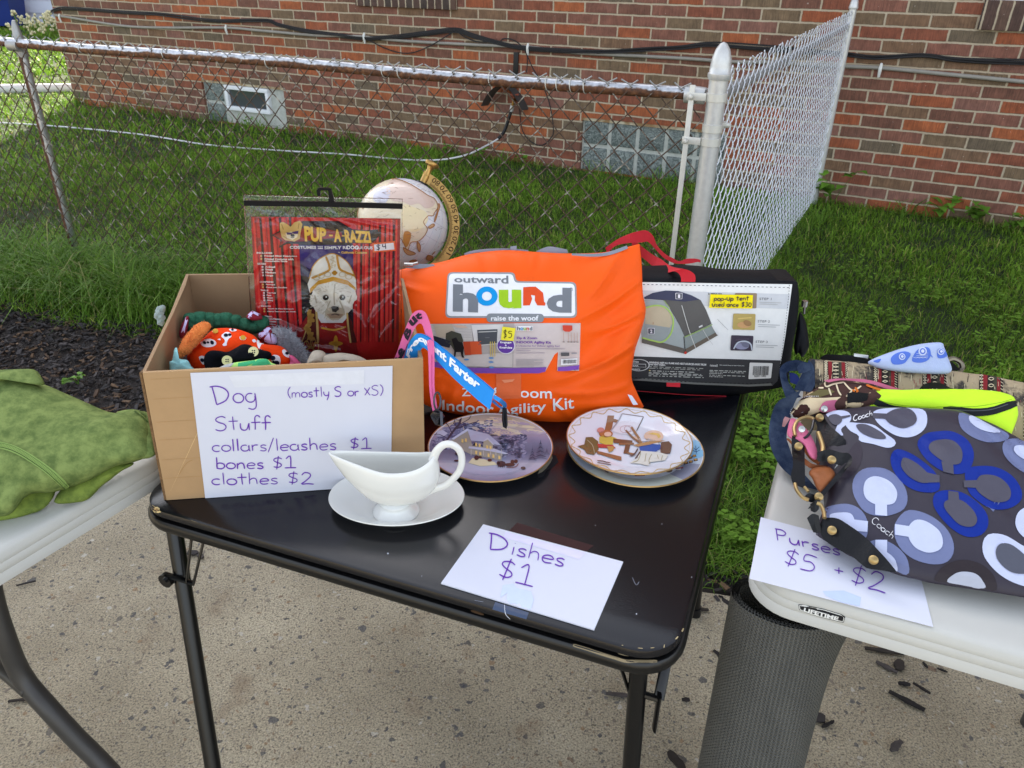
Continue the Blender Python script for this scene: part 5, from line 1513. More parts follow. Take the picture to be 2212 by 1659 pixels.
# saucer and gravy boat
zb = Z(1250, 1700, 650, 1270)
scp, sb_, sc_, sr_ = plate('saucer', zb, (84, 498), (1132, 476), TZ, 'small white oval saucer under the white gravy boat', 'saucer', rim=.020, mat=m_porc, sy=.72)
bpy.data.objects.remove([c for c in scp.children if c.name.startswith('gold')][0])
o = onz(zb(607, 612), TZ + .0064)
boat = thing('gravy_boat', o, 'white porcelain gravy boat with looped handle, standing on its saucer', 'gravy boat')
gb = V3(math.cos(R(1)), math.sin(R(1)))              # long axis to the right of the picture
gq = V3(-gb.y, gb.x)
NTH = 72
RT, RV = [0, .08, .2, .38, .6, .82, 1], [.36, .56, .75, .91, 1.0, .99, .92]
def boat_pt(th, t, off=0.0):
    """th round the bowl (0 = handle, pi = spout), t from foot to rim"""
    c_, s_ = math.cos(th), math.sin(th)
    sp_ = max(0, -c_) ** 3
    rim = .070 + .016 * max(0, c_) ** 3 + .018 * max(0, -c_) ** 2
    fu = float(np.interp(t, RT, RV))
    x = (.070 * c_ if c_ > 0 else .064 * c_) * fu
    x -= sp_ * .036 * max(0, (t - .25) / .75) ** 1.4
    y = .033 * s_ * fu * (1 - .28 * max(0, -c_) ** 2 * t)
    z = .020 + rim * t ** 1.1
    n_ = Vector((c_ * .7, s_, -.35 * (1 - t))).normalized()
    return o + gb * (x - n_.x * off) + gq * (y - n_.y * off) + UP * (z - n_.z * off * .4)
mb = MB()
ts = [0, .03, .08, .14, .2, .28, .36, .44, .52, .6, .68, .76, .84, .92, 1]
G = []
for k in range(NTH):
    th = 2 * math.pi * k / NTH
    col_ = [boat_pt(th, t) for t in ts]
    rimp = boat_pt(th, 1.0, .0017) + UP * .0015
    inn = [boat_pt(th, t, .0034) for t in reversed(ts[1:])]
    G.append(col_ + [rimp] + inn + [o + UP * .027])
mb.grid(G, closed_u=True, flip=True)
mb.lathe([(.0, .001), (.031, .0), (.036, .001), (.0362, .003), (.031, .007), (.0245, .0125), (.0225, .017), (.026, .0225)], 48, o)
mb.build('bowl', m_porc, boat, angle=180)
mb = MB()
hp = [(.060, .096), (.066, .112), (.0765, .1235), (.0885, .1245), (.0995, .115), (.1035, .097), (.098, .0745), (.080, .0525), (.064, .045), (.052, .040)]
hp = [o + gb * Vector(q).x + UP * Vector(q).y for q in [Vector((a, b)) for a, b in resample(hp, 34)]]
mb.tube(hp, [.0070 - .0016 * math.sin(math.pi * i / 33) for i in range(34)], 14, flat=.8, up=gq)
mb.build('handle', m_porc, boat, angle=180)
# ================================================================== KIT BAG, TENT BAG, LEASHES
m_orange = M('orange_nylon', C(252, 94, 14), .5, spec=.2, var=.05, vscale=5, bump=.1, bscale=500)
GREY, WHITE = C(122, 126, 132), C(236, 236, 238)
# --- orange kit bag, a soft sack leaning back on the tent bag
ob0, ob1 = onz(a3(230, 1560), TZ + .002), onz(a3(1900, 1600), TZ + .002)
ox = (ob1 - ob0).normalized(); ox.z = 0; ox.normalize(); oy = V3(-ox.y, ox.x)
lean = R(17)
on_ = (-oy * math.cos(lean) + UP * math.sin(lean)).normalized()
obase = lambda p: onpl(p, ob0 + oy * .035, on_)
T_ = PX(a3, [(-330, 330), (-20, 238), (300, 180), (550, 112), (850, 78), (1120, 92), (1400, 106), (1700, 98), (1900, 55), (2030, 22)])
B_ = PX(a3, [(-300, 1240), (0, 1330), (200, 1440), (520, 1530), (850, 1575), (1230, 1612), (1500, 1608), (1800, 1560), (2000, 1490), (2068, 1440)])
L_ = [T_[0], a3(-350, 700), a3(-330, 1000), B_[0]]
R_ = [T_[-1], *PX(a3, [(2050, 200), (2060, 450), (2085, 610), (2040, 800), (1990, 960), (1962, 1180), (2010, 1320)]), B_[-1]]
G = coons(T_, B_, L_, R_, 110, 84)
FOLDS = [(1, .22, .74, .40, .022, .016), (1, .40, .80, .47, .02, .013), (1, .60, .70, .74, .022, .018), (.97, .84, .66, .80, .02, .014), (.02, .06, .24, .2, .02, .012), (.93, .03, .80, .28, .022, .014), (.28, 1, .34, .80, .015, .010), (.5, 1, .5, .86, .013, .008), (.75, 1, .7, .85, .015, .010), (.12, .9, .28, .74, .02, .012), (.4, 0, .43, .13, .013, .009), (.62, 0, .6, .12, .012, .008)]
def folds(u, v):
    s = 0
    for u0, v0, u1, v1, w, a in FOLDS:
        dx, dy = u1 - u0, v1 - v0
        t = max(0, min(1, ((u - u0) * dx + (v - v0) * dy) / (dx * dx + dy * dy)))
        d = ((u - u0 - t * dx) * -dy + (v - v0 - t * dy) * dx) / math.hypot(dx, dy)
        dd = math.hypot(u - u0 - t * dx, v - v0 - t * dy)
        s += a * (1 - t) ** .7 * math.exp(-(dd / w) ** 2) * (1 if d > 0 else .2) - a * .6 * (1 - t) ** .7 * math.exp(-((dd - w * 1.6 if d < 0 else dd + w) / w) ** 2)
    return s
def obulge(u, v, b):
    e = (max(0, 4 * u * (1 - u)) ** .55) * (max(0, 4 * v * (1 - v)) ** .6)
    r_ = .075 * e * (1 + .25 * (v - .4))
    # creases running in from the right corner and lower edge
    cr_ = .017 * math.sin(9 * (v * 1.1 + u * .9) + 3 * nz((u * 3, v * 2, 0), 1, 1)) * max(0, u - .62) / .38
    cr_ += .012 * nz((u * 2.5, v * 2.5, 0), 1.2, 6) + .014 * nz((u * 5, v * 9, 1), 1, 3) * (v > .6) * (v - .6) * 3
    cr_ += .012 * nz((u * 16, v * 2.5, 2), 1, 8) * max(0, .25 - v) * 4
    d = (EYE - b).normalized()
    return d * max(.002, r_ + (cr_ + folds(u, v)) * min(1, e * 1.6))
def oback(u, v, b):
    e = (max(0, 4 * u * (1 - u)) ** .5) * (max(0, 4 * v * (1 - v)) ** .5)
    return (b - EYE).normalized() * .045 * e
kit = thing('kit_bag', ob0.lerp(ob1, .5) + oy * .04, 'bright orange zip up agility kit bag with a grey lettered logo panel', 'bag')
mb = MB(); slab(mb, G, obase, obulge, oback); mb.build('bag_body', m_orange, kit, angle=180); OBV = mb.bvh()
od = 1.55
dc = Decal(OBV, .0006, 12, od)
P3 = lambda pts: PX(a3, pts)
lg = [(385, 275), (920, 268), (948, 290), (955, 345), (1440, 352), (1478, 380), (1484, 640), (1455, 672), (380, 668), (338, 625), (352, 310)]
def rounded(pts, r, n=5):
    out = []
    m_ = len(pts)
    for i in range(m_):
        p, a, b = pts[i], pts[i - 1], pts[(i + 1) % m_]
        da, db_ = math.dist(p, a), math.dist(p, b); k = min(r, da / 2.1, db_ / 2.1)
        s = (p[0] + (a[0] - p[0]) * k / da, p[1] + (a[1] - p[1]) * k / da); e = (p[0] + (b[0] - p[0]) * k / db_, p[1] + (b[1] - p[1]) * k / db_)
        for t in np.linspace(0, 1, n): out.append(((1 - t) ** 2 * s[0] + 2 * t * (1 - t) * p[0] + t * t * e[0], (1 - t) ** 2 * s[1] + 2 * t * (1 - t) * p[1] + t * t * e[1]))
    return out
lo = [(360, 270), (945, 272), (952, 348), (1480, 356), (1486, 668), (338, 668)]
li = [(374, 284), (930, 288), (940, 362), (1466, 372), (1472, 654), (352, 652)]
dc.poly(PX(a3, rounded(lo, 46)), C(150, 152, 154), 1); dc.poly(PX(a3, rounded(li, 40)), WHITE, 2)
q = lambda a, b, c_, d: PX(a3, [a, b, c_, d])
dc.text('outward', q((418, 308), (886, 302), (888, 372), (420, 360)), GREY, 3, .02)
dc.text('h', q((408, 376), (628, 382), (626, 622), (406, 612)), GREY, 3, .05)
dc.ell(a3(702, 480), 93 / 4.03, 84 / 4.03, C(20, 150, 220), 3, hole=.46)
dc.text('u', q((806, 424), (1000, 424), (1002, 588), (806, 586)), C(160, 200, 40), 3, .06)
dc.poly(P3([(1018, 402), (1075, 398), (1126, 398), (1190, 450), (1200, 530), (1212, 540), (1208, 562), (1140, 560), (1118, 520), (1120, 475), (1085, 470), (1095, 505), (1075, 560), (1016, 562)]), C(226, 82, 40), 3)
dc.text('d', q((1224, 404), (1440, 410), (1438, 624), (1222, 622)), GREY, 3, .05)
dc.ell(a3(1434, 423), 4, 4, GREY, 3, hole=.8); dc.text('R', q((1429, 416), (1440, 416), (1440, 431), (1429, 431)), GREY, 3, .01)
dc.poly(PX(a3, rounded([(700, 630), (1198, 634), (1196, 708), (700, 708)], 38)), C(134, 138, 142), 3)
dc.text('raise the woof', q((738, 652), (1150, 648), (1150, 694), (738, 694)), WHITE, 4, .025)
dc.build('logo_print', kit, .5); dc = Decal(OBV, .0006, 12, od)
dc.text('Z', q((484, 1275), (560, 1275), (560, 1345), (484, 1345)), WHITE, 3, .012)
dc.text('ip', q((590, 1268), (690, 1268), (690, 1370), (590, 1370)), WHITE, 3, .012)
dc.text('& Zoom', q((748, 1268), (1268, 1275), (1268, 1368), (752, 1346)), WHITE, 3, .012)
dc.text('Indoor', q((316, 1375), (760, 1400), (760, 1515), (316, 1462)), WHITE, 3, .012)
dc.text('Agility', q((790, 1425), (1215, 1388), (1218, 1500), (792, 1535)), WHITE, 3, .012)
dc.text('Kit', q((1276, 1368), (1455, 1345), (1460, 1450), (1280, 1476)), WHITE, 3, .012)
dc.build('lettering', kit, .5)
dc = Decal(OBV, .0008, 12, od)
photo = [(200, 720), (830, 716), (940, 714), (1516, 712), (1505, 1130), (1312, 1126), (1320, 962), (1290, 985), (1212, 1128), (1150, 1142), (560, 1138), (230, 1088)]
dc.poly(P3(photo), C(206, 192, 188), 1)
dc.poly(P3([(205, 722), (940, 716), (930, 1096), (560, 1092), (228, 1040)]), C(178, 168, 164), 2)
dc.poly(P3([(205, 722), (570, 720), (585, 900), (440, 935), (240, 860)]), C(196, 190, 184), 3)
for yy in range(735, 850, 13): dc.line(P3([(212, yy), (575, yy - 3)]), 1.2, C(176, 170, 166), 3)
dc.poly(P3([(240, 724), (400, 722), (430, 790), (345, 840), (270, 830)]), C(186, 172, 152), 4); dc.poly(P3([(400, 724), (520, 738), (540, 756), (440, 752)]), C(206, 176, 156), 4)
dc.poly(P3([(570, 730), (845, 726), (842, 890), (600, 910)]), C(214, 210, 206), 4); dc.poly(P3([(622, 775), (796, 768), (790, 885), (630, 900)]), C(78, 80, 84), 5); dc.line(P3([(630, 792), (790, 786)]), 2, C(180, 180, 176), 6); dc.line(P3([(690, 840), (730, 838)]), 1.5, C(110, 110, 112), 6)
dc.poly(P3([(500, 872), (655, 868), (662, 980), (515, 985)]), C(206, 86, 50), 5); dc.poly(P3([(500, 872), (560, 870), (570, 985), (515, 985)]), C(182, 70, 42), 6)
dc.poly(P3([(350, 800), (400, 780), (480, 805), (500, 860), (480, 930), (430, 960), (390, 900), (345, 870)]), C(70, 70, 60), 5)
dc.poly(P3([(400, 850), (440, 835), (460, 870), (495, 880), (505, 920), (500, 985), (512, 1010), (490, 1008), (478, 960), (440, 960), (432, 1005), (420, 1005), (425, 930)]), C(30, 28, 30), 6); dc.poly(P3([(490, 925), (520, 896), (505, 935)]), C(30, 28, 30), 6)
dc.poly(P3([(240, 820), (340, 850), (400, 870), (380, 925), (300, 905), (250, 868)]), C(44, 46, 58), 5)
dc.poly(P3([(590, 985), (925, 960), (922, 1090), (430, 1080), (360, 1010)]), C(196, 186, 182), 4)
for x in (735, 752, 772): dc.line(P3([(x, 870), (x + 2, 1000)]), 1.8, C(204, 178, 96), 6)
for x, y in ((530, 1026), (742, 1012), (740, 1046), (745, 1088)): dc.ell(a3(x, y), 5.5, 2, C(96, 140, 190), 6, n=10)
dc.poly(P3([(222, 1040), (560, 1092), (930, 1096), (1216, 1090), (1205, 1128), (1150, 1142), (560, 1138), (230, 1088)]), C(126, 78, 170), 5)
dc.poly(P3([(1316, 1092), (1508, 1078), (1505, 1130), (1314, 1126)]), C(126, 78, 170), 5)
dc.ell(a3(868, 905), 19.5, 17.5, C(226, 220, 230), 6); dc.ell(a3(868, 905), 17.6, 15.6, C(98, 58, 150), 7)
WH = C(236, 232, 240)
dc.text('Engage', q((820, 868), (916, 868), (916, 890), (820, 886)), WH, 8, .03); dc.text('&', q((860, 894), (876, 894), (876, 908), (860, 908)), WH, 8, .03); dc.text('Exercise', q((815, 910), (922, 910), (922, 930), (815, 926)), WH, 8, .03)
PU = C(112, 66, 150)
dc.text('Zip & Zoom', q((956, 832), (1136, 832), (1136, 858), (956, 856)), PU, 6, .03)
dc.text('INDOOR Agility Kit', q((954, 868), (1255, 866), (1255, 896), (954, 892)), PU, 6, .035)
dc.text('3 Obstacles for indoor agility fun!', q((954, 900), (1330, 898), (1330, 920), (954, 918)), C(140, 112, 156), 6, .012)
for yy, x1 in ((932, 1378), (948, 1080), (968, 1200)): dc.line(P3([(954, yy), (x1, yy - 2)]), 1.2, C(160, 146, 160), 6)
for k in range(8): dc.line(P3([(952, 1022 + k * 8), (random.choice([1186, 1160, 1190, 1110]), 1022 + k * 8)]), .8, C(164, 156, 160), 6)
dc.poly(P3([(958, 742), (1100, 740), (1098, 782), (958, 780)]), C(232, 230, 230), 6)
for ch, x0, x1, c_ in (('h', 964, 990, (110, 110, 116)), ('o', 992, 1016, (30, 140, 200)), ('u', 1018, 1042, (150, 180, 60)), ('n', 1044, 1066, (206, 80, 60)), ('d', 1070, 1094, (110, 110, 116))):
    dc.text(ch, q((x0, 746 if ch in 'hd' else 754), (x1, 746 if ch in 'hd' else 754), (x1, 778), (x0, 778)), C(*c_), 7, .03)
dc.poly(P3([(1358, 732), (1442, 730), (1440, 770), (1415, 785), (1380, 784), (1360, 772)]), C(206, 70, 50), 6)
for x in (1365, 1405, 1430, 1455, 1480): dc.line(P3([(x, 790), (x, 868)]), .9, C(190, 150, 130), 6); dc.ell(a3(x, 870), 3, 1.1, C(130, 120, 120), 6, n=8)
dc.poly(P3([(1340, 962), (1412, 960), (1412, 990), (1340, 992)]), C(92, 90, 92), 6); dc.line(P3([(1430, 968), (1478, 966)]), 3, C(150, 146, 150), 6)
dc.poly(P3([(1340, 1018), (1482, 1012), (1480, 1066), (1340, 1072)]), C(232, 230, 230), 6)
x = 1356
while x < 1470:
    w_ = random.choice((2, 3, 4)); dc.poly(P3([(x, 1024), (x + w_, 1024), (x + w_, 1058), (x, 1059)]), C(50, 48, 52), 7); x += w_ + random.choice((2, 3, 4))
dc.build('photo_panel', kit, .35)
dc = Decal(OBV, .0010, 12, od)
dc.poly(P3([(840, 750), (950, 762), (932, 866), (826, 858)]), C(240, 226, 60), 9)
for l in ([(876, 790), (862, 780), (852, 796), (870, 812), (872, 828), (852, 836)], [(866, 772), (860, 846)], [(920, 790), (895, 788), (892, 806), (912, 804), (918, 824), (906, 838), (890, 836)]): dc.line(P3(l), 1.5, C(60, 52, 30), 10)
dc.build('price_sticker', kit, .5)
dc = Decal(OBV, .0011, 12, od)
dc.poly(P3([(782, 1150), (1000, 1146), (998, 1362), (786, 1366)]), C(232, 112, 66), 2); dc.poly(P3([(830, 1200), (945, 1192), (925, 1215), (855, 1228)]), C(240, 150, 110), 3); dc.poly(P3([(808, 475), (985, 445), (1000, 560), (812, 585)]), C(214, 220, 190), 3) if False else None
dc.build('clear_tape', kit, .15); dc = Decal(OBV, .0011, 12, od)
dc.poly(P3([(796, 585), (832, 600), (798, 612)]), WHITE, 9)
dc.build('clear_tape', kit, .15)
m_zip = M('grey_webbing', C(138, 144, 156), .7, var=.08, bump=.3, bscale=900)
mb = MB(); strap(mb, PX(a3, [(0, 196), (110, 196), (240, 200)]), PX(a3, [(0, 232), (120, 238), (250, 214)]), [dep(obase(a3(60, 200))) - .012] * 2, .003, 12); mb.build('zip_tape', m_zip, kit)
mb = MB(); strap(mb, PX(a3, [(1440, 106), (1620, 108), (1760, 92), (1920, 36)]), PX(a3, [(1440, 122), (1620, 134), (1780, 118), (1930, 62)]), [dep(obase(a3(1600, 110))) - .02, dep(obase(a3(1920, 50))) - .008], .003, 16); mb.build('zip_tape', m_zip, kit)
mb = MB(); strap(mb, PX(a3, [(500, 108), (560, 85), (700, 66), (900, 62), (1060, 76)]), PX(a3, [(510, 125), (580, 104), (720, 90), (900, 84), (1070, 100)]), [dep(obase(a3(700, 80))) + .012] * 2, .004, 20)
strap(mb, PX(a3, [(1130, 88), (1190, 60), (1260, 46), (1400, 72)]), PX(a3, [(1140, 104), (1250, 100), (1330, 104), (1410, 102)]), [dep(obase(a3(1250, 80))) + .012] * 2, .004, 20); mb.build('mesh_handle', m_zip, kit)
mb = MB(); strap(mb, PX(a3, [(905, 45), (905, 70), (908, 84)]), PX(a3, [(962, 38), (960, 66), (958, 84)]), [dep(obase(a3(930, 70))) + .006] * 2, .004, 6); mb.build('handle_keeper', m_zip, kit)
mb = MB(); strap(mb, PX(a3, [(1926, 1332), (1975, 1425)]), PX(a3, [(1965, 1345), (2018, 1422)]), [dep(obase(a3(1970, 1380))) - .03] * 2, .0015, 4); mb.build('sewn_tag', M('tag_white', C(220, 224, 236), .6), kit)
m_met = M('bright_metal', C(190, 190, 186), .25, .9, var=.05)
mb = MB(); p = at(a3(20, 205), dep(obase(a3(60, 200))) - .018); mb.tube([p - ox * .008, p + ox * .008], .004, 8); mb.tube([p + ox * .004, p + ox * .018 + UP * .004], .0026, 8); mb.build('zip_pull', m_met, kit)

# --- black tent bag
m_nyl = M('black_nylon', C(17, 18, 22), .6, spec=.15, var=.12, vscale=8, bump=.25, bscale=160)
m_red = M('red_webbing', C(206, 34, 48), .65, var=.06, bump=.35, bscale=700)
tb0, tb1 = onz(a4(220, 1568), TZ), onz(a4(1240, 1572), TZ)
tx = (tb1 - tb0); tx.z = 0; tx.normalize(); ty = V3(-tx.y, tx.x)
tl_ = R(7)
tn = (-ty * math.cos(tl_) + UP * math.sin(tl_)).normalized()
tpt = tb0 + ty * .012
tbase = lambda p: onpl(p, tpt, tn)
T_ = PX(a4, [(-260, 452), (300, 452), (660, 458), (1200, 476), (1690, 488), (1752, 500)])
B_ = PX(a4, [(-300, 1540), (220, 1552), (700, 1562), (1100, 1562), (1300, 1535), (1560, 1490), (1660, 1455)])
L_ = [T_[0], a4(-280, 1000), B_[0]]
R_ = [T_[-1], *PX(a4, [(1768, 640), (1752, 860), (1700, 1160)]), B_[-1]]
G = coons(T_, B_, L_, R_, 48, 34)
def tfront(u, v, b):
    e = (4 * u * (1 - u)) ** .4 * (4 * v * (1 - v)) ** .45
    return tn * (.016 * e + .003 * nz((u * 4, v * 3, 0), 1, 2) * e)
def tback(u, v, b):
    e = max(0, (4 * u * (1 - u))) ** .35 * max(0, (4 * v * (1 - v))) ** .35
    return -tn * (.105 + .05 * e) + tx * ((u - .5) * .03) + UP * (.006 * nz((u * 6, v * 4, 3), 1, 5))
tent = thing('tent_bag', tb0.lerp(tb1, .6) + ty * .05, 'black nylon tent bag with red handles and a white printed instruction panel', 'bag')
mb = MB(); slab(mb, G, tbase, tfront, tback); mb.build('bag_body', m_nyl, tent, angle=60); TBV = mb.bvh()
P4 = lambda pts: PX(a4, pts)
q4 = lambda a, b, c_, d: PX(a4, [a, b, c_, d])
dc = Decal(TBV, .0006, 14, 1.7)
PW, DG = C(234, 234, 232), C(64, 64, 66)
dc.poly(P4([(-60, 496), (310, 500), (700, 505), (1200, 515), (1704, 520), (1680, 700), (1640, 1000), (1600, 1230), (1565, 1420), (1520, 1462), (1300, 1470), (800, 1450), (190, 1412), (-80, 1400)]), PW, 1)
dc.poly(P4([(-60, 1160), (240, 1190), (700, 1205), (1597, 1228), (1565, 1420), (1520, 1462), (1300, 1470), (800, 1450), (190, 1412), (-80, 1400)]), DG, 2)
dc.poly(P4([(300, 576), (900, 590), (1684, 612), (1664, 750), (900, 720), (300, 700)]), C(208, 210, 214), 2)
dc.poly(P4([(330, 1392), (800, 1432), (1290, 1452), (1500, 1440), (1520, 1460), (1300, 1470), (800, 1450), (200, 1410)]), C(120, 120, 116), 3)
for l in ([(310, 522), (700, 528), (1200, 540), (1672, 550)], [(1676, 525), (1660, 700), (1625, 1000), (1570, 1400)], [(200, 1384), (700, 1425), (1300, 1440), (1520, 1430)]):
    P = resample(l, 70)
    for i in range(0, 69, 2): dc.line(P4([P[i], P[i + 1]]), 1.3, C(52, 54, 60) if l[0][1] < 1000 else C(30, 30, 30), 3)
# tent picture
dc.poly(P4([(320, 640), (400, 600), (520, 577), (640, 582), (760, 620), (850, 668), (900, 760), (950, 885), (700, 1010), (640, 880), (545, 720), (500, 668), (330, 655)]), C(96, 94, 92), 3)
dc.poly(P4([(320, 640), (400, 600), (520, 577), (640, 582), (760, 620), (840, 662), (700, 680), (520, 664), (330, 655)]), C(66, 68, 92), 4)
dc.poly(P4([(325, 660), (505, 672), (560, 760), (650, 900), (700, 1010), (695, 1130), (300, 1020), (290, 900)]), C(160, 168, 168), 4)
dc.poly(P4([(700, 1010), (950, 888), (1010, 985), (700, 1160)]), C(140, 148, 146), 4)
dc.poly(P4([(300, 1008), (690, 1112), (705, 1165), (300, 1062)]), C(104, 98, 92), 5); dc.poly(P4([(705, 1120), (985, 965), (1010, 990), (705, 1166)]), C(108, 98, 88), 5)
dc.poly(P4([(330, 740), (430, 718), (510, 735), (570, 800), (585, 880), (560, 920), (330, 885)]), C(190, 178, 152), 5); dc.poly(P4([(330, 885), (560, 920), (530, 1020), (470, 1050), (310, 1010)]), C(150, 158, 158), 5)
dc.line(P4([(335, 735), (430, 714), (520, 735), (582, 810), (590, 900), (560, 990), (490, 1052), (400, 1040), (300, 1012)]), 3.2, C(170, 204, 104), 6)
dc.line(P4([(695, 1008), (860, 935), (955, 890)]), 2, C(150, 176, 104), 6); dc.line(P4([(505, 668), (560, 740)]), 1.6, C(150, 176, 104), 6)
dc.line(P4([(670, 712), (740, 950), (800, 1110)]), 1.5, C(206, 206, 202), 6); dc.line(P4([(865, 935), (910, 1010), (960, 1080)]), 1, C(206, 206, 202), 6); dc.line(P4([(1000, 840), (1100, 940)]), .8, C(160, 160, 160), 6); dc.line(P4([(690, 1000), (704, 1160)]), 1.8, C(62, 62, 62), 6); dc.line(P4([(950, 890), (1005, 985)]), 3.4, C(228, 228, 228), 6); dc.ell(a4(705, 1152), 3, 3, C(196, 66, 56), 7); dc.line(P4([(405, 868), (403, 890)]), 1, C(170, 90, 60), 6)
dc.poly(P4([(828, 908), (862, 892), (864, 908), (830, 922)]), C(210, 210, 210), 6)
for t_, cx, cy in (('1', 643, 627), ('2', 385, 950)):
    dc.poly(PX(a4, rounded([(cx - 33, cy - 29), (cx + 33, cy - 29), (cx + 31, cy + 29), (cx - 32, cy + 29)], 8)), WH, 7); dc.poly(PX(a4, rounded([(cx - 28, cy - 25), (cx + 28, cy - 25), (cx + 27, cy + 25), (cx - 28, cy + 25)], 6)), C(90, 92, 100), 8)
    dc.text(t_, q4((cx - 10, cy - 16), (cx + 10, cy - 16), (cx + 10, cy + 17), (cx - 10, cy + 17)), WH, 9, .03)
TX = C(122, 122, 124)
for t_, x, y in (('STEP 1', 1396, 643), ('STEP 2', 1381, 851), ('STEP 3', 1360, 1041)):
    dc.text(t_, q4((x, y), (x + 112, y + 2), (x + 110, y + 24), (x - 2, y + 22)), TX, 4, .012, 1.15)
    for k in (0, 1): dc.line(P4([(x, y + 42 + 17 * k), (x + (205 if k == 0 else 170), y + 48 + 17 * k)]), 1.6, C(186, 186, 186), 4)
for pts, cs in (([(1168, 600), (1372, 602), (1366, 742), (1164, 738)], [(150, 130, 110), (190, 150, 120)]), ([(1152, 790), (1360, 794), (1352, 945), (1144, 938)], [(186, 164, 100), (206, 160, 112)]), ([(1132, 992), (1340, 998), (1330, 1138), (1124, 1134)], [(74, 66, 78), (150, 150, 176)])):
    dc.poly(PX(a4, rounded(pts, 12)), C(*cs[0]), 4)
    cx, cy = sum(p[0] for p in pts) / 4, sum(p[1] for p in pts) / 4
    dc.ell(a4(cx, cy + 28), 15, 7, C(*cs[1]), 5); dc.ell(a4(cx + 30, cy + 10), 9, 6, C(*[int(c * .8) for c in cs[1]]), 6, .4); dc.line(P4([(cx - 60, cy - 30), (cx + 70, cy - 40)]), 3, C(*[min(255, int(c * 1.15)) for c in cs[0]]), 5)
dc.line(P4([(1152, 1118), (1190, 1060), (1260, 1046), (1310, 1072), (1322, 1130)]), 3, C(196, 202, 214), 7)
dc.text('5 MINUTE', q4((918, 600), (1046, 604), (1046, 618), (918, 616)), C(70, 70, 72), 4, .03)
dc.text('WARNING: KEEP ALL FLAME AND HEAT SOURCES AWAY FROM', q4((368, 1236), (900, 1256), (898, 1276), (366, 1252)), C(220, 220, 218), 4, .04)
dc.text('THIS TENT FABRIC.', q4((366, 1256), (522, 1262), (522, 1278), (366, 1270)), C(220, 220, 218), 4, .04)
for x0, x1, y, c_ in ((366, 900, 1284, 170), (366, 840, 1298, 160), (366, 790, 1322, 196), (364, 880, 1340, 190), (362, 880, 1352, 180), (362, 905, 1368, 186), (930, 1270, 1318, 190), (930, 1250, 1332, 180), (928, 1060, 1346, 190), (928, 1268, 1362, 185), (928, 1060, 1376, 190)):
    P = resample([(x0, y), (x1, y + (x1 - x0) * .035)], 40, smooth=False)
    i = 0
    while i < 38:
        l = random.randint(1, 5); dc.line(P4([P[i], P[min(39, i + l)]]), 1.7, C(c_, c_, c_ - 6), 4); i += l + 1
dc.text('newell', q4((936, 1258), (1006, 1262), (1004, 1286), (934, 1282)), C(214, 214, 212), 4, .01)
dc.text('We would love to hear from you', q4((1022, 1264), (1254, 1272), (1253, 1282), (1021, 1276)), C(206, 206, 204), 4, .03)
dc.poly(P4([(372, 1310), (380, 1322), (366, 1322)]), C(226, 196, 60), 5)
for rx, ry in ((24, 13),): dc.ell(a4(270, 1270), rx, ry, C(206, 206, 204), 4, hole=.9)
dc.poly(P4([(180, 1254), (338, 1258), (340, 1290), (180, 1284)]), C(206, 206, 204), 5); dc.poly(P4([(180, 1258), (333, 1262), (335, 1286), (180, 1280)]), DG, 6); dc.text('YEAR', q4((196, 1264), (270, 1266), (270, 1280), (196, 1278)), C(220, 220, 218), 7, .03); dc.text('LIMITED', q4((186, 1228), (272, 1232), (270, 1246), (184, 1242)), C(220, 220, 218), 7, .03); dc.text('WARRANTY', q4((170, 1296), (286, 1300), (284, 1314), (168, 1310)), C(220, 220, 218), 7, .03)
dc.poly(PX(a4, rounded([(1304, 1246), (1518, 1252), (1502, 1392), (1292, 1400)], 10)), C(232, 230, 226), 4)
x = 1330
while x < 1472:
    w_ = random.choice((2, 3, 5)); dc.poly(P4([(x + 6, 1278), (x + w_ + 6, 1278), (x + w_, 1362), (x, 1362)]), C(34, 34, 36), 5); x += w_ + random.choice((2, 3, 4))
dc.text('76501 15402', q4((1344, 1364), (1456, 1360), (1456, 1378), (1344, 1382)), C(60, 60, 60), 5, .01)
dc.build('printed_panel', tent, .4)
dc = Decal(TBV, .0012, 14, 1.7)
dc.poly(P4([(934, 612), (1328, 618), (1322, 740), (922, 734)]), C(252, 232, 20), 5)
o_ = a4(0, 0)
def h4(t_, p0, p1, hgt):
    u = a4(4, -hgt); dc.hand(t_, a4(*p0), a4(*p1), (u[0] - o_[0], u[1] - o_[1]), 1.7, C(70, 50, 66), 7)
h4('pop-Up tent', (962, 668), (1290, 664), 44); h4('Used once $30', (944, 720), (1310, 722), 42)
dc.build('price_sticker', tent, .5)
mb = MB()
dT = lambda p: dep(tbase(a4(*p)))
strap(mb, P4([(-40, 180), (60, 108), (170, 54), (270, 24), (348, 18), (408, 70), (440, 150), (490, 210), (540, 250), (600, 280), (650, 305), (720, 282), (800, 280), (852, 292)]), P4([(-20, 230), (60, 160), (180, 135), (300, 130), (345, 120), (380, 140), (430, 195), (500, 268), (560, 305), (610, 325), (690, 330), (760, 325), (820, 312), (850, 318)]), [1.66, 1.62, 1.70, 1.80, 1.86], .003, 50)
mb.build('carry_handle', m_red, tent)
mb = MB()
strap(mb, P4([(180, 60), (300, 165), (400, 240), (480, 285), (540, 330), (600, 360), (700, 378), (760, 400), (800, 440), (800, 498)]), P4([(240, 240), (310, 275), (400, 350), (480, 410), (540, 412), (600, 398), (640, 415), (660, 440), (668, 470), (666, 497)]), [1.70, 1.66, 1.60, dT((730, 480)) - .03, dT((730, 495)) - .018], .003, 50)
mb.build('carry_handle', m_red, tent)
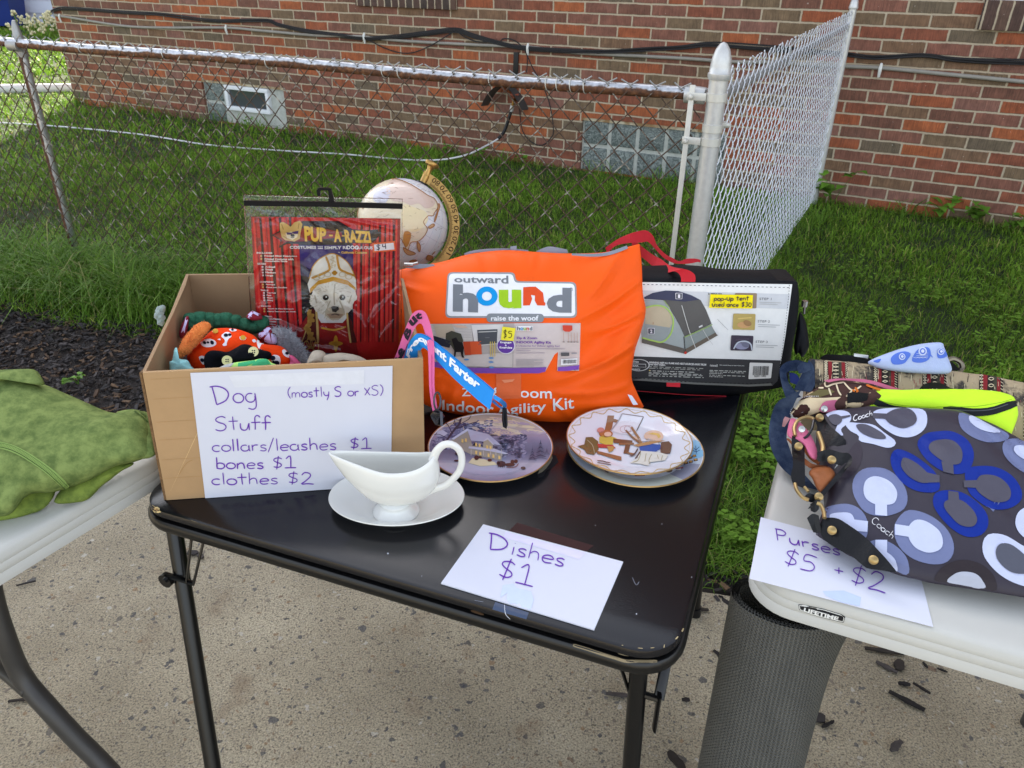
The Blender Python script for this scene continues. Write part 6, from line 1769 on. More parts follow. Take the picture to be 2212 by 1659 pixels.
mb = MB(); strap(mb, P4([(532, 1430), (532, 1474)]), P4([(661, 1440), (659, 1480)]), [dT((600, 1450)) - .015] * 2, .002, 4); mb.build('handle_end', m_red, tent)
mb = MB(); strap(mb, P4([(220, 1510), (700, 1548), (1090, 1562)]), P4([(220, 1514), (700, 1552), (1090, 1566)]), [dT((220, 1510)) - .012, dT((1090, 1560)) - .01], .0015, 20); mb.build('red_piping', m_red, tent)
mb = MB(); p = at(a4(1822, 700), dT((1740, 700)) + .06); mb.tube([p + UP * .006, p - UP * .006], .006, 8); mb.tube([p, p - UP * .022 + tx * .003], .003, 6); mb.build('zip_pull', m_met, tent)
mb = MB()
dw = dT((1740, 800)) + .07
blob(mb, P4([(1775, 780), (1830, 870), (1862, 1060), (1850, 1130), (1800, 1200), (1765, 1160), (1740, 1180), (1720, 1100), (1750, 900)]), lambda p: at(p, dw), .02, .05, amp=.004, seed=4)
mb.build('zip_flap', m_nyl, tent)
# ================================================================== COSTUME PACK, GLOBE, LEASHES, BOX CONTENTS
cn = (-by * math.cos(R(4)) + UP * math.sin(R(4))).normalized()
cp0 = bp(.30, .215, .02)
cbase = lambda p: onpl(p, cp0, cn)
P1 = lambda pts: PX(a1, pts)
def q1(a, b, c_, d): return PX(a1, [a, b, c_, d])
cost = thing('costume_pack', bp(.28, .19, .01), 'clear plastic hanging pack of a red dog costume standing in the cardboard box', 'costume pack')
cardq = [(243, 424), (1872, 446), (1862, 1000), (1846, 2060), (360, 2060), (300, 1560), (272, 1000)]
mb = MB(); mb.prism([cbase(p) for p in P1(cardq)], -cn * .002); m_pcard = M('card_stock', C(150, 30, 34), .5)
mb.build('printed_card', m_pcard, cost, smooth=False)
dc = Decal(mb.bvh(), .0003, 30, 1.4)
x = 250
dc.poly(P1([(243, 424), (1872, 446), (1846, 2060), (360, 2060), (272, 1000)]), C(204, 36, 40), 1)
def xs_(x, y): return x + (y - 430) * (.075 if x < 900 else -.012) * (1 if x < 900 else 1)
for x0, x1, c_ in ((332, 358, 0), (436, 466, 0), (545, 572, 0), (655, 680, 0), (400, 410, 1), (505, 515, 1), (620, 632, 1), (290, 298, 1), (1395, 1408, 1), (1440, 1462, 0), (1530, 1545, 0), (1575, 1585, 1), (1640, 1662, 0), (1700, 1715, 0), (1750, 1762, 1), (1790, 1812, 0), (1600, 1612, 1), (1480, 1488, 1)):
    dc.poly(P1([(xs_(x0, 430), 430), (xs_(x1, 430), 430), (xs_(x1, 1100), 1100), (xs_(x1, 1790), 1790), (xs_(x0 + 8, 1790), 1790), (xs_(x0 - 2, 1100), 1100)]), C(64, 22, 26) if c_ == 0 else C(150, 22, 30), 2)
for x0 in (270, 372, 480, 590, 700, 1420, 1500, 1560, 1622, 1680, 1735, 1775, 1830): dc.line(P1([(xs_(x0, 430), 432), (xs_(x0, 1780), 1780)]), 4, C(222, 62, 56), 2)
dc.poly(P1([(740, 560), (800, 470), (1200, 470), (1350, 560), (1356, 900), (1362, 1780), (810, 1790), (790, 1200), (772, 800)]), C(30, 26, 38), 3)
dc.poly(P1([(772, 730), (1356, 730), (1358, 1060), (1240, 1100), (1000, 1060), (860, 1080), (784, 1040)]), C(58, 46, 120), 4)
dc.poly(P1([(780, 930), (900, 1000), (880, 1080), (786, 1060)]), C(40, 34, 84), 5)
# star, logo letters
dc.poly(P1([(470, 622), (556, 575), (660, 568), (840, 520), (1500, 570), (1630, 560), (1644, 620), (1590, 690), (1560, 706), (760, 718), (640, 716), (548, 762), (572, 680)]), C(44, 30, 34), 6)
dc.poly(P1([(492, 620), (560, 588), (760, 578), (820, 540), (1000, 540), (1230, 590), (1240, 640), (800, 690), (640, 690), (560, 738), (582, 676)]), C(150, 34, 36), 7)
YL = C(238, 190, 60)
for t_, qd in (('PUP', [(822, 520), (1066, 545), (1062, 694), (832, 690)]), ('-', [(1096, 614), (1136, 616), (1136, 634), (1096, 632)]), ('A', [(1140, 555), (1226, 562), (1232, 694), (1150, 696)]), ('-', [(1236, 618), (1266, 620), (1266, 636), (1236, 634)]), ('RAZZI', [(1258, 560), (1534, 580), (1556, 706), (1272, 700)])):
    o_ = [(x + 7, y + 8) for x, y in qd]
    if t_ != '-': dc.text(t_, P1(o_), C(120, 40, 28), 8, .05)
    dc.text(t_, P1(qd), YL, 9, .05)
# little dog head emblem with dark glasses
FU, FL_ = C(214, 178, 106), C(238, 222, 186)
dc.poly(P1([(560, 490), (590, 474), (640, 500), (676, 530), (720, 480), (780, 464), (806, 500), (790, 580), (776, 660), (720, 690), (690, 684), (620, 676), (580, 640), (562, 560)]), FU, 10)
dc.poly(P1([(620, 600), (680, 580), (760, 596), (750, 640), (700, 672), (640, 650)]), FL_, 11)
dc.poly(P1([(632, 588), (690, 592), (700, 584), (764, 570), (760, 604), (716, 608), (700, 598), (684, 614), (640, 614)]), C(72, 44, 110), 12); dc.ell(a1(700, 622), 4.6, 3.2, C(34, 28, 30), 12, n=10); dc.line(P1([(680, 640), (700, 648), (720, 638)]), 1.6, C(60, 50, 46), 12)
for l in ([(580, 500), (600, 560)], [(770, 490), (760, 550)], [(600, 630), (640, 660)]): dc.line(P1(l), 2, C(170, 130, 70), 11)
dc.poly(P1([(1560, 600), (1610, 572), (1645, 590), (1630, 640), (1590, 680), (1570, 640)]), C(50, 34, 34), 9)
for t_, qd, b_ in (('COSTUMES', [(668, 736), (955, 738), (955, 770), (668, 768)], .03), ('THAT', [(968, 738), (1030, 739), (1030, 752), (968, 751)], .04), ('ARE', [(972, 755), (1030, 756), (1030, 770), (972, 769)], .04), ('SIMPLY RI', [(1044, 740), (1290, 738), (1290, 772), (1044, 774)], .03), ('DOG', [(1290, 732), (1412, 734), (1412, 776), (1290, 774)], .04), ('ULOUS', [(1414, 742), (1570, 742), (1570, 774), (1414, 772)], .03)):
    dc.text(t_, P1(qd), C(240, 238, 244), 10, b_)
dc.text('California Costume', q1((1228, 794), (1508, 794), (1508, 822), (1228, 820)), C(226, 180, 90), 10, .04)
dc.text('by', q1((1196, 800), (1216, 800), (1216, 814), (1196, 814)), C(220, 214, 220), 10, .03)
WT = C(240, 226, 226)
for t_, x0, y0, x1, h_ in (('INCLUDES', 308, 802, 478, 22), ('Printed Miter Headpiece', 390, 836, 748, 24), ('Printed Costume with', 394, 868, 710, 24), ('Detachable Stole', 396, 892, 642, 20), ('SIZES', 316, 920, 410, 22), ('X-Small', 398, 952, 510, 24), ('Small', 400, 982, 484, 22), ('Medium', 402, 1014, 518, 22), ('Large', 404, 1046, 488, 26), ('COMPREND', 342, 1118, 492, 20), ('Perruque', 410, 1148, 510, 20), ('Corset avec Decollete', 410, 1178, 640, 18), ('TAILLE', 350, 1210, 436, 18), ('Tres Petit', 416, 1238, 518, 18), ('Petit', 418, 1264, 468, 18), ('Moyen', 420, 1292, 486, 20), ('Grand', 420, 1318, 486, 18), ('INCLUYE', 358, 1382, 462, 18), ('Tocado de Mitra Estampado', 424, 1412, 712, 18), ('Disfraz Estampado con Estola', 426, 1442, 734, 18), ('TAMANO', 366, 1494, 476, 18), ('Extra Pequeno', 428, 1522, 578, 20), ('Pequeno', 430, 1550, 520, 20), ('Mediano', 430, 1578, 516, 16), ('Grande', 432, 1606, 504, 16)):
    dc.text(t_, q1((x0, y0), (x1, y0 + 3), (x1, y0 + h_ + 1), (x0, y0 + h_ - 2)), WT, 10, .045)
for x0, y0 in ((362, 956), (364, 986), (366, 1018), (368, 1048), (378, 1238), (378, 1266), (380, 1292), (382, 1318), (390, 1520), (392, 1548)): dc.poly(P1([(x0, y0), (x0 + 20, y0), (x0 + 20, y0 + 18), (x0, y0 + 18)]), WT, 10)
for x0, y0 in ((358, 846), (360, 878), (376, 1156), (378, 1186), (392, 1420), (392, 1448)): dc.ell(a1(x0, y0), 2.3, 2.3, C(228, 190, 110), 10, n=5)
# the costumed dog picture
FUR, FU2, FU3 = C(232, 224, 210), C(206, 194, 176), C(244, 240, 230)
dc.poly(P1([(720, 1659), (800, 1580), (900, 1440), (960, 1420), (1280, 1440), (1340, 1560), (1440, 2060), (680, 2060), (690, 1800)]), C(150, 28, 32), 6)
dc.poly(P1([(960, 1430), (1284, 1430), (1290, 1520), (1240, 1575), (1010, 1575), (960, 1500)]), C(226, 224, 222), 7)
dc.line(P1([(1010, 1590), (1140, 1610), (1280, 1590)]), 7, C(168, 36, 36), 8); dc.line(P1([(1010, 1628), (1155, 1650), (1280, 1615)]), 4, C(206, 150, 60), 9)
dc.poly(P1([(900, 1420), (960, 1430), (975, 1790), (790, 1790), (840, 1659)]), C(84, 26, 28), 8); dc.line(P1([(955, 1440), (968, 1600), (975, 1790)]), 5, C(206, 176, 110), 9); dc.line(P1([(900, 1430), (850, 1640), (800, 1780)]), 2.4, C(206, 176, 110), 9)
dc.poly(P1([(1284, 1440), (1330, 1540), (1400, 1790), (1320, 1790), (1292, 1600)]), C(84, 26, 28), 8); dc.line(P1([(1290, 1450), (1302, 1600), (1330, 1790)]), 4, C(206, 176, 110), 9)
for k in range(9): dc.ell(a1(880 + 22 * math.sin(k), 1470 + k * 34), 5, 9, C(180, 136, 66), 10, k, 8)
O = resample([(892, 1290), (884, 1345), (925, 1400), (940, 1448), (985, 1452), (1040, 1505), (1085, 1540), (1150, 1548), (1225, 1538), (1280, 1482), (1330, 1440), (1352, 1384), (1384, 1330), (1390, 1260), (1360, 1180), (1140, 1110), (960, 1160)], 90, True)
O = [(x + 9 * math.sin(i * 7.1), y + 8 * math.sin(i * 4.3)) for i, (x, y) in enumerate(O)]
dc.poly(P1(O), FUR, 9)
for k in range(210):
    a, r_ = random.uniform(0, 6.28), random.uniform(.25, 1.02)
    x, y = 1122 + 225 * r_ * math.cos(a), 1290 + 225 * r_ * math.sin(a)
    l = random.uniform(18, 44); d_ = math.atan2(y - 1240, x - 1122)
    dc.line(P1([(x, y), (x + l * math.cos(d_ + .3), y + l * math.sin(d_ + .3))]), 1.5, random.choice((FU2, FU3, FUR, C(200, 190, 172))), 10)
dc.poly(P1([(1060, 1420), (1150, 1390), (1260, 1420), (1270, 1480), (1200, 1540), (1120, 1540), (1050, 1490)]), C(196, 180, 158), 11)
dc.poly(P1([(1070, 1476), (1150, 1466), (1250, 1478), (1220, 1520), (1110, 1520)]), C(168, 140, 116), 12); dc.line(P1([(1120, 1486), (1160, 1476), (1206, 1488)]), 2.5, C(96, 80, 74), 13)
dc.poly(P1([(1118, 1400), (1150, 1388), (1196, 1396), (1204, 1424), (1170, 1456), (1132, 1450)]), C(58, 54, 54), 13); dc.ell(a1(1148, 1404), 6, 3, C(110, 108, 108), 14)
for x in (1060, 1240):
    dc.ell(a1(x, 1296), 6.4, 6.0, C(34, 28, 28), 13); dc.ell(a1(x + 5, 1289), 1.8, 1.8, C(230, 230, 230), 14, n=8)
    dc.line(P1([(x - 26, 1286), (x, 1272), (x + 26, 1284)]), 2, C(150, 134, 116), 13)
for l in ([(1160, 1150), (1150, 1260), (1155, 1380)], [(1110, 1330), (1080, 1400), (1070, 1460)], [(1210, 1330), (1240, 1400), (1260, 1460)], [(940, 1270), (960, 1360)], [(1340, 1270), (1310, 1360)]): dc.line(P1(l), 3, C(190, 178, 158), 12)
dc.poly(P1([(888, 1250), (862, 1150), (890, 1080), (920, 960), (1000, 870), (1130, 816), (1250, 870), (1330, 960), (1385, 1100), (1392, 1200), (1360, 1240), (1300, 1170), (1140, 1120), (980, 1150)]), C(228, 224, 216), 14)
dc.poly(P1([(892, 1250), (886, 1200), (980, 1110), (1140, 1068), (1300, 1110), (1386, 1190), (1388, 1222), (1300, 1160), (1140, 1118), (980, 1155)]), C(206, 150, 46), 15)
for l in ([(905, 1085), (1080, 1010), (1100, 960), (1062, 850)], [(1375, 1060), (1230, 1000), (1200, 950), (1180, 830)], [(880, 1090), (920, 960), (1000, 872), (1130, 818), (1250, 872), (1330, 962), (1384, 1090)]): dc.line(P1(l), 5 if l[0][0] != 880 else 2, C(196, 142, 48), 15)
cx_, cy_ = 1157, 1028
for dx, dy in ((0, -26), (0, 26), (-30, 0), (30, 0)): dc.poly(P1([(cx_ - (5 if dx == 0 else -dx / 30 * 4), cy_ - (5 if dy == 0 else 0)), (cx_ + dx + (14 if dx == 0 else 0), cy_ + dy + (12 if dy == 0 else 0)), (cx_ + dx - (14 if dx == 0 else 0), cy_ + dy - (12 if dy == 0 else 0))]), C(190, 136, 40), 15)
dc.ell(a1(cx_, cy_), 5, 5, C(190, 136, 40), 15)
for k in range(16): dc.ell(a1(1140 + random.uniform(-25, 30), 850 + k * 8), 3, 1.4, C(206, 190, 160), 15, random.uniform(0, 3), 6)
for x, y in ((960, 1080), (1010, 1060), (1080, 1045), (1240, 1045), (1310, 1070)): dc.ell(a1(x, y), 8, 6, C(204, 186, 156), 15, hole=.7)
# breast cross and paw emblem low on the robe (picture lines from the box zoom)
for (x, y, rx, ry) in ((1998, 552, 12, 4), (1998, 552, 4, 14)): dc.ell(a2(x, y), rx * 1.25, ry * 1.25, C(206, 150, 46), 12)
dc.line(PX(a2, [(1665, 650), (1680, 620), (1730, 600), (1780, 640), (1775, 660), (1690, 665), (1665, 650)]), 2.2, C(196, 150, 80), 12)
for x, y in ((1680, 575), (1712, 540), (1752, 545), (1782, 590)): dc.ell(a2(x, y), 6.5, 11, C(196, 150, 80), 12, hole=.78)
dc.build('card_print', cost, .45)
dc = Decal(mb.bvh(), .0003, 30, 1.4)
dc.poly(P1([(1564, 705), (1810, 680), (1824, 788), (1572, 806)]), C(236, 100, 50), 16); dc.poly(P1([(1584, 719), (1796, 699), (1805, 772), (1590, 789)]), C(236, 236, 244), 17)
dc.line(P1([(1650, 728), (1622, 722), (1616, 740), (1642, 752), (1640, 770), (1612, 770)]), 2, C(52, 44, 80), 18); dc.line(P1([(1636, 712), (1634, 784)]), 1.8, C(52, 44, 80), 18); dc.line(P1([(1680, 712), (1678, 742), (1712, 738)]), 2, C(52, 44, 80), 18); dc.line(P1([(1706, 706), (1712, 766)]), 2, C(52, 44, 80), 18)
dc.build('price_sticker', cost, .5)
# clear sleeve
def clear_plastic():
    m = bpy.data.materials.new('clear_plastic')
    nt, b, nd, lk = nodes_of(m)
    out = nd['Material Output']
    tr = N(nt, 'BsdfTransparent'); tr.inputs[0].default_value = (.95, .96, .96, 1)
    gl = N(nt, 'BsdfGlossy'); gl.inputs['Roughness'].default_value = .06
    tc = N(nt, 'TexCoord'); n1 = N(nt, 'TexNoise'); n1.inputs['Scale'].default_value = 13; n1.inputs['Detail'].default_value = 3; n1.inputs['Distortion'].default_value = 1.6
    lk.new(tc.outputs['Object'], n1.inputs['Vector'])
    bp_ = N(nt, 'Bump'); bp_.inputs['Strength'].default_value = 1; bp_.inputs['Distance'].default_value = .007; lk.new(n1.outputs[0], bp_.inputs['Height']); lk.new(bp_.outputs[0], gl.inputs['Normal'])
    fr = N(nt, 'Fresnel'); fr.inputs[0].default_value = 1.5; lk.new(bp_.outputs[0], fr.inputs['Normal'])
    mx = N(nt, 'MixShader'); lk.new(math_n(nt, 'MULTIPLY_ADD', fr.outputs[0], .9, .008), mx.inputs[0]); lk.new(tr.outputs[0], mx.inputs[1]); lk.new(gl.outputs[0], mx.inputs[2]); lk.new(mx.outputs[0], out.inputs[0])
    return m
m_clear = clear_plastic()
T_, B_ = P1([(166, 186), (600, 196), (1200, 214), (1896, 236)]), P1([(280, 2060), (800, 2070), (1400, 2070), (1886, 2060)])
L_, R_ = P1([(166, 186), (184, 500), (214, 1000), (280, 2060)]), P1([(1896, 236), (1892, 700), (1884, 1200), (1886, 2060)])
G = coons(T_, B_, L_, R_, 110, 130)
mb = MB()
CRS = [(.33, .04, .16, .13, .010, .007), (.33, .04, .30, .17, .012, .007), (.34, .04, .46, .16, .012, .008), (.36, .03, .66, .15, .014, .008), (.55, .10, .95, .17, .012, .006), (.62, .60, .95, .88, .016, .009), (.70, .62, .84, .86, .014, .009), (.76, .74, .97, .52, .014, .009), (.72, .58, .78, .78, .012, .008), (.08, .70, .34, .77, .016, .008), (.40, .53, .58, .70, .007, .006), (.42, .86, .60, .89, .016, .007), (.86, .80, .96, .70, .012, .006)]
def crease(u, v):
    s = 0
    for u0, v0, u1, v1, w, a in CRS:
        dx, dy = u1 - u0, v1 - v0
        t = max(0, min(1, ((u - u0) * dx + (v - v0) * dy) / (dx * dx + dy * dy)))
        dd = math.hypot(u - u0 - t * dx, v - v0 - t * dy)
        s += a * (.4 + .6 * math.sin(math.pi * t)) * max(0, 1 - dd / w)
    return s
def slv(u, v, b):
    e = (4 * u * (1 - u)) ** .5 * (4 * v * (1 - v)) ** .3
    return cn * (.0045 + .008 * e + crease(u, v) * min(1, e * 1.5) + .008 * e * nz((u * 3, v * 4, 0), 1.6, 3) + .005 * e * abs(nz((u * 2 + v * 3, v * 2 - u * 3, 2), 2.2, 5)))
slab(mb, G, cbase, slv, lambda u, v, b: -cn * .006); mb.build('clear_sleeve', m_clear, cost, angle=180)
m_hang = M('black_hanger', C(14, 15, 20), .3, spec=.12, var=.05)
mb = MB(); q = [cbase(p) + cn * .002 for p in P1([(212, 196), (1060, 208), (1892, 232), (1890, 286), (1060, 262), (214, 250)])]; mb.prism([v + cn * .034 for v in q], cn * .005); mb.build('hanger_bar', m_hang, cost, smooth=False)
mb = MB(); q = [cbase(p) + cn * .0025 for p in P1([(1096, 260), (1110, 170), (1104, 96), (1092, 88), (1030, 90), (1020, 100), (1022, 140), (1012, 152), (992, 148), (984, 128), (984, 84), (998, 66), (1020, 62), (1122, 66), (1136, 76), (1172, 210), (1168, 262)])]; mb.prism([v + cn * .031 for v in q], cn * .006); mb.build('hanger_hook', m_hang, cost, smooth=False)

# globe behind the box
gc = at((869, 486), 0); 
GD = dep(tp(.17, .80, .15)) ; gc = at((869, 486), GD)
GR = 99 / FOC * GD * .985
globe = thing('desk_globe', gc - UP * (gc.z - TZ), 'cream and rose desk globe with a brass meridian arc, behind the costume pack', 'globe')
m_glb = M('globe_paper', C(224, 222, 222), .3, var=.03, vscale=14, spec=.5, coat=.3)
mb = MB(); mb.lathe([(max(0, GR * math.sin(math.pi * i / 32)), -GR * math.cos(math.pi * i / 32)) for i in range(33)], 64, gc); mb.build('globe_ball', m_glb, globe, angle=180); GB = mb.bvh()
dc = Decal(GB, .0005, 5, GD)
coast = C(170, 112, 66)
P2 = lambda pts: PX(z2, pts)
def land(pts, c_, ol=True, layer=2):
    dc.poly(P2(resample(pts, 4 * len(pts), True)), c_, layer)
    if ol: dc.line(P2([*pts, pts[0]]), 1.5, coast, layer + 2, n=8 * len(pts))
land([(150, 1240), (230, 1175), (330, 1160), (420, 1185), (500, 1230), (560, 1270), (600, 1290), (622, 1340), (600, 1380), (590, 1400), (560, 1400), (530, 1440), (555, 1480), (540, 1520), (500, 1560), (450, 1570), (430, 1620), (410, 1590), (380, 1540), (330, 1560), (290, 1610), (250, 1560), (200, 1520), (140, 1500), (110, 1420), (120, 1320)], C(228, 212, 182))
dc.poly(P2(resample([(330, 1168), (420, 1190), (500, 1232), (560, 1272), (605, 1300), (590, 1340), (540, 1350), (500, 1320), (450, 1330), (400, 1310), (330, 1300), (290, 1240)], 50, True)), C(214, 188, 172), 3)
dc.poly(P2(resample([(400, 1330), (470, 1345), (540, 1370), (560, 1420), (530, 1470), (480, 1500), (420, 1490), (390, 1440)], 40, True)), C(232, 214, 168), 3)
dc.poly(P2(resample([(230, 1230), (300, 1210), (320, 1260), (280, 1320), (210, 1300)], 30, True)), C(200, 196, 206), 3)
dc.poly(P2(resample([(410, 1500), (450, 1510), (440, 1570), (420, 1600), (400, 1560)], 30, True)), C(190, 134, 72), 3)
for pts in ([(600, 1440), (610, 1420), (622, 1380), (634, 1340), (626, 1320), (618, 1370), (604, 1410)], [(490, 1560), (510, 1590), (505, 1630), (490, 1600)], [(400, 1600), (440, 1620), (480, 1640), (440, 1650), (410, 1630)], [(560, 1470), (590, 1450), (600, 1462), (572, 1480)]): land(pts, C(206, 160, 112))
for pts in ([(560, 1650), (590, 1660), (580, 1685), (548, 1676)], [(620, 1668), (650, 1660), (664, 1690), (636, 1700)], [(440, 1690), (480, 1680), (500, 1710), (460, 1720)]): land(pts, C(190, 134, 90))
random.seed(5)
for _ in range(130):
    x, y = random.uniform(130, 640), random.uniform(1180, 1640)
    if math.hypot(x - 395, y - 1460) > 285: continue
    dc.line(P2([(x, y), (x + random.uniform(-30, 40), y + random.uniform(-14, 14))]), .6, C(150, 124, 112), 4)
ax0 = (at(z2(520, 1195), GD - GR * .35) - gc).normalized()
axis = (at((925, 372), GD - .01) - at((869, 486), GD)).normalized()
u_ = axis.orthogonal().normalized(); w_ = axis.cross(u_)
gr = MB()
for lat in (-45, -20, 0, 20, 40, 60, 75):
    rr, zz = GR * 1.0012 * math.cos(R(lat)), GR * 1.0012 * math.sin(R(lat))
    gr.tube([gc + axis * zz + (u_ * math.cos(a) + w_ * math.sin(a)) * rr for a in np.linspace(0, 2 * math.pi, 49)[:-1]], .0003, 4, closed=True)
for k in range(12):
    a = math.pi * k / 12
    gr.tube([gc + (axis * math.sin(t) + (u_ * math.cos(a) + w_ * math.sin(a)) * math.cos(t)) * GR * 1.0012 for t in np.linspace(0, 2 * math.pi, 49)[:-1]], .0003, 4, closed=True)
gr.build('graticule', M('map_line', C(176, 170, 184), .4), globe)
dc.build('map_print', globe, mat=GLZ)
m_br = M('antique_brass', C(176, 140, 80), .32, .75, var=.2, vscale=30, bump=.1, bscale=120)
# meridian arc in the plane of the picture through the axis
side = (RGT - axis * RGT.dot(axis)).normalized()
vw = axis.cross(side).normalized()
if vw.dot(EYE - gc) < 0: vw = -vw
rows = []
for i in range(61):
    a = R(-4 + 190 * i / 60)
    d = axis * math.cos(a) + side * math.sin(a)
    rows.append([gc + d * rr + vw * zz for rr, zz in ((GR * 1.05, -.003), (GR * 1.27, -.003), (GR * 1.27, .003), (GR * 1.05, .003), (GR * 1.05, -.003))])
mb = MB(); mb.grid(rows); mb.build('meridian_arc', m_br, globe, angle=30); MBV = mb.bvh()
dc = Decal(MBV, .0004, 8, GD)
for i in range(5, 118):
    a = R(i * .9 + 4); d = axis * math.cos(a) + side * math.sin(a)
    k = 1.135 if i % 5 == 0 else 1.11
    p, q_ = gc + d * GR * 1.055 + vw * .003, gc + d * GR * k + vw * .003
    dc.line([proj(p)[:2], proj(q_)[:2]], .9, C(74, 52, 28), 1)
for i, t_ in enumerate(('80', '70', '60', '50', '40', '30', '20', '10')):
    a = R(12 + i * 11.3); d = axis * math.cos(a) + side * math.sin(a); tg = side * math.cos(a) - axis * math.sin(a)
    cc = gc + d * GR * 1.2 + vw * .003
    s_ = GR * .075
    qd = [proj(cc + tg * x * s_ * 1.25 + d * y * s_ * .75)[:2] for x, y in ((1, -1), (-1, -1), (-1, 1), (1, 1))]
    dc.text(t_, qd, C(74, 52, 28), 1, .01)
dc.build('degree_marks', globe, .5)
mb = MB(); mb.lathe([(.008, -.002), (.0085, .018), (.0072, .019), (.0068, .022), (.0062, .034), (.009, .04), (.0155, .043), (.017, .047), (.0165, .050), (.012, .0525), (0, .053)], 24, gc + axis * (GR * 1.02), axis); mb.build('finial', m_br, globe)
mb = MB(); mb.lathe([(.014, -.001), (.014, .003), (.009, .004)], 20, gc + axis * (GR * .998), axis); mb.build('pole_washer', m_black, globe)
mb = MB(); b0 = gc - UP * (gc.z - TZ); mb.lathe([(0, 0), (.07, 0), (.07, .008), (.055, .014), (.02, .02), (.012, .03), (.01, gc.z - TZ - GR * 1.2), (0, gc.z - TZ - GR * 1.16)], 32, b0); mb.build('stand', m_br, globe)

# leashes over the box corner
m_pink = M('pink_neoprene', C(222, 104, 156), .65, var=.05, bump=.2, bscale=500)
m_blue = M('blue_neoprene', C(30, 140, 222), .65, var=.05, bump=.2, bscale=500)
P5 = lambda pts: PX(z5, pts)
dB = dep(bp(.40, .02, .235))
dPl = dep(onz(z5(1060, 1112), TZ + .02))
def ribbon_object(t, name, top, bot, deps, mat, thick=.004):
    mb = MB(); strap(mb, top, bot, deps, thick, 60); o = mb.build(name, mat, t); return mb.bvh()
pk = thing('pink_leash', bp(.39, .03, .1), 'pink lettered dog leash draped over the box side, partly behind the blue leash', 'leash')
pt_ = P5([(330, 690), (362, 620), (400, 510), (436, 420), (462, 372), (505, 350), (540, 362), (562, 400), (584, 470), (600, 560), (604, 700), (604, 850), (622, 985)])
pb_ = P5([(396, 690), (408, 640), (436, 560), (470, 480), (498, 440), (520, 440), (534, 470), (546, 520), (560, 600), (566, 720), (570, 850), (580, 940), (592, 1006)])
pbv = ribbon_object(pk, 'strap', pt_, pb_, [dB + .03, dB + .012, dB, dB - .01, dB - .02, dB - .02, dB - .02], m_pink)
dc = Decal(pbv, .0006, 8, dB)
BKP = C(44, 36, 46)
dc.text('Butt', P5([(404, 510), (466, 360), (530, 395), (470, 520)]), BKP, 2, .03) if False else None
dc.text('t', P5([(478, 372), (522, 362), (526, 408), (484, 412)]), BKP, 2, .06); dc.text('t', P5([(440, 402), (474, 378), (492, 420), (462, 440)]), BKP, 2, .06) if False else None
dc.text('u', P5([(436, 425), (470, 385), (500, 420), (462, 462)]), BKP, 2, .06)
dc.text('B', P5([(398, 515), (425, 452), (462, 485), (432, 548)]), BKP, 2, .06)
dc.text('e', P5([(360, 630), (384, 585), (420, 615), (398, 660)]), BKP, 2, .06); dc.text('c', P5([(336, 690), (352, 650), (388, 675), (376, 700)]), BKP, 2, .06)
dc.line(P5([(588, 640), (586, 760), (590, 880), (606, 985)]), 1.4, C(190, 76, 126), 2)
dc.build('lettering', pk, .6)
mb = MB(); rg = at(z5(622, 940), dB - .03); rx_, ry_ = RGT * .005, UPV * .013
mb.tube([rg + rx_ * math.cos(a) + ry_ * math.sin(a) for a in np.linspace(0, 2 * math.pi, 21)[:-1]], .0016, 6, closed=True); mb.build('ring', M('dark_chrome', C(70, 70, 76), .2, .9), pk)
mb = MB(); c0 = at(z5(625, 1010), dB - .03); e_ = at(z5(622, 1090), dB - .012); mb.tube([c0, c0.lerp(e_, .3), c0.lerp(e_, .6), e_], [.006, .011, .009, .004], 10, flat=.5, up=FWD); mb.tube([c0 + rx_, c0 + rx_ * 1.2 - UPV * .02, e_ + rx_ * .3], .0022, 6); mb.build('clasp', M('dark_chrome', C(70, 70, 76), .2, .9), pk)
bl = thing('blue_leash', bp(.41, 0, .1), 'bright blue lettered dog leash reaching from the box corner down to the snowy plate', 'leash')
bt_ = P5([(404, 668), (420, 610), (440, 560), (470, 520), (500, 501), (555, 516), (640, 578), (740, 658), (840, 742), (930, 816), (992, 870)])
bb_ = P5([(492, 664), (498, 640), (510, 615), (525, 597), (540, 592), (560, 612), (640, 700), (720, 785), (800, 858), (880, 930), (962, 996)])
bbv = ribbon_object(bl, 'strap', bt_, bb_, [dB + .025, dB, dB - .012, dB - .02, dB - .03, dB - .04, dB - .05], m_blue, .006)
dc = Decal(bbv, .0006, 6, dB)
dc.path_text('Frequent Farter', P5([(420, 640), (432, 595), (452, 560), (476, 535), (502, 514), (550, 530), (635, 592), (740, 680), (840, 762), (908, 820)]), P5([(448, 668), (462, 630), (480, 600), (500, 580), (522, 566), (552, 578), (632, 660), (725, 752), (815, 834), (884, 872)]), C(238, 242, 248), 2, .045)
dc.line(P5([(548, 610), (640, 712), (720, 795), (800, 868), (880, 940), (958, 1000)]), 1, C(14, 90, 160), 2); dc.line(P5([(500, 505), (560, 524), (740, 664), (930, 822), (986, 872)]), .8, C(14, 96, 170), 2)
dc.build('lettering', bl, .6)
mb = MB(); strap(mb, P5([(988, 900), (1020, 915), (1050, 935), (1070, 955), (1072, 980)]), P5([(984, 925), (1010, 940), (1035, 960), (1050, 975), (1048, 985)]), [dB - .05, dB - .05, dPl], .003, 14); strap(mb, P5([(985, 930), (1020, 965), (1050, 985)]), P5([(975, 945), (1010, 975), (1045, 995)]), [dB - .045, dPl + .004], .003, 8); mb.build('end_loop', m_blue, bl)
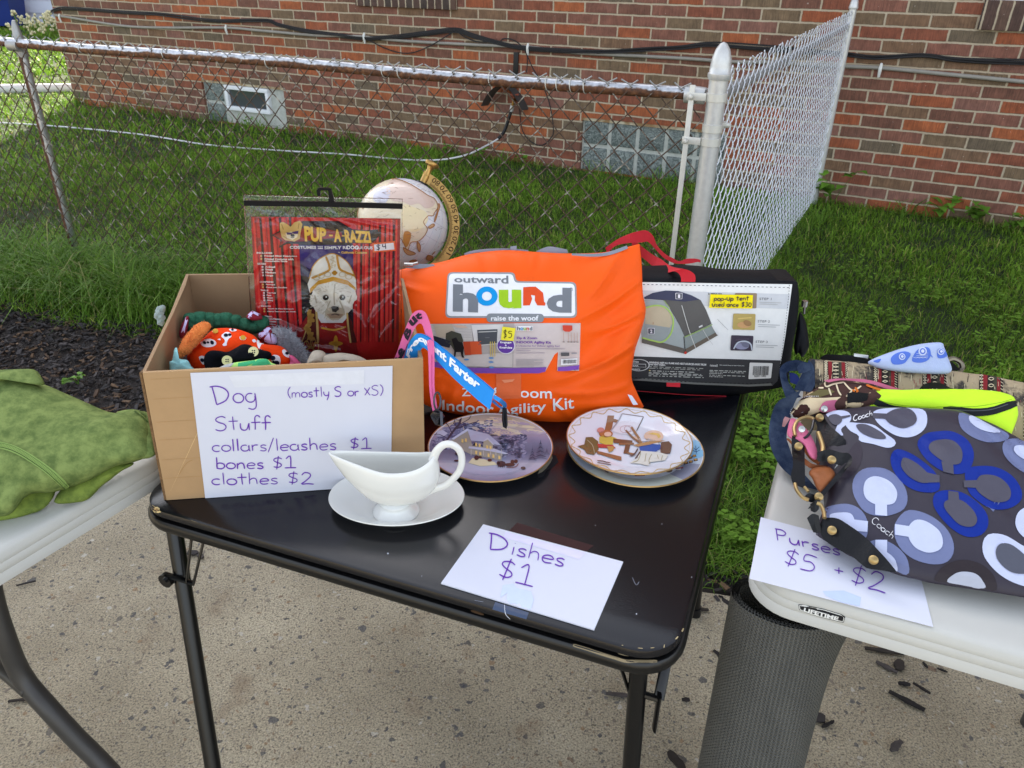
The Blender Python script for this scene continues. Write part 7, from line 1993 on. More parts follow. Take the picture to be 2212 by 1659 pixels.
mb = MB(); dk_ = dPl; mb.tube([at(z5(x, y), dk_ - .004) for x, y in ((1056, 972), (1052, 1000), (1050, 1060), (1056, 1105), (1064, 1114), (1068, 1095), (1066, 1040), (1062, 985))], .0028, 8); mb.build('snap_hook', M('black_metal', C(26, 26, 30), .25, .5), bl)

# dog clothes and bones in the box
def fuzz(bm, n, length, col, parent, name='fuzz'):
    """short fibres standing on a soft surface"""
    P = [bm.v[i] for i in range(len(bm.v))]
    mb = MB(); fs = [f for f in bm.f if len(f) > 2]
    for _ in range(n):
        f = random.choice(fs); a, b, c_ = (P[i] for i in f[:3])
        u, v = random.random(), random.random()
        if u + v > 1: u, v = 1 - u, 1 - v
        p = a + (b - a) * u + (c_ - a) * v; nr = (b - a).cross(c_ - a)
        if nr.length < 1e-9 or nr.dot(EYE - p) < 0: continue
        d = (nr.normalized() + Vector((random.uniform(-.7, .7), random.uniform(-.7, .7), random.uniform(-.7, .7)))) * length * random.uniform(.5, 1.2)
        s = d.cross(EYE - p).normalized() * .0004; g_ = random.uniform(.75, 1.25)
        mb.add([p - s, p + s, p + d], [(0, 1, 2)], tuple(min(1, q * g_) for q in col[:3]) + (1,))
    return tag(mb.build(name, leafless, parent), kind='stuff')
leafless = M('soft_fibre', None, .9, var=.05, attr=True)
def FAB(name, c, **k):
    d = dict(rough=.85, spec=.06, var=.10, vscale=30, bump=.5, bscale=260, sheen=.0); d.update(k)
    return M(name, c, **d)
INB = bp(0, 0, 0)
def inside(y, tilt=35, z0=0.1):
    p0 = bp(.2, y, z0); n_ = (-by * math.cos(R(tilt)) + UP * math.sin(R(tilt))).normalized()
    return lambda p: onpl(p, p0, n_)
def cloth_thing(name, outline, base, hf, hb, mat, label, cat, amp=.004, scale=16, seed=0, **kw):
    fz = kw.pop('fz', None); pieces = kw.pop('pieces', None)
    t_ = MB()
    for q_ in pieces or [outline]: blob(t_, q_, base, hf, hb, amp=amp, scale=scale, seed=seed, **kw); seed += 1
    p = base(outline[0]); t = thing(name, p, label, cat)
    t_.build(name.split('_')[-1] + '_body' if not kw.get('pn') else kw['pn'], mat, t, angle=180)
    if fz: fuzz(t_, fz[0], fz[1], fz[2], t)
    return t, t_.bvh()
A2 = lambda pts: PX(a2, pts)
m_fill = FAB('grey_cloth', C(96, 92, 96))
t, _ = cloth_thing('dog_blanket', A2([(150, 900), (190, 760), (300, 640), (700, 560), (1200, 520), (1640, 640), (2200, 700), (2260, 860), (1200, 900)]), inside(.15, 70, .13), .01, .05, m_fill, 'dim grey folded dog blanket under the clothes in the cardboard box', 'blanket')
t, b_ = cloth_thing('striped_top', A2([(292, 440), (330, 330)]), inside(.165, 30, .15), .012, .02, FAB('maroon_knit', C(128, 40, 54)), 'maroon and lilac striped dog top beneath the green corduroy ruffle', 'dog clothes', pieces=[A2([(292, 470), (300, 400), (335, 320), (365, 270), (395, 270), (390, 380), (370, 450), (320, 510)]), A2([(1020, 270), (1085, 205), (1170, 240), (1200, 290), (1120, 310), (1060, 300)]), A2([(1140, 470), (1200, 420), (1260, 368), (1310, 400), (1350, 470), (1372, 525), (1340, 570), (1260, 560), (1190, 520)])])
dc = Decal(b_, .0006, 8, 1.35); LIL = C(206, 196, 234)
for pts in ([(315, 440), (350, 340), (366, 276), (384, 300), (360, 380), (350, 440)], [(1022, 265), (1090, 206), (1172, 242), (1150, 262), (1095, 232), (1060, 285)], [(1140, 470), (1250, 370), (1290, 400), (1180, 510)], [(1200, 530), (1270, 440), (1300, 560), (1240, 562)], [(1300, 560), (1290, 450), (1340, 470), (1372, 520), (1340, 566)]): dc.poly(A2(pts), LIL, 1); dc.build('lilac_stripe', t, .8); dc = Decal(b_, .0006, 8, 1.35)
m_cord = FAB('green_corduroy', C(44, 92, 70), var=.15, vscale=60)
t, _ = cloth_thing('corduroy_ruffle', A2([(360, 440), (372, 330), (362, 268), (440, 225), (560, 214), (700, 236), (800, 222), (930, 252), (1100, 300), (1180, 262), (1262, 340), (1268, 372), (1200, 400), (1140, 470), (1060, 440), (900, 410), (760, 400), (600, 430), (480, 450)]), inside(.195, 25, .15), .022, .02, m_cord, 'green corduroy ruffled dog jacket at the back of the clothes pile', 'dog clothes', amp=.004, scale=70, seed=2, pieces=[[(x - w * .62, y), (x - w * .5, y - h * .8), (x, y - h), (x + w * .5, y - h * .8), (x + w * .62, y), (x + w * .45, y + h * .8), (x, y + h), (x - w * .45, y + h * .8)] for f_ in (A2,) for x, y, w, h in [(*f_([(q[0], q[1])])[0], q[2] * .2, q[3] * .2) for q in ((420, 330, 150, 105), (520, 310, 150, 100), (620, 315, 130, 95), (710, 315, 120, 85), (800, 315, 140, 95), (900, 330, 130, 85), (1000, 355, 140, 75), (1090, 385, 140, 70), (1180, 350, 150, 95))]])
mb = MB()
t, b_ = cloth_thing('fleece_pyjamas', A2([(376, 700), (470, 600), (560, 500), (660, 410), (760, 392), (920, 402), (1100, 470), (1200, 560), (1400, 590), (1500, 690), (1504, 800), (1200, 850), (900, 880), (560, 862), (440, 850)]), inside(.12, 32, .15), .030, .04, FAB('orange_fleece', C(244, 70, 22)), 'orange fleece dog pyjamas with white ghost print in the box', 'dog clothes', amp=.010, scale=20, seed=3)
dc = Decal(b_, .0007, 8, 1.25); GW, GK = C(240, 234, 236), C(24, 26, 44)
for pts in ([(525, 560), (560, 525), (630, 510), (690, 535), (695, 575), (640, 600), (570, 598)], [(755, 470), (800, 438), (850, 448), (862, 490), (830, 510), (810, 560), (812, 580), (775, 588), (765, 570), (790, 545), (780, 510), (756, 495)], [(1135, 530), (1180, 502), (1232, 530), (1230, 560), (1190, 570), (1165, 620), (1145, 590)], [(1290, 720), (1320, 685), (1380, 700), (1395, 760), (1370, 800), (1320, 790)], [(510, 705), (560, 695), (590, 740), (560, 790), (530, 760)], [(1410, 640), (1440, 630), (1500, 700), (1480, 716), (1430, 690)], [(835, 405), (905, 408), (915, 425), (860, 432)], [(650, 432), (690, 420), (720, 428), (700, 442)], [(950, 490), (990, 480), (1022, 500), (1000, 526), (960, 520)], [(1085, 525), (1110, 515), (1130, 540), (1100, 550)], [(710, 515), (740, 508), (742, 525)]): dc.poly(A2(resample(pts, 24, True)), GW, 1)
for x, y, r_ in ((575, 555, 4), (610, 552, 3), (655, 553, 5), (800, 475, 5), (842, 470, 4), (1186, 532, 4), (1215, 540, 3), (1310, 718, 6), (1355, 768, 6), (1320, 760, 4), (548, 740, 5), (1460, 670, 4), (872, 416, 3)): dc.ell(a2(x, y), r_, r_ * .8, GK, 2, random.random(), 7)
for x, y in ((985, 502), (690, 430)): dc.ell(a2(x, y), 6, 5, C(206, 160, 60), 2)
dc.build('ghost_print', t, .85)
t, _ = cloth_thing('knit_carrot', A2([(208, 735), (240, 680), (285, 610), (330, 520), (400, 430), (480, 350), (560, 322), (620, 335), (640, 385), (600, 430), (560, 480), (520, 540), (440, 620), (380, 680), (290, 720), (240, 748)]), inside(.115, 30, .185), .028, .025, FAB('orange_knit', C(222, 128, 66), bscale=130, bump=.9), 'fuzzy orange knit carrot shaped sleeve lying on the clothes', 'dog clothes', amp=.002, seed=5, fz=(2600, .0022, C(226, 136, 74)))
t, _ = cloth_thing('blue_knit', A2([(188, 850), (186, 760), (215, 740), (240, 620), (270, 610), (290, 720), (380, 740), (420, 800), (470, 860), (440, 900), (200, 900)]), inside(.07, 30, .165), .018, .03, FAB('pale_blue_knit', C(150, 204, 206), bscale=110, bump=1), 'pale blue knitted dog sweater in the near left box corner', 'dog clothes', amp=.004, seed=6)
t, b_ = cloth_thing('black_bow_top', A2([(560, 770), (575, 680), (640, 635), (740, 640), (820, 650), (920, 600), (980, 568), (1060, 575), (1150, 620), (1285, 655), (1280, 730), (1120, 760), (900, 790), (700, 850), (600, 860)]), inside(.08, 32, .185), .022, .03, FAB('black_velvet', C(14, 14, 20)), 'black dog top with two cream buttons on the orange fleece', 'dog clothes', amp=.012, scale=26, seed=7)
for x, y in ((813, 745), (1100, 648)):
    loc, nr, i_, d_ = b_.ray_cast(EYE, ray(*a2(x, y)).normalized())
    nr = (EYE - loc).normalized()
    mb = MB(); mb.lathe([(0, .0), (.0068, .0), (.0078, .002), (.0076, .0036), (.0062, .0033), (.0058, .0026), (0, .0026)], 24, loc + nr * .001, nr); bt = mb.build('button', M('cream_button', C(230, 216, 168), .35, var=.05), t)
    mb = MB()
    for dx, dy in ((-1, -1), (1, -1), (1, 1), (-1, 1)): mb.lathe([(0, 0), (.0011, 0), (.0011, .0006), (0, .0006)], 8, loc + nr * .0037 + RGT * dx * .0016 + UPV * dy * .0016, nr)
    mb.build('button_holes', m_black, bt)
t, b_ = cloth_thing('lime_bandana', A2([(640, 880), (720, 830), (800, 790), (930, 762), (1080, 745), (1180, 725), (1260, 735), (1300, 770), (1390, 810), (1380, 850), (1000, 880)]), inside(.035, 30, .195), .014, .03, FAB('lime_cloth', C(170, 222, 120)), 'lime and mint green bandana tucked along the front box edge', 'dog clothes', amp=.006, scale=30, seed=8)
dc = Decal(b_, .0006, 8, 1.2); dc.poly(A2([(930, 815), (935, 775), (1020, 760), (1120, 745), (1120, 770), (1040, 800), (1000, 830)]), C(64, 172, 116), 1); dc.poly(A2([(1075, 800), (1150, 735), (1230, 730), (1275, 745), (1265, 790), (1200, 800), (1180, 815)]), C(72, 182, 124), 1); dc.poly(A2([(640, 880), (720, 830), (800, 790), (890, 775), (840, 830), (820, 860)]), C(176, 178, 178), 1); dc.build('mint_print', t, .8)
t, _ = cloth_thing('grey_fur_coat', A2([(1280, 410), (1340, 392), (1430, 395), (1500, 420), (1570, 500), (1640, 600), (1690, 720), (1680, 790), (1610, 800), (1500, 660), (1400, 580), (1360, 540), (1370, 480)]), inside(.16, 30, .14), .02, .03, FAB('grey_fur', C(142, 144, 148), sheen=1, bump=1, bscale=300), 'soft grey furry dog coat beside the costume pack', 'dog clothes', amp=.004, scale=60, seed=9, fz=(5000, .006, C(156, 158, 164)))
t, _ = cloth_thing('pink_cloth', A2([(1490, 690), (1540, 700), (1620, 780), (1625, 815), (1480, 820), (1500, 760)]), inside(.10, 30, .16), .012, .03, FAB('pink_cloth', C(206, 92, 130)), 'pink cloth peeping out beside the grey furry coat', 'dog clothes', amp=.003)
m_bone = M('bleached_bone', C(176, 164, 146), .7, var=.12, vscale=18, bump=.3, bscale=90)
t, _ = cloth_thing('dog_bone', A2([(1690, 790), (1700, 720), (1740, 650), (1800, 632), (1860, 645), (1895, 690), (1880, 740), (1860, 790)]), inside(.06, 40, .185), .024, .024, m_bone, 'grey rounded bone knuckle at the front of the box', 'bone', amp=.002)
t, _ = cloth_thing('dog_bone', A2([(1836, 755), (1842, 705), (1900, 680), (2020, 662), (2120, 668), (2230, 690), (2330, 740), (2330, 790), (2100, 760), (1950, 780), (1860, 790)]), inside(.05, 40, .190), .018, .02, m_bone, 'long pale bone lying behind the front box edge', 'bone', amp=.002, seed=3)
# ================================================================== LEFT TABLE AND GARMENT
WTZ = .74
m_plast = M('white_plastic', C(196, 195, 188), .42, var=.03, vscale=4, bump=.12, bscale=700)
m_leggrey = M('grey_powder_coat', C(74, 72, 70), .38, .3, var=.05)
def folding_top(name, label, corner, d1, d2, l1, l2, rad, lipz):
    """corner, unit edges, lengths"""
    t = thing(name, corner + d1 * l1 / 2 + d2 * l2 / 2 - UP * WTZ, label, 'table')
    f = lambda a, b, z: corner + d1 * a + d2 * b + UP * z
    mb = MB(); loft(mb, f, (l1, l2), [(-.022, 0), (-.010, .0), (-.004, -.002), (-.001, -.006), (.0005, -.012), (.002, -.0175), (.0015, -.0183), (.0023, -.019), (.0034, -.031), (.0029, -.0318), (.0037, -.0325), (.0045, lipz), (.0, lipz - .002), (-.01, lipz)], rad, 9)
    mb.build('tabletop', m_plast, t, angle=50)
    return t, f, mb.bvh()
lc0 = onz((322, 968), WTZ)
ld1 = V3(math.cos(R(156)), math.sin(R(156))); ld2 = V3(math.cos(R(246)), math.sin(R(246)))
# measured near edge of the left table
pA, pB = onz((0, 1190), WTZ), onz((295, 1018), WTZ)
ld2 = (pA - pB); ld2.z = 0; ld2.normalize(); ld1 = V3(ld2.y, -ld2.x)
cr0 = pB - ld2 * ((pB - lc0).dot(ld2) + .02)
lt, lf, lbv = folding_top('folding_table', 'white plastic folding table at left carrying the green velour garment', cr0, ld2, ld1, 1.22, .76, .055, -.048)
def leg_tube(t, pts, r, name='leg'):
    mb = MB(); mb.tube([Vector(q) for q in resample([tuple(p) for p in pts], 26)], r, 14); return mb.build(name, m_leggrey, t)
zl = Z(0, 2300, 900, 2062)
ldp = dep(onz((60, 1480), .33))
leg_tube(lt, [at((-34, 1180), ldp - .07), at((-16, 1290), ldp - .05), at((12, 1380), ldp - .03), at((48, 1462), ldp), at((105, 1530), ldp + .01), at((165, 1595), ldp + .03), at((232, 1662), ldp + .05), onz((380, 1830), .0)], .0175)
leg_tube(lt, [at((-120, 1400), ldp + .03), at((-40, 1426), ldp + .02), at((10, 1448), ldp + .01), at((62, 1492), ldp)], .014, 'cross_bar')
f_ = lambda a, b: lf(a, b, -.05)
leg_tube(lt, [f_(.2, .68), f_(.18, .68) - UP * .3, f_(.14, .7) - UP * .69], .0175)
m_vel = M('green_velour', C(132, 148, 86), .85, spec=.05, c2=C(90, 108, 60), vscale=52, thr=(.36, .66), bump=.3, bscale=300)
m_vel2 = M('green_cuff', C(124, 142, 60), .85, c2=C(90, 108, 44), vscale=30, thr=(.42, .6), bump=.3, bscale=300)
gm = thing('folded_garment', onz((120, 1050), WTZ), 'folded mottled green velour garment lying on the white table at left', 'clothes')
gn = (UP * .88 + V3(.1, -.47)).normalized()
gp0 = onz((60, 1115), WTZ + .006)
gb_ = lambda p: onpl(p, gp0, gn)
def gbase(k):
    q0 = gp0 + UP * k
    return lambda p: onpl(p, q0, gn)
mb = MB(); blob(mb, [(-140, 1130), (-140, 780), (-20, 800), (60, 818), (105, 834), (165, 860), (240, 891), (290, 887), (318, 890), (330, 905), (334, 945), (330, 980), (290, 998), (250, 1008), (190, 1040), (120, 1062), (60, 1070), (20, 1112), (-40, 1116)], gbase(.005), .055, .03, n=110, rings=16, amp=.013, scale=9, seed=3, power=4, ridge=.5); mb.build('main_fold', m_vel, gm, angle=180); GMV = mb.bvh()
mb = MB(); blob(mb, [(-140, 800), (-30, 800), (0, 799), (50, 797), (76, 799), (90, 815), (95, 832), (60, 828), (20, 822), (-60, 826), (-140, 830)], gbase(.035), .02, .02, amp=.002); mb.build('waistband', m_vel, gm, angle=180)
mb = MB(); blob(mb, [(-140, 1135), (-60, 1128), (0, 1126), (60, 1112), (95, 1098), (120, 1062), (100, 1040), (0, 1050), (-140, 1060)], gbase(-.01), .02, .02, amp=.004, scale=20); mb.build('under_fold', m_vel2, gm, angle=180)
mb = MB(); blob(mb, [(118, 1078), (125, 1088), (160, 1086), (190, 1079), (218, 1052), (240, 1035), (262, 1018), (290, 1000), (230, 1000), (150, 1040)], gbase(-.006), .018, .02, amp=.004, scale=26, seed=2); mb.build('sleeve_end', m_vel2, gm, angle=180)
mb = MB(); blob(mb, [(250, 892), (285, 884), (318, 892), (330, 900), (336, 950), (334, 984), (300, 990), (322, 960), (320, 930), (290, 905)], gbase(.012), .02, .03, amp=.004, seed=5); mb.build('side_fold', m_vel, gm, angle=180)
dc = Decal(GMV, .0015, 10, 1.1)
zg = Z(0, 1300, 700, 1161)
seam = [(-60, 735), (0, 752), (80, 775), (170, 820), (280, 890), (370, 960), (440, 1025)]
dc.line(PX(zg, seam), 15, C(146, 172, 96), 1); dc.line(PX(zg, [(x - 6, y + 13) for x, y in seam]), 1.6, C(62, 84, 42), 2); dc.line(PX(zg, [(x + 4, y - 12) for x, y in seam]), 1.2, C(86, 112, 58), 2)
P = resample(seam, 60)
for p in P: dc.line(PX(zg, [(p[0] - 4, p[1] + 8), (p[0] + 5, p[1] - 9)]), 1.4, C(110, 136, 72), 2, n=2)
dc.line(PX(zg, [(780, 476), (860, 520), (940, 580), (985, 640), (992, 720), (970, 800)]), 2, C(74, 98, 48), 1); dc.line(PX(zg, [(800, 470), (880, 512), (960, 572), (1000, 630)]), 1.2, C(98, 124, 66), 1)
dc.build('stitched_seam', gm, .8)

# ================================================================== RIGHT TABLE
rA, rB = onz((1663, 985), WTZ), onz((1630, 1205), WTZ)
F0, F1 = onz(b6(280, 0), WTZ), onz(b6(1946, 480), WTZ)
rd1 = (F1 - F0); rd1.z = 0; rd1.normalize(); rd2 = V3(-rd1.y, rd1.x)
corner = F0 + rd1 * ((onz((1621, 1255), WTZ) - F0).dot(rd1)) - rd2 * .002
rt_, rf, rbv = folding_top('folding_table', 'white plastic folding table at right covered with purses', corner, rd1, rd2, 1.22, .76, .06, -.048)
dc = Decal(rbv, .0005, 8, 1.0)
A6 = lambda pts: PX(a6, pts)
dc.poly(A6([(396, 1184), (440, 1188), (600, 1220), (740, 1262), (774, 1284), (760, 1330), (730, 1326), (560, 1284), (440, 1244), (402, 1228)]), C(38, 38, 40), 1)
dc.line(A6([(404, 1190), (440, 1195), (600, 1227), (735, 1268), (765, 1288), (754, 1322), (560, 1276), (445, 1238), (408, 1224), (404, 1190)]), 1.6, C(226, 226, 220), 2, smooth=False)
dc.text('LIFETIME', A6([(444, 1206), (722, 1282), (714, 1312), (438, 1236)]), C(232, 232, 228), 3, .04)
dc.build('maker_badge', rt_, .4)
for a, b, l2 in ((.60, .10, .0), (.60, .66, .0), (.96, .10, 0), (.96, .66, 0)):
    leg_tube(rt_, [rf(a, b, -.05), rf(a + .01, b, -.4), rf(a + .02, b, -WTZ)], .0165)
mb = MB()
ps, psb = flat_card('paper_sign', A6([(92, 490), (1340, 820), (1478, 1374), (0, 984)]), lambda p: onz(p, WTZ), UP, 'white paper purses price sign lying on the right table edge', lift=.0012)
dc = Decal(psb, .0004, 14, 1.0)
for a_ in (('Purses', (218, 672), (745, 800), (-14, -96), 2.3), ('$5', (264, 860), (540, 950), (26, -128), 2.6), ('+', (676, 955), (770, 975), (2, -110), 2.4), ('$2', (800, 1016), (1105, 1096), (18, -148), 2.6)):
    hw_(a6, *a_); dc.build('handwriting', ps, .6); dc = Decal(psb, .0004, 14, 1.0)
dc = Decal(psb, .0004, 14, 1.0); dc.poly(A6([(590, 1080), (760, 1075), (900, 1130), (890, 1200), (740, 1170), (620, 1120)]), C(196, 210, 246), 1); dc.build('clear_tape', ps, .2)

# rolled grey grip mat under the right table
def mat_mat():
    m = bpy.data.materials.new('woven_grip_mat')
    nt, b, nd, lk = nodes_of(m)
    uv = N(nt, 'UVMap'); sp_ = N(nt, 'SeparateXYZ'); lk.new(uv.outputs[0], sp_.inputs[0])
    a = math_n(nt, 'SINE', math_n(nt, 'MULTIPLY', sp_.outputs[0], 6.2832)); c_ = math_n(nt, 'SINE', math_n(nt, 'MULTIPLY', sp_.outputs[1], 6.2832))
    h = math_n(nt, 'MULTIPLY_ADD', a, c_, math_n(nt, 'MULTIPLY', c_, .5))
    n1 = N(nt, 'TexNoise'); n1.inputs['Scale'].default_value = 9; n1.inputs['Detail'].default_value = 5
    lk.new(mixc(nt, n1.outputs[0], C(78, 78, 74), C(108, 107, 100)), b.inputs['Base Color']); b.inputs['Roughness'].default_value = .7
    bp_ = N(nt, 'Bump'); bp_.inputs['Strength'].default_value = 1; bp_.inputs['Distance'].default_value = .0016; lk.new(h, bp_.inputs['Height']); lk.new(bp_.outputs[0], b.inputs['Normal'])
    return m
m_roll = mat_mat()
mtop = onz((1712, 1345), .66); mtop.z = 0
rl = thing('rolled_mat', mtop, 'rolled dark grey woven grip mat standing under the right table corner', 'mat')
RR = .079
cl_, cr_2 = at((1592, 1320), dep(onz((1700, 1330), .62)) - 0), at((1752, 1500), dep(onz((1700, 1330), .62)))
bot = onz((1512, 1950), 0)
d0 = dep(onz((1700, 1330), .62))
ctop = at((1692, 1300), d0); cbot = onz((1530, 2080), 0); cbot.z = 0
axm = (ctop - cbot).normalized(); um = (RGT - axm * RGT.dot(axm)).normalized(); vm = um.cross(axm)
if vm.dot(EYE - ctop) < 0: vm = -vm
Lm = (ctop - cbot).length
rows = []
NT, NZ = 150, 40
for i in range(NT):
    a = 3.4 * 2 * math.pi * i / (NT - 1) * .55 - .1
    rad = RR * (1 - .16 * i / (NT - 1))
    fl_ = max(0, 1 - i / 9.0)
    row = []
    for j in range(NZ):
        z = j / (NZ - 1)
        k = fl_ ** 1.5 * max(0, (z - .70) / .30) ** 1.8 * .05
        row.append(cbot + axm * (Lm * z) + (um * math.cos(a) + vm * math.sin(a)) * (rad + .004 * nz((a, z * 3, 0), 1, 2)) + um * k)
    rows.append(row)
mb = MB(); mb.grid(rows); mb.grid([[p - ((p - (cbot + axm * (p - cbot).dot(axm))).normalized() * .0045) for p in r_] for r_ in rows], flip=True)
o = mb.build('mat_sheet', m_roll, rl, angle=180)
uvl = o.data.uv_layers.new(name='UVMap')
n1 = NT * NZ
for lp in o.data.loops:
    k = lp.vertex_index % n1; i, j = divmod(k, NZ)
    a = 3.4 * 2 * math.pi * i / (NT - 1) * .55
    uvl.data[lp.index].uv = (a * RR / .0062, j / (NZ - 1) * Lm / .0052)

# ================================================================== PURSES
A5 = lambda pts: PX(a5, pts)
PP = WTZ
def tplane(h, tilt=0.0, ref=None):
    """plane h above the right table, tilted up away from the viewer"""
    p0 = (ref or rf(.15, .10, 0)) + UP * h
    n_ = (UP * math.cos(R(tilt)) - rd2 * math.sin(R(tilt))).normalized()
    return lambda p: onpl(p, p0, n_)
def purse_thing(name, label, p, cat='purse'): return thing(name, onz(p, PP), label, cat)
# patterned grey bag: front edge on the table, back edge raised
gt = purse_thing('patterned_purse', 'large grey satin purse printed with white and blue ring motifs, front of the pile', (1950, 1080))
def curve_base(p):
    b = tplane(.02, 17, rf(.2, .06, 0))(p)
    return b
T_ = PX(a5, [(560, 700), (700, 645), (850, 632), (1150, 630), (1420, 636), (1680, 660), (1900, 745), (2100, 838), (2330, 960)])
B_ = A6([(560, 620), (800, 770), (1000, 850), (1190, 925), (1350, 965), (1500, 1000), (1890, 1058), (2212, 1110), (2420, 1150)])
L_ = [T_[0], a5(600, 960), a5(640, 1300), a6(560, 520), B_[0]]
R_ = [T_[-1], a5(2420, 1300), B_[-1]]
G = coons(T_, B_, L_, R_, 60, 44)
m_satin = M('grey_satin', C(58, 54, 64), .40, spec=.2, var=.10, vscale=7, bump=.06, bscale=600)
def pf(u, v, b):
    e = (max(0, 4 * u * (1 - u))) ** .45 * (max(0, 4 * v * (1 - v))) ** .5
    w_ = .007 * nz((u * 4, v * 5, 1), 1, 3) + .0075 * abs(nz((u * 5 - v * 4, v * 2, 3), 1.3, 5)) + .012 * math.exp(-((u - .22 - v * .12) / .03) ** 2) * max(0, .5 - v)
    return UP * (.030 * e + w_ * e)
mb = MB(); slab(mb, G, curve_base, pf, lambda u, v, b: -UP * (.02 + .03 * (1 - v)) * min(1, 8 * v * (1 - v) + .2)); mb.build('bag_body', m_satin, gt, angle=180); PBV = mb.bvh()
dc = Decal(PBV, .0008, 12, 1.15)
LT, MD, BLU, INN = C(194, 200, 226), C(112, 120, 156), C(20, 46, 138), C(82, 80, 92)
def shape(zf, pts, col, layer, n=36): dc.poly(PX(zf, resample(pts, n, True)), col, layer)
def ring(zf, outer, inner, stem, c_o, c_i, layer=1):
    shape(zf, outer, c_o, layer); shape(zf, inner, c_i, layer + 1)
    if stem: dc.poly(PX(zf, stem), c_i, layer + 1)
ring(a5, [(985, 1108), (1100, 1120), (1200, 1190), (1262, 1290), (1270, 1390), (1220, 1460), (1080, 1500), (940, 1470), (860, 1370), (830, 1270), (850, 1180), (910, 1125)], [(1000, 1182), (1080, 1195), (1150, 1240), (1188, 1310), (1170, 1390), (1110, 1410), (1010, 1405), (940, 1360), (920, 1290), (940, 1215)], [(1012, 1390), (1108, 1390), (1110, 1500), (1012, 1490)], MD, LT)
ring(a6, [(1250, 440), (1340, 432), (1470, 480), (1580, 570), (1640, 680), (1640, 780), (1580, 850), (1460, 862), (1320, 820), (1220, 740), (1170, 640), (1172, 540)], [(1330, 512), (1420, 520), (1520, 590), (1556, 670), (1540, 740), (1450, 772), (1350, 740), (1290, 670), (1275, 580)], [(1172, 542), (1290, 560), (1285, 645), (1172, 628)], MD, LT)
ring(a6, [(610, 420), (700, 385), (800, 380), (890, 420), (945, 500), (955, 600), (920, 670), (820, 660), (700, 590), (620, 500)], [(650, 470), (740, 450), (820, 460), (850, 520), (850, 590), (760, 590), (680, 540)], [(840, 505), (955, 520), (950, 605), (845, 596)], MD, LT)
ring(a6, [(960, 690), (1060, 665), (1170, 710), (1260, 800), (1288, 900), (1270, 945), (1190, 920), (1060, 850), (940, 780)], [(1010, 770), (1090, 760), (1160, 810), (1192, 880), (1180, 920), (1080, 860)], [(1015, 668), (1108, 670), (1108, 770), (1012, 765)], MD, LT)
# blue flower of rings
ring(a5, [(1540, 815), (1640, 820), (1750, 880), (1805, 980), (1795, 1080), (1740, 1150), (1640, 1160), (1540, 1130), (1440, 1060), (1370, 970), (1355, 900), (1420, 835)], [(1560, 885), (1640, 895), (1700, 950), (1714, 1020), (1690, 1080), (1600, 1080), (1500, 1020), (1445, 960), (1470, 905)], [(1545, 1060), (1640, 1085), (1645, 1165), (1560, 1145)], BLU, INN)
ring(a5, [(1190, 960), (1290, 990), (1400, 1060), (1490, 1140), (1530, 1220), (1525, 1290), (1450, 1310), (1330, 1290), (1220, 1220), (1150, 1110), (1140, 1010)], [(1240, 1032), (1320, 1060), (1400, 1120), (1460, 1190), (1450, 1230), (1370, 1230), (1280, 1180), (1220, 1100)], [(1430, 1150), (1530, 1175), (1530, 1230), (1450, 1232)], BLU, INN)
ring(a5, [(1740, 1130), (1860, 1095), (2000, 1110), (2120, 1180), (2190, 1290), (2180, 1380), (2080, 1440), (1950, 1440), (1830, 1370), (1760, 1290)], [(1850, 1180), (1950, 1170), (2040, 1210), (2100, 1290), (2085, 1370), (1980, 1390), (1880, 1340), (1820, 1270)], [(1722, 1215), (1850, 1210), (1860, 1275), (1726, 1270)], BLU, INN)
ring(a6, [(1500, 290), (1600, 268), (1720, 290), (1840, 370), (1915, 470), (1915, 570), (1850, 635), (1740, 640), (1620, 570), (1520, 460), (1478, 370)], [(1590, 352), (1700, 350), (1790, 420), (1832, 500), (1800, 560), (1700, 552), (1610, 470), (1565, 400)], [(1600, 275), (1680, 285), (1690, 365), (1600, 362)], BLU, INN)
# white rings with grey eyes
ring(a5, [(1000, 660), (1100, 632), (1300, 632), (1410, 650), (1432, 740), (1390, 820), (1290, 865), (1180, 850), (1080, 790), (1020, 730)], [(1090, 690), (1180, 640), (1290, 640), (1345, 700), (1330, 760), (1240, 795), (1150, 770), (1100, 730)], [(990, 672), (1100, 678), (1100, 720), (1000, 715)], LT, INN)
ring(a5, [(620, 680), (700, 650), (780, 655), (820, 690), (810, 740), (740, 800), (760, 850), (690, 830), (710, 760), (660, 720)], [(640, 700), (690, 682), (740, 700), (745, 740), (705, 770), (660, 750)], [(730, 700), (815, 688), (812, 702), (740, 722)], LT, INN)
ring(a5, [(775, 750), (880, 750), (1000, 765), (1090, 830), (1170, 890), (1172, 930), (1110, 950), (1000, 920), (890, 895), (880, 850), (810, 810)], [(860, 770), (930, 762), (1020, 800), (1090, 850), (1090, 880), (1000, 875), (900, 830)], None, LT, INN)
ring(a5, [(1690, 670), (1800, 700), (1950, 770), (2085, 840), (2060, 890), (1920, 905), (1790, 860), (1700, 780)], [(1780, 692), (1900, 750), (2020, 820), (1960, 830), (1850, 800), (1775, 740)], None, MD, LT)
ring(a5, [(2060, 890), (2200, 880), (2330, 960), (2330, 1180), (2212, 1150), (2100, 1070), (2040, 980)], [(2140, 935), (2240, 940), (2330, 1000), (2330, 1080), (2200, 1040), (2130, 980)], None, MD, LT)
ring(a6, [(1920, 625), (2040, 625), (2160, 690), (2300, 800), (2330, 1040), (2180, 1030), (2020, 950), (1900, 820), (1875, 710)], [(2010, 705), (2100, 705), (2212, 790), (2300, 900), (2240, 940), (2110, 930), (2010, 850), (1980, 770)], None, LT, C(86, 88, 100))
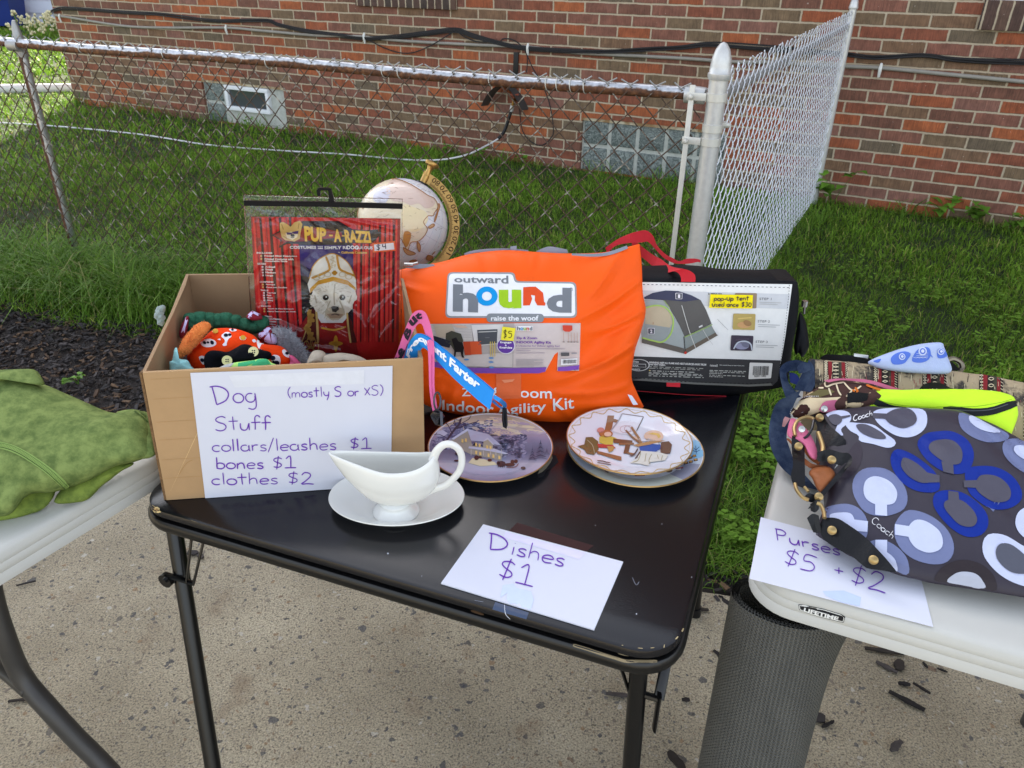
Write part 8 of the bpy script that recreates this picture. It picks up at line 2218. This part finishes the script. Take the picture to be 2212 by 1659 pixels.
ring(a6, [(2180, 430), (2330, 400), (2330, 700), (2200, 640), (2140, 540)], [(2300, 500), (2340, 500), (2340, 620), (2290, 580)], None, LT, INN)
shape(a6, [(1490, 990), (1540, 900), (1640, 840), (1760, 830), (1880, 870), (1970, 960), (1990, 1070), (1880, 1056), (1600, 1010)], C(52, 46, 50), 1); shape(a6, [(1590, 1000), (1640, 945), (1720, 922), (1820, 940), (1880, 1000), (1888, 1054), (1700, 1026)], C(176, 180, 194), 2)
shape(a5, [(870, 900), (910, 960), (900, 1060), (850, 1150), (770, 1200), (700, 1180), (740, 1080), (800, 980)], C(58, 52, 62), 1)
def coach(zf, p0, p1, up, w):
    o_ = zf(0, 0); u = zf(*up); dc.hand('Coach', zf(*p0), zf(*p1), (u[0] - o_[0], u[1] - o_[1]), w, C(226, 226, 230), 3)
coach(a5, (836, 742), (996, 694), (4, -46), 1.5); coach(a6, (975, 528), (1150, 668), (34, -44), 1.2)
dc.build('ring_print', gt, .36)
# black leather handle with rings
m_leath = M('black_leather', C(12, 12, 16), .36, var=.12, vscale=30, bump=.25, bscale=300, spec=.28)
m_goldm = M('brass_fitting', C(168, 144, 98), .3, .7, var=.1)
m_tan = M('tan_leather', C(150, 88, 48), .5, var=.2, vscale=20, bump=.3, bscale=200)
def dpur(p, lift=.02):
    return dep(curve_base(p)) - lift * .9 - .010
hn_ = [0]
def hstrap(zf, Lp, Rp, lifts, mat, name, t, thick=.004):
    Lq, Rq = PX(zf, Lp), PX(zf, Rp)
    ds = [dpur(((a[0] + b[0]) / 2, (a[1] + b[1]) / 2), lf_) for a, b, lf_ in zip(Lq, Rq, lifts)]
    mb = MB(); strap(mb, Lq, Rq, ds, thick, 30); return mb.build(name, mat, t)
hstrap(a5, [(500, 690), (560, 676), (600, 690), (640, 760), (720, 830), (778, 890), (770, 950)], [(505, 720), (530, 740), (560, 800), (580, 860), (640, 950), (720, 985), (740, 980)], [.006] * 7, m_leath, 'handle_tab', gt, .006)
hstrap(a5, [(345, 850), (340, 930), (352, 1080), (335, 1170), (352, 1240)], [(440, 850), (445, 930), (448, 1080), (450, 1180), (448, 1275)], [.025] * 5, m_leath, 'handle_strap', gt)
hstrap(a5, [(545, 985), (640, 960), (740, 985), (800, 990), (832, 1040), (815, 1090)], [(556, 1060), (640, 1060), (740, 1090), (770, 1070), (780, 1070), (760, 1130)], [.03] * 6, m_leath, 'handle_strap', gt)
hstrap(a5, [(820, 1060), (790, 1110), (720, 1200), (640, 1290), (570, 1370), (500, 1431)], [(775, 1080), (730, 1130), (660, 1210), (590, 1290), (540, 1350), (470, 1440)], [.03, .028, .025, .02, .018, .018], m_leath, 'handle_strap', gt)
hstrap(a6, [(450, 310), (480, 290), (520, 300), (560, 320)], [(455, 345), (500, 365), (540, 350), (575, 345)], [.015] * 4, m_leath, 'handle_strap', gt)
hstrap(a6, [(490, 380), (530, 350), (570, 345)], [(495, 430), (530, 445), (560, 420)], [.016] * 3, m_leath, 'handle_loop', gt)
hstrap(a6, [(465, 490), (510, 455), (560, 470)], [(515, 605), (545, 610), (580, 600)], [.016] * 3, m_leath, 'handle_loop', gt)
hstrap(a6, [(590, 490), (700, 490), (800, 545), (930, 640), (1050, 760), (1130, 850), (1190, 925)], [(560, 560), (600, 660), (720, 745), (830, 800), (940, 890), (1050, 910), (1170, 930)], [.012, .014, .014, .013, .012, .01, .006], m_leath, 'handle_end', gt, .005)
def rivet(zf, x, y, lift=.026, r=.0062):
    p = at(zf(x, y), dpur(zf(x, y), lift)); n_ = (EYE - p).normalized()
    mb = MB(); mb.lathe([(r, -.002), (r, .0008), (r * .7, .0026), (0, .0034)], 16, p, n_); mb.build('rivet', m_goldm, gt)
for x, y, l_ in ((397, 936, .032), (567, 704, .014), (664, 1044, .036)): rivet(a5, x, y, l_)
for x, y, l_ in ((666, 590, .020), (1000, 828, .018), (560, 320, .022)): rivet(a6, x, y, l_)
def oring(zf, pts, t=gt, r=.0028, lift=.028, mat=None):
    P = resample(PX(zf, pts), 26)
    mb = MB(); mb.tube([at(p, dpur(p, lift)) for p in P], r, 8); mb.build('metal_ring', mat or m_goldm, t)
oring(a5, [(370, 850), (362, 790), (390, 730), (450, 702), (500, 705), (520, 720)]); oring(a5, [(555, 825), (575, 880), (592, 940), (590, 1000)], r=.0036); oring(a5, [(520, 720), (505, 790), (470, 850), (440, 870)], r=.002, mat=M('black_nickel', C(60, 60, 64), .25, .9))
oring(a5, [(368, 1235), (385, 1290), (430, 1345), (480, 1368)]); oring(a6, [(545, 370), (575, 385), (600, 440), (606, 490)]); oring(a5, [(445, 1262), (478, 1300)], r=.0024)
# brown leather purse peeping out
tn_p = purse_thing('leather_purse', 'small tan leather purse half hidden under the ring print purse', a5(560, 1180))
mb = MB(); blob(mb, A5([(480, 1150), (520, 1110), (640, 1100), (690, 1150), (680, 1200), (640, 1260), (580, 1310), (540, 1270), (510, 1200)]), tplane(.045, 20), .012, .03, amp=.002, scale=40); mb.build('purse_body', m_tan, tn_p)
def cstrap(t, zf, Lp, Rp, h, mat, name, thick=.004):
    Lq, Rq = PX(zf, Lp), PX(zf, Rp); ds = [dep(onz(((a[0] + b[0]) / 2, (a[1] + b[1]) / 2), PP + hh)) for a, b, hh in zip(Lq, Rq, h)]
    mb = MB(); strap(mb, Lq, Rq, ds, thick, 30); mb.build(name, mat, t); return mb.bvh()
cstrap(tn_p, a5, [(300, 870), (330, 880), (400, 980), (500, 1070), (600, 1090), (660, 1092)], [(305, 885), (345, 930), (400, 1030), (480, 1105), (580, 1130), (660, 1118)], [.085, .085, .08, .075, .07, .065], m_tan, 'strap'); cstrap(tn_p, a5, [(445, 900), (460, 960), (510, 1020), (570, 1060)], [(440, 930), (450, 990), (500, 1050), (560, 1085)], [.07] * 4, m_tan, 'strap')
mb = MB(); p = at(a5(695, 1112), dep(onz(a5(695, 1112), PP + .07))); d_ = (at(a5(730, 1135), dep(p)) - p); mb.tube([p - d_ * .6, p + d_], .009, 10); mb.build('strap_end', m_met, tn_p)
# pink trimmed flower purse
pkp = purse_thing('flower_purse', 'brown and cream flower print purse with pink leather trim', a5(500, 640))
m_canv = M('brown_floral_canvas', C(70, 44, 38), .8, c2=C(200, 178, 140), vscale=20, thr=(.54, .57), bump=.3, bscale=400)
m_pkl = M('pink_leather', C(206, 104, 138), .5, var=.08, bump=.2, bscale=300)
mb = MB(); blob(mb, A5([(335, 690), (345, 640), (400, 570), (470, 510), (560, 450), (640, 408), (760, 400), (960, 430), (1180, 480), (1300, 520), (1100, 600), (800, 660), (600, 680), (450, 700)]), (lambda p: at(p, dep(curve_base(p)) * .25 + dep(tplane(.10, 30, rf(.2, .43, 0))(p)) * .75)), .03, .05, amp=.007, seed=3, scale=22); mb.build('purse_body', m_canv, pkp, angle=180); FPV = mb.bvh()
dc = Decal(FPV, .0008, 10, 1.3)
CR, DBR = C(214, 196, 160), C(58, 34, 30)
dc.poly(A5([(335, 690), (345, 640), (400, 575), (480, 545), (600, 548), (740, 540), (700, 570), (600, 600), (580, 650), (470, 690)]), CR, 1)
for cx, cy, r_ in ((440, 640, 22), (400, 680, 18)):
    for k in range(6): dc.ell(a5(cx + 26 * math.cos(k * 1.05), cy + 22 * math.sin(k * 1.05)), 6, 5, DBR, 2, n=10)
    dc.ell(a5(cx, cy), 6, 5, DBR, 3, n=10)
dc.poly(A5([(480, 520), (560, 480), (660, 480), (690, 500), (640, 520), (560, 545)]), C(104, 96, 62), 1)
for l in ([(610, 420), (620, 460), (680, 440), (760, 425)], [(640, 470), (660, 530)], [(700, 440), (720, 500), (740, 530)], [(760, 425), (830, 490), (900, 455)], [(830, 490), (780, 540)], [(600, 470), (560, 470)]): dc.line(A5(l), 3.4, C(222, 206, 172), 2)
for l in ([(850, 470), (870, 500), (860, 510)], [(940, 450), (1020, 480), (1100, 500)], [(830, 490), (850, 500)]): dc.line(A5(l), 4.5, C(206, 112, 40), 3)
P = resample([(338, 690), (350, 640), (400, 575), (460, 545), (560, 540)], 46)
for i in range(0, 45, 2): dc.line(A5([P[i], P[i + 1]]), 2.6, C(196, 196, 196), 3)
dc.build('flower_print', pkp, .75)
cstrap(pkp, a5, [(600, 405), (700, 390), (870, 392), (1000, 408), (1200, 470), (1350, 505)], [(640, 420), (740, 402), (860, 412), (1000, 436), (1180, 498), (1330, 518)], [.118, .122, .124, .122, .115, .108], m_pkl, 'trim')
cstrap(pkp, a5, [(560, 640), (600, 580), (680, 562), (784, 566)], [(565, 645), (600, 662), (690, 650), (784, 640)], [.098] * 4, m_pkl, 'tab')
mb = MB(); blob(mb, A5([(305, 830), (330, 720), (370, 715), (430, 760), (500, 850), (545, 960), (540, 1040), (490, 1020), (440, 930), (380, 890), (330, 870)]), tplane(.07, 15, rf(.05, .15, 0)), .012, .02, amp=.003, scale=30); mb.build('pink_flap', m_pkl, pkp)
for x, y in ((605, 632), (424, 796)):
    p = at(a5(x, y), dep(onz(a5(x, y), PP + .108))); mb = MB(); mb.lathe([(.0055, 0), (.005, .002), (0, .003)], 12, p, (EYE - p).normalized()); mb.build('stud', m_met, pkp)
cstrap(pkp, a5, [(265, 775), (275, 720), (290, 695)], [(285, 780), (310, 740), (330, 710)], [.06, .07, .075], M('pale_pink_edge', C(206, 150, 150), .6), 'side_tab')
# woven tribal bag at the back
wv = purse_thing('woven_bag', 'striped woven tribal pattern bag at the back of the purse pile', a5(1300, 400), 'bag')
m_wov = M('beige_weave', C(170, 152, 122), .85, c2=C(64, 58, 54), vscale=16, thr=(.5, .58), bump=.4, bscale=500)
T_ = A5([(480, 240), (700, 258), (1000, 275), (1300, 300), (1600, 325), (1900, 362), (2212, 425), (2400, 480)])
B_ = A5([(480, 470), (700, 480), (1000, 560), (1300, 640), (1600, 700), (1900, 780), (2212, 880), (2400, 920)])
G = coons(T_, B_, [T_[0], a5(482, 350), B_[0]], [T_[-1], B_[-1]], 60, 14)
wb0 = tplane(.10, 30, rf(.2, .43, 0))
mb = MB(); slab(mb, G, wb0, lambda u, v, b: UP * (.012 * (4 * v * (1 - v)) ** .5 + .003 * nz((u * 8, v * 2, 0), 1, 2)), lambda u, v, b: -UP * .05 + rd2 * .01 - UP * .04 * v); mb.build('bag_body', m_wov, wv, angle=60); WVB = mb.bvh()
dc = Decal(WVB, .0008, 10, 1.5)
def wl(u): # column line of the weave, u along the top
    return resample([tuple(x) for x in T_], 200)[int(u * 199)], resample([tuple(x) for x in B_], 200)[int(max(0, u - .01) * 199)]
TT, BB = resample(T_, 200), resample(B_, 200)
def wcol(u0, u1, c_, layer=1):
    i, j = int(u0 * 199), int(u1 * 199)
    dc.poly([TT[i], TT[j], BB[j], BB[i]], c_, layer)
KB, RDW, CRW, OLV = C(44, 38, 36), C(128, 40, 44), C(206, 192, 160), C(66, 64, 52)
for u0 in (.0625, .27, .475, .71, .9):
    wcol(u0, u0 + .018, KB); wcol(u0 + .018, u0 + .036, RDW); wcol(u0 + .036, u0 + .062, KB); wcol(u0 + .062, u0 + .076, OLV); wcol(u0 + .076, u0 + .090, RDW); wcol(u0 + .090, u0 + .102, KB)
    for uu, kind in ((u0 + .009, 0), (u0 + .049, 1), (u0 + .096, 2)):
        i = int(uu * 199); w_ = 6
        for k in range(16):
            t_ = (k + .5) / 16
            p = (TT[i][0] + (BB[i][0] - TT[i][0]) * t_, TT[i][1] + (BB[i][1] - TT[i][1]) * t_)
            if kind == 0: dc.ell(p, 4.2, 2.6, CRW, 2, n=4, hole=.45)
            elif kind == 1: dc.line([(p[0] - 6, p[1] - 3 if k % 2 else p[1] + 3), (p[0], p[1]), (p[0] + 6, p[1] - 3 if k % 2 else p[1] + 3)], 1.6, CRW, 2, smooth=False)
            else: dc.line([(p[0] - 3, p[1] - 2), (p[0] + 3, p[1] + 2)], 1.2, CRW, 2)
for k in range(220):
    i = random.randint(0, 199); t_ = random.random()
    p = (TT[i][0] + (BB[i][0] - TT[i][0]) * t_, TT[i][1] + (BB[i][1] - TT[i][1]) * t_)
    dc.line([(p[0], p[1]), (p[0] + random.uniform(-2, 2), p[1] + random.uniform(5, 16))], random.uniform(.8, 2), random.choice((KB, CRW, C(196, 180, 150), C(150, 92, 84), CRW)), 3 if False else 1)
wcol(0, .03, C(46, 50, 60), 2)
dc.build('woven_pattern', wv, .85)
# denim bag at the left edge of the pile
m_den = M('dark_denim', C(34, 46, 70), .85, spec=.08, c2=C(74, 86, 106), vscale=22, thr=(.42, .7), bump=.35, bscale=500)
dn = purse_thing('denim_bag', 'dark blue denim bag strap curling round the left end of the purse pile', a5(250, 800), 'bag')
cstrap(dn, a5, [(250, 560), (200, 620), (160, 780), (170, 930), (240, 1080), (340, 1180), (440, 1260)], [(420, 480), (360, 600), (330, 720), (300, 850), (330, 960), (380, 1080), (560, 1290)], [.10, .08, .06, .045, .03, .02, .012], m_den, 'bag_side', .012)
cstrap(dn, a5, [(300, 560), (262, 440), (245, 320), (290, 262), (380, 240), (470, 262)], [(420, 540), (330, 440), (300, 350), (340, 330), (400, 330), (480, 350)], [.085, .10, .11, .115, .118, .12], m_den, 'strap', .006)
cstrap(dn, a5, [(385, 300), (420, 260), (490, 270)], [(400, 350), (450, 340), (495, 320)], [.125, .125, .125], m_den, 'strap_keeper', .006)
cstrap(dn, a5, [(480, 240), (520, 300), (530, 440)], [(360, 480), (420, 490), (500, 500)], [.11, .105, .10], m_den, 'gusset', .006)
cstrap(dn, a5, [(320, 340), (380, 355), (420, 420)], [(330, 420), (380, 440), (420, 455)], [.095, .095, .09], M('blue_lining', C(34, 50, 120), .7), 'lining', .004)
# black pouch strap, yellow hip pouch
yl = purse_thing('hip_pouch', 'neon yellow hip pouch with black zip behind the ring print purse', a5(1600, 600), 'pouch')
m_neon = M('neon_fabric', C(206, 252, 46), .7, var=.04, bump=.25, bscale=600)
yb0 = lambda p: at(p, dep(curve_base(p)) * .42 + dep(wb0(p)) * .58)
T_ = A5([(945, 505), (1010, 492), (1150, 510), (1400, 520), (1700, 510), (1900, 512), (2080, 525), (2140, 556)])
B_ = A5([(925, 640), (1100, 650), (1300, 680), (1500, 700), (1700, 740), (1900, 780), (2060, 830), (2112, 830)])
G = coons(T_, B_, [T_[0], a5(930, 580), B_[0]], [T_[-1], a5(2165, 680), B_[-1]], 46, 20)
mb = MB(); slab(mb, G, yb0, lambda u, v, b: UP * (.022 * (4 * u * (1 - u)) ** .35 * (4 * v * (1 - v)) ** .5 + .003 * nz((u * 7, v * 3, 0), 1, 2)), lambda u, v, b: -UP * .03); mb.build('pouch_body', m_neon, yl, angle=180); YBV = mb.bvh()
dc = Decal(YBV, .0008, 8, 1.3)
ZK = C(34, 36, 38)
dc.line(A5([(955, 540), (1000, 570), (1080, 605), (1160, 630), (1300, 645)]), 13, ZK, 1); dc.line(A5([(1560, 640), (1650, 645), (1800, 662), (1950, 652), (2080, 610), (2150, 590)]), 17, ZK, 1); dc.line(A5([(1640, 640), (1800, 650), (1950, 640), (2080, 600)]), 2, C(84, 88, 90), 2)
dc.line(A5([(975, 520), (1060, 570), (1180, 598), (1400, 618), (1600, 618), (1800, 618), (2000, 590), (2110, 560)]), 1, C(120, 160, 30), 2); dc.line(A5([(960, 600), (1010, 615), (1080, 632)]), 3, C(190, 236, 40), 2)
dc.build('zip', yl, .6)
m_bweb = M('black_webbing', C(18, 18, 20), .75, var=.1, bump=.4, bscale=600)
cstrap(yl, a5, [(790, 505), (870, 500), (960, 510)], [(786, 640), (870, 650), (940, 630)], [.108, .108, .108], m_bweb, 'waist_strap', .004)
cstrap(yl, a5, [(1340, 515), (1400, 440), (1480, 418), (1560, 432), (1640, 470), (1800, 485), (2000, 495), (2130, 520)], [(1360, 522), (1430, 475), (1500, 470), (1560, 475), (1640, 500), (1800, 510), (2000, 512), (2120, 530)], [.115, .13, .138, .138, .13, .12, .116, .112], m_bweb, 'waist_strap', .004)
# owl bag, black strap and ring behind
ow = purse_thing('owl_bag', 'pale blue owl print fabric bag standing behind the woven bag', a5(1300, 220), 'bag')
m_owl = M('pale_blue_cotton', C(176, 190, 224), .8, var=.05, bump=.3, bscale=500)
ob_ = tplane(.13, 55, rf(.25, .46, 0))
mb = MB(); blob(mb, A5([(960, 270), (980, 240), (1100, 190), (1250, 140), (1400, 108), (1545, 100), (1570, 140), (1600, 220), (1620, 340), (1400, 350), (1100, 320)]), ob_, .012, .03, amp=.002, power=5); mb.build('bag_body', m_owl, ow); OWB = mb.bvh()
dc = Decal(OWB, .0007, 8, 1.6); OB = C(88, 118, 206)
for pts in ([(1140, 230), (1180, 190), (1250, 172), (1300, 190), (1280, 230), (1240, 270), (1160, 275)], [(1310, 250), (1330, 190), (1370, 150), (1440, 140), (1462, 190), (1440, 240), (1380, 262)], [(1515, 160), (1560, 150), (1590, 210), (1520, 225)], [(1000, 250), (1060, 232), (1040, 262)]): dc.poly(A5(resample(pts, 28, True)), OB, 1)
for x, y, r_ in ((1230, 215, 7), (1395, 172, 9), (1540, 175, 7)):
    dc.ell(a5(x, y), r_, r_, C(200, 208, 232), 2); dc.ell(a5(x, y), r_ * .68, r_ * .68, OB, 3); dc.ell(a5(x, y), r_ * .4, r_ * .4, C(206, 212, 234), 4)
for k in range(8): dc.line(A5([(1320 + k * 14, 215 + (k % 2) * 8), (1328 + k * 14, 225), (1336 + k * 14, 215 + (k % 2) * 8)]), .9, C(190, 200, 230), 2)
for y in (190, 206, 220): dc.line(A5([(1345, y), (1440, y - 5)]), .8, C(190, 200, 230), 2)
dc.line(A5([(1445, 180), (1475, 220)]), 2, OB, 1)
dc.build('owl_print', ow, .8)
mb = MB(); mb.tube([at(p, dep(onz(a5(1600, 280), PP + .12))) for p in resample(A5([(1590, 245), (1640, 230), (1700, 260), (1712, 310), (1690, 325)]), 16)], .0048, 8); mb.build('metal_ring', M('dark_nickel', C(120, 112, 96), .25, .9), ow)
cstrap(ow, a5, [(1540, 225), (1580, 240), (1640, 260)], [(1520, 290), (1580, 330), (1700, 322)], [.12, .12, .12], m_bweb, 'ring_strap', .006)
bs = purse_thing('shoulder_strap', 'black shoulder strap with metal slider behind the woven bag', a5(750, 220), 'strap')
cstrap(bs, a5, [(575, 225), (620, 195), (720, 198), (850, 205), (960, 220), (1010, 250)], [(590, 260), (640, 262), (720, 262), (850, 268), (960, 272), (1020, 280)], [.10, .115, .12, .12, .12, .115], m_bweb, 'webbing', .006)
mb = MB(); p0 = at(a5(840, 203), dep(onz(a5(840, 203), PP + .125))); p1 = at(a5(955, 218), dep(onz(a5(955, 218), PP + .125))); mb.tube([p0, p1], .004, 8); mb.build('slider', m_met, bs)
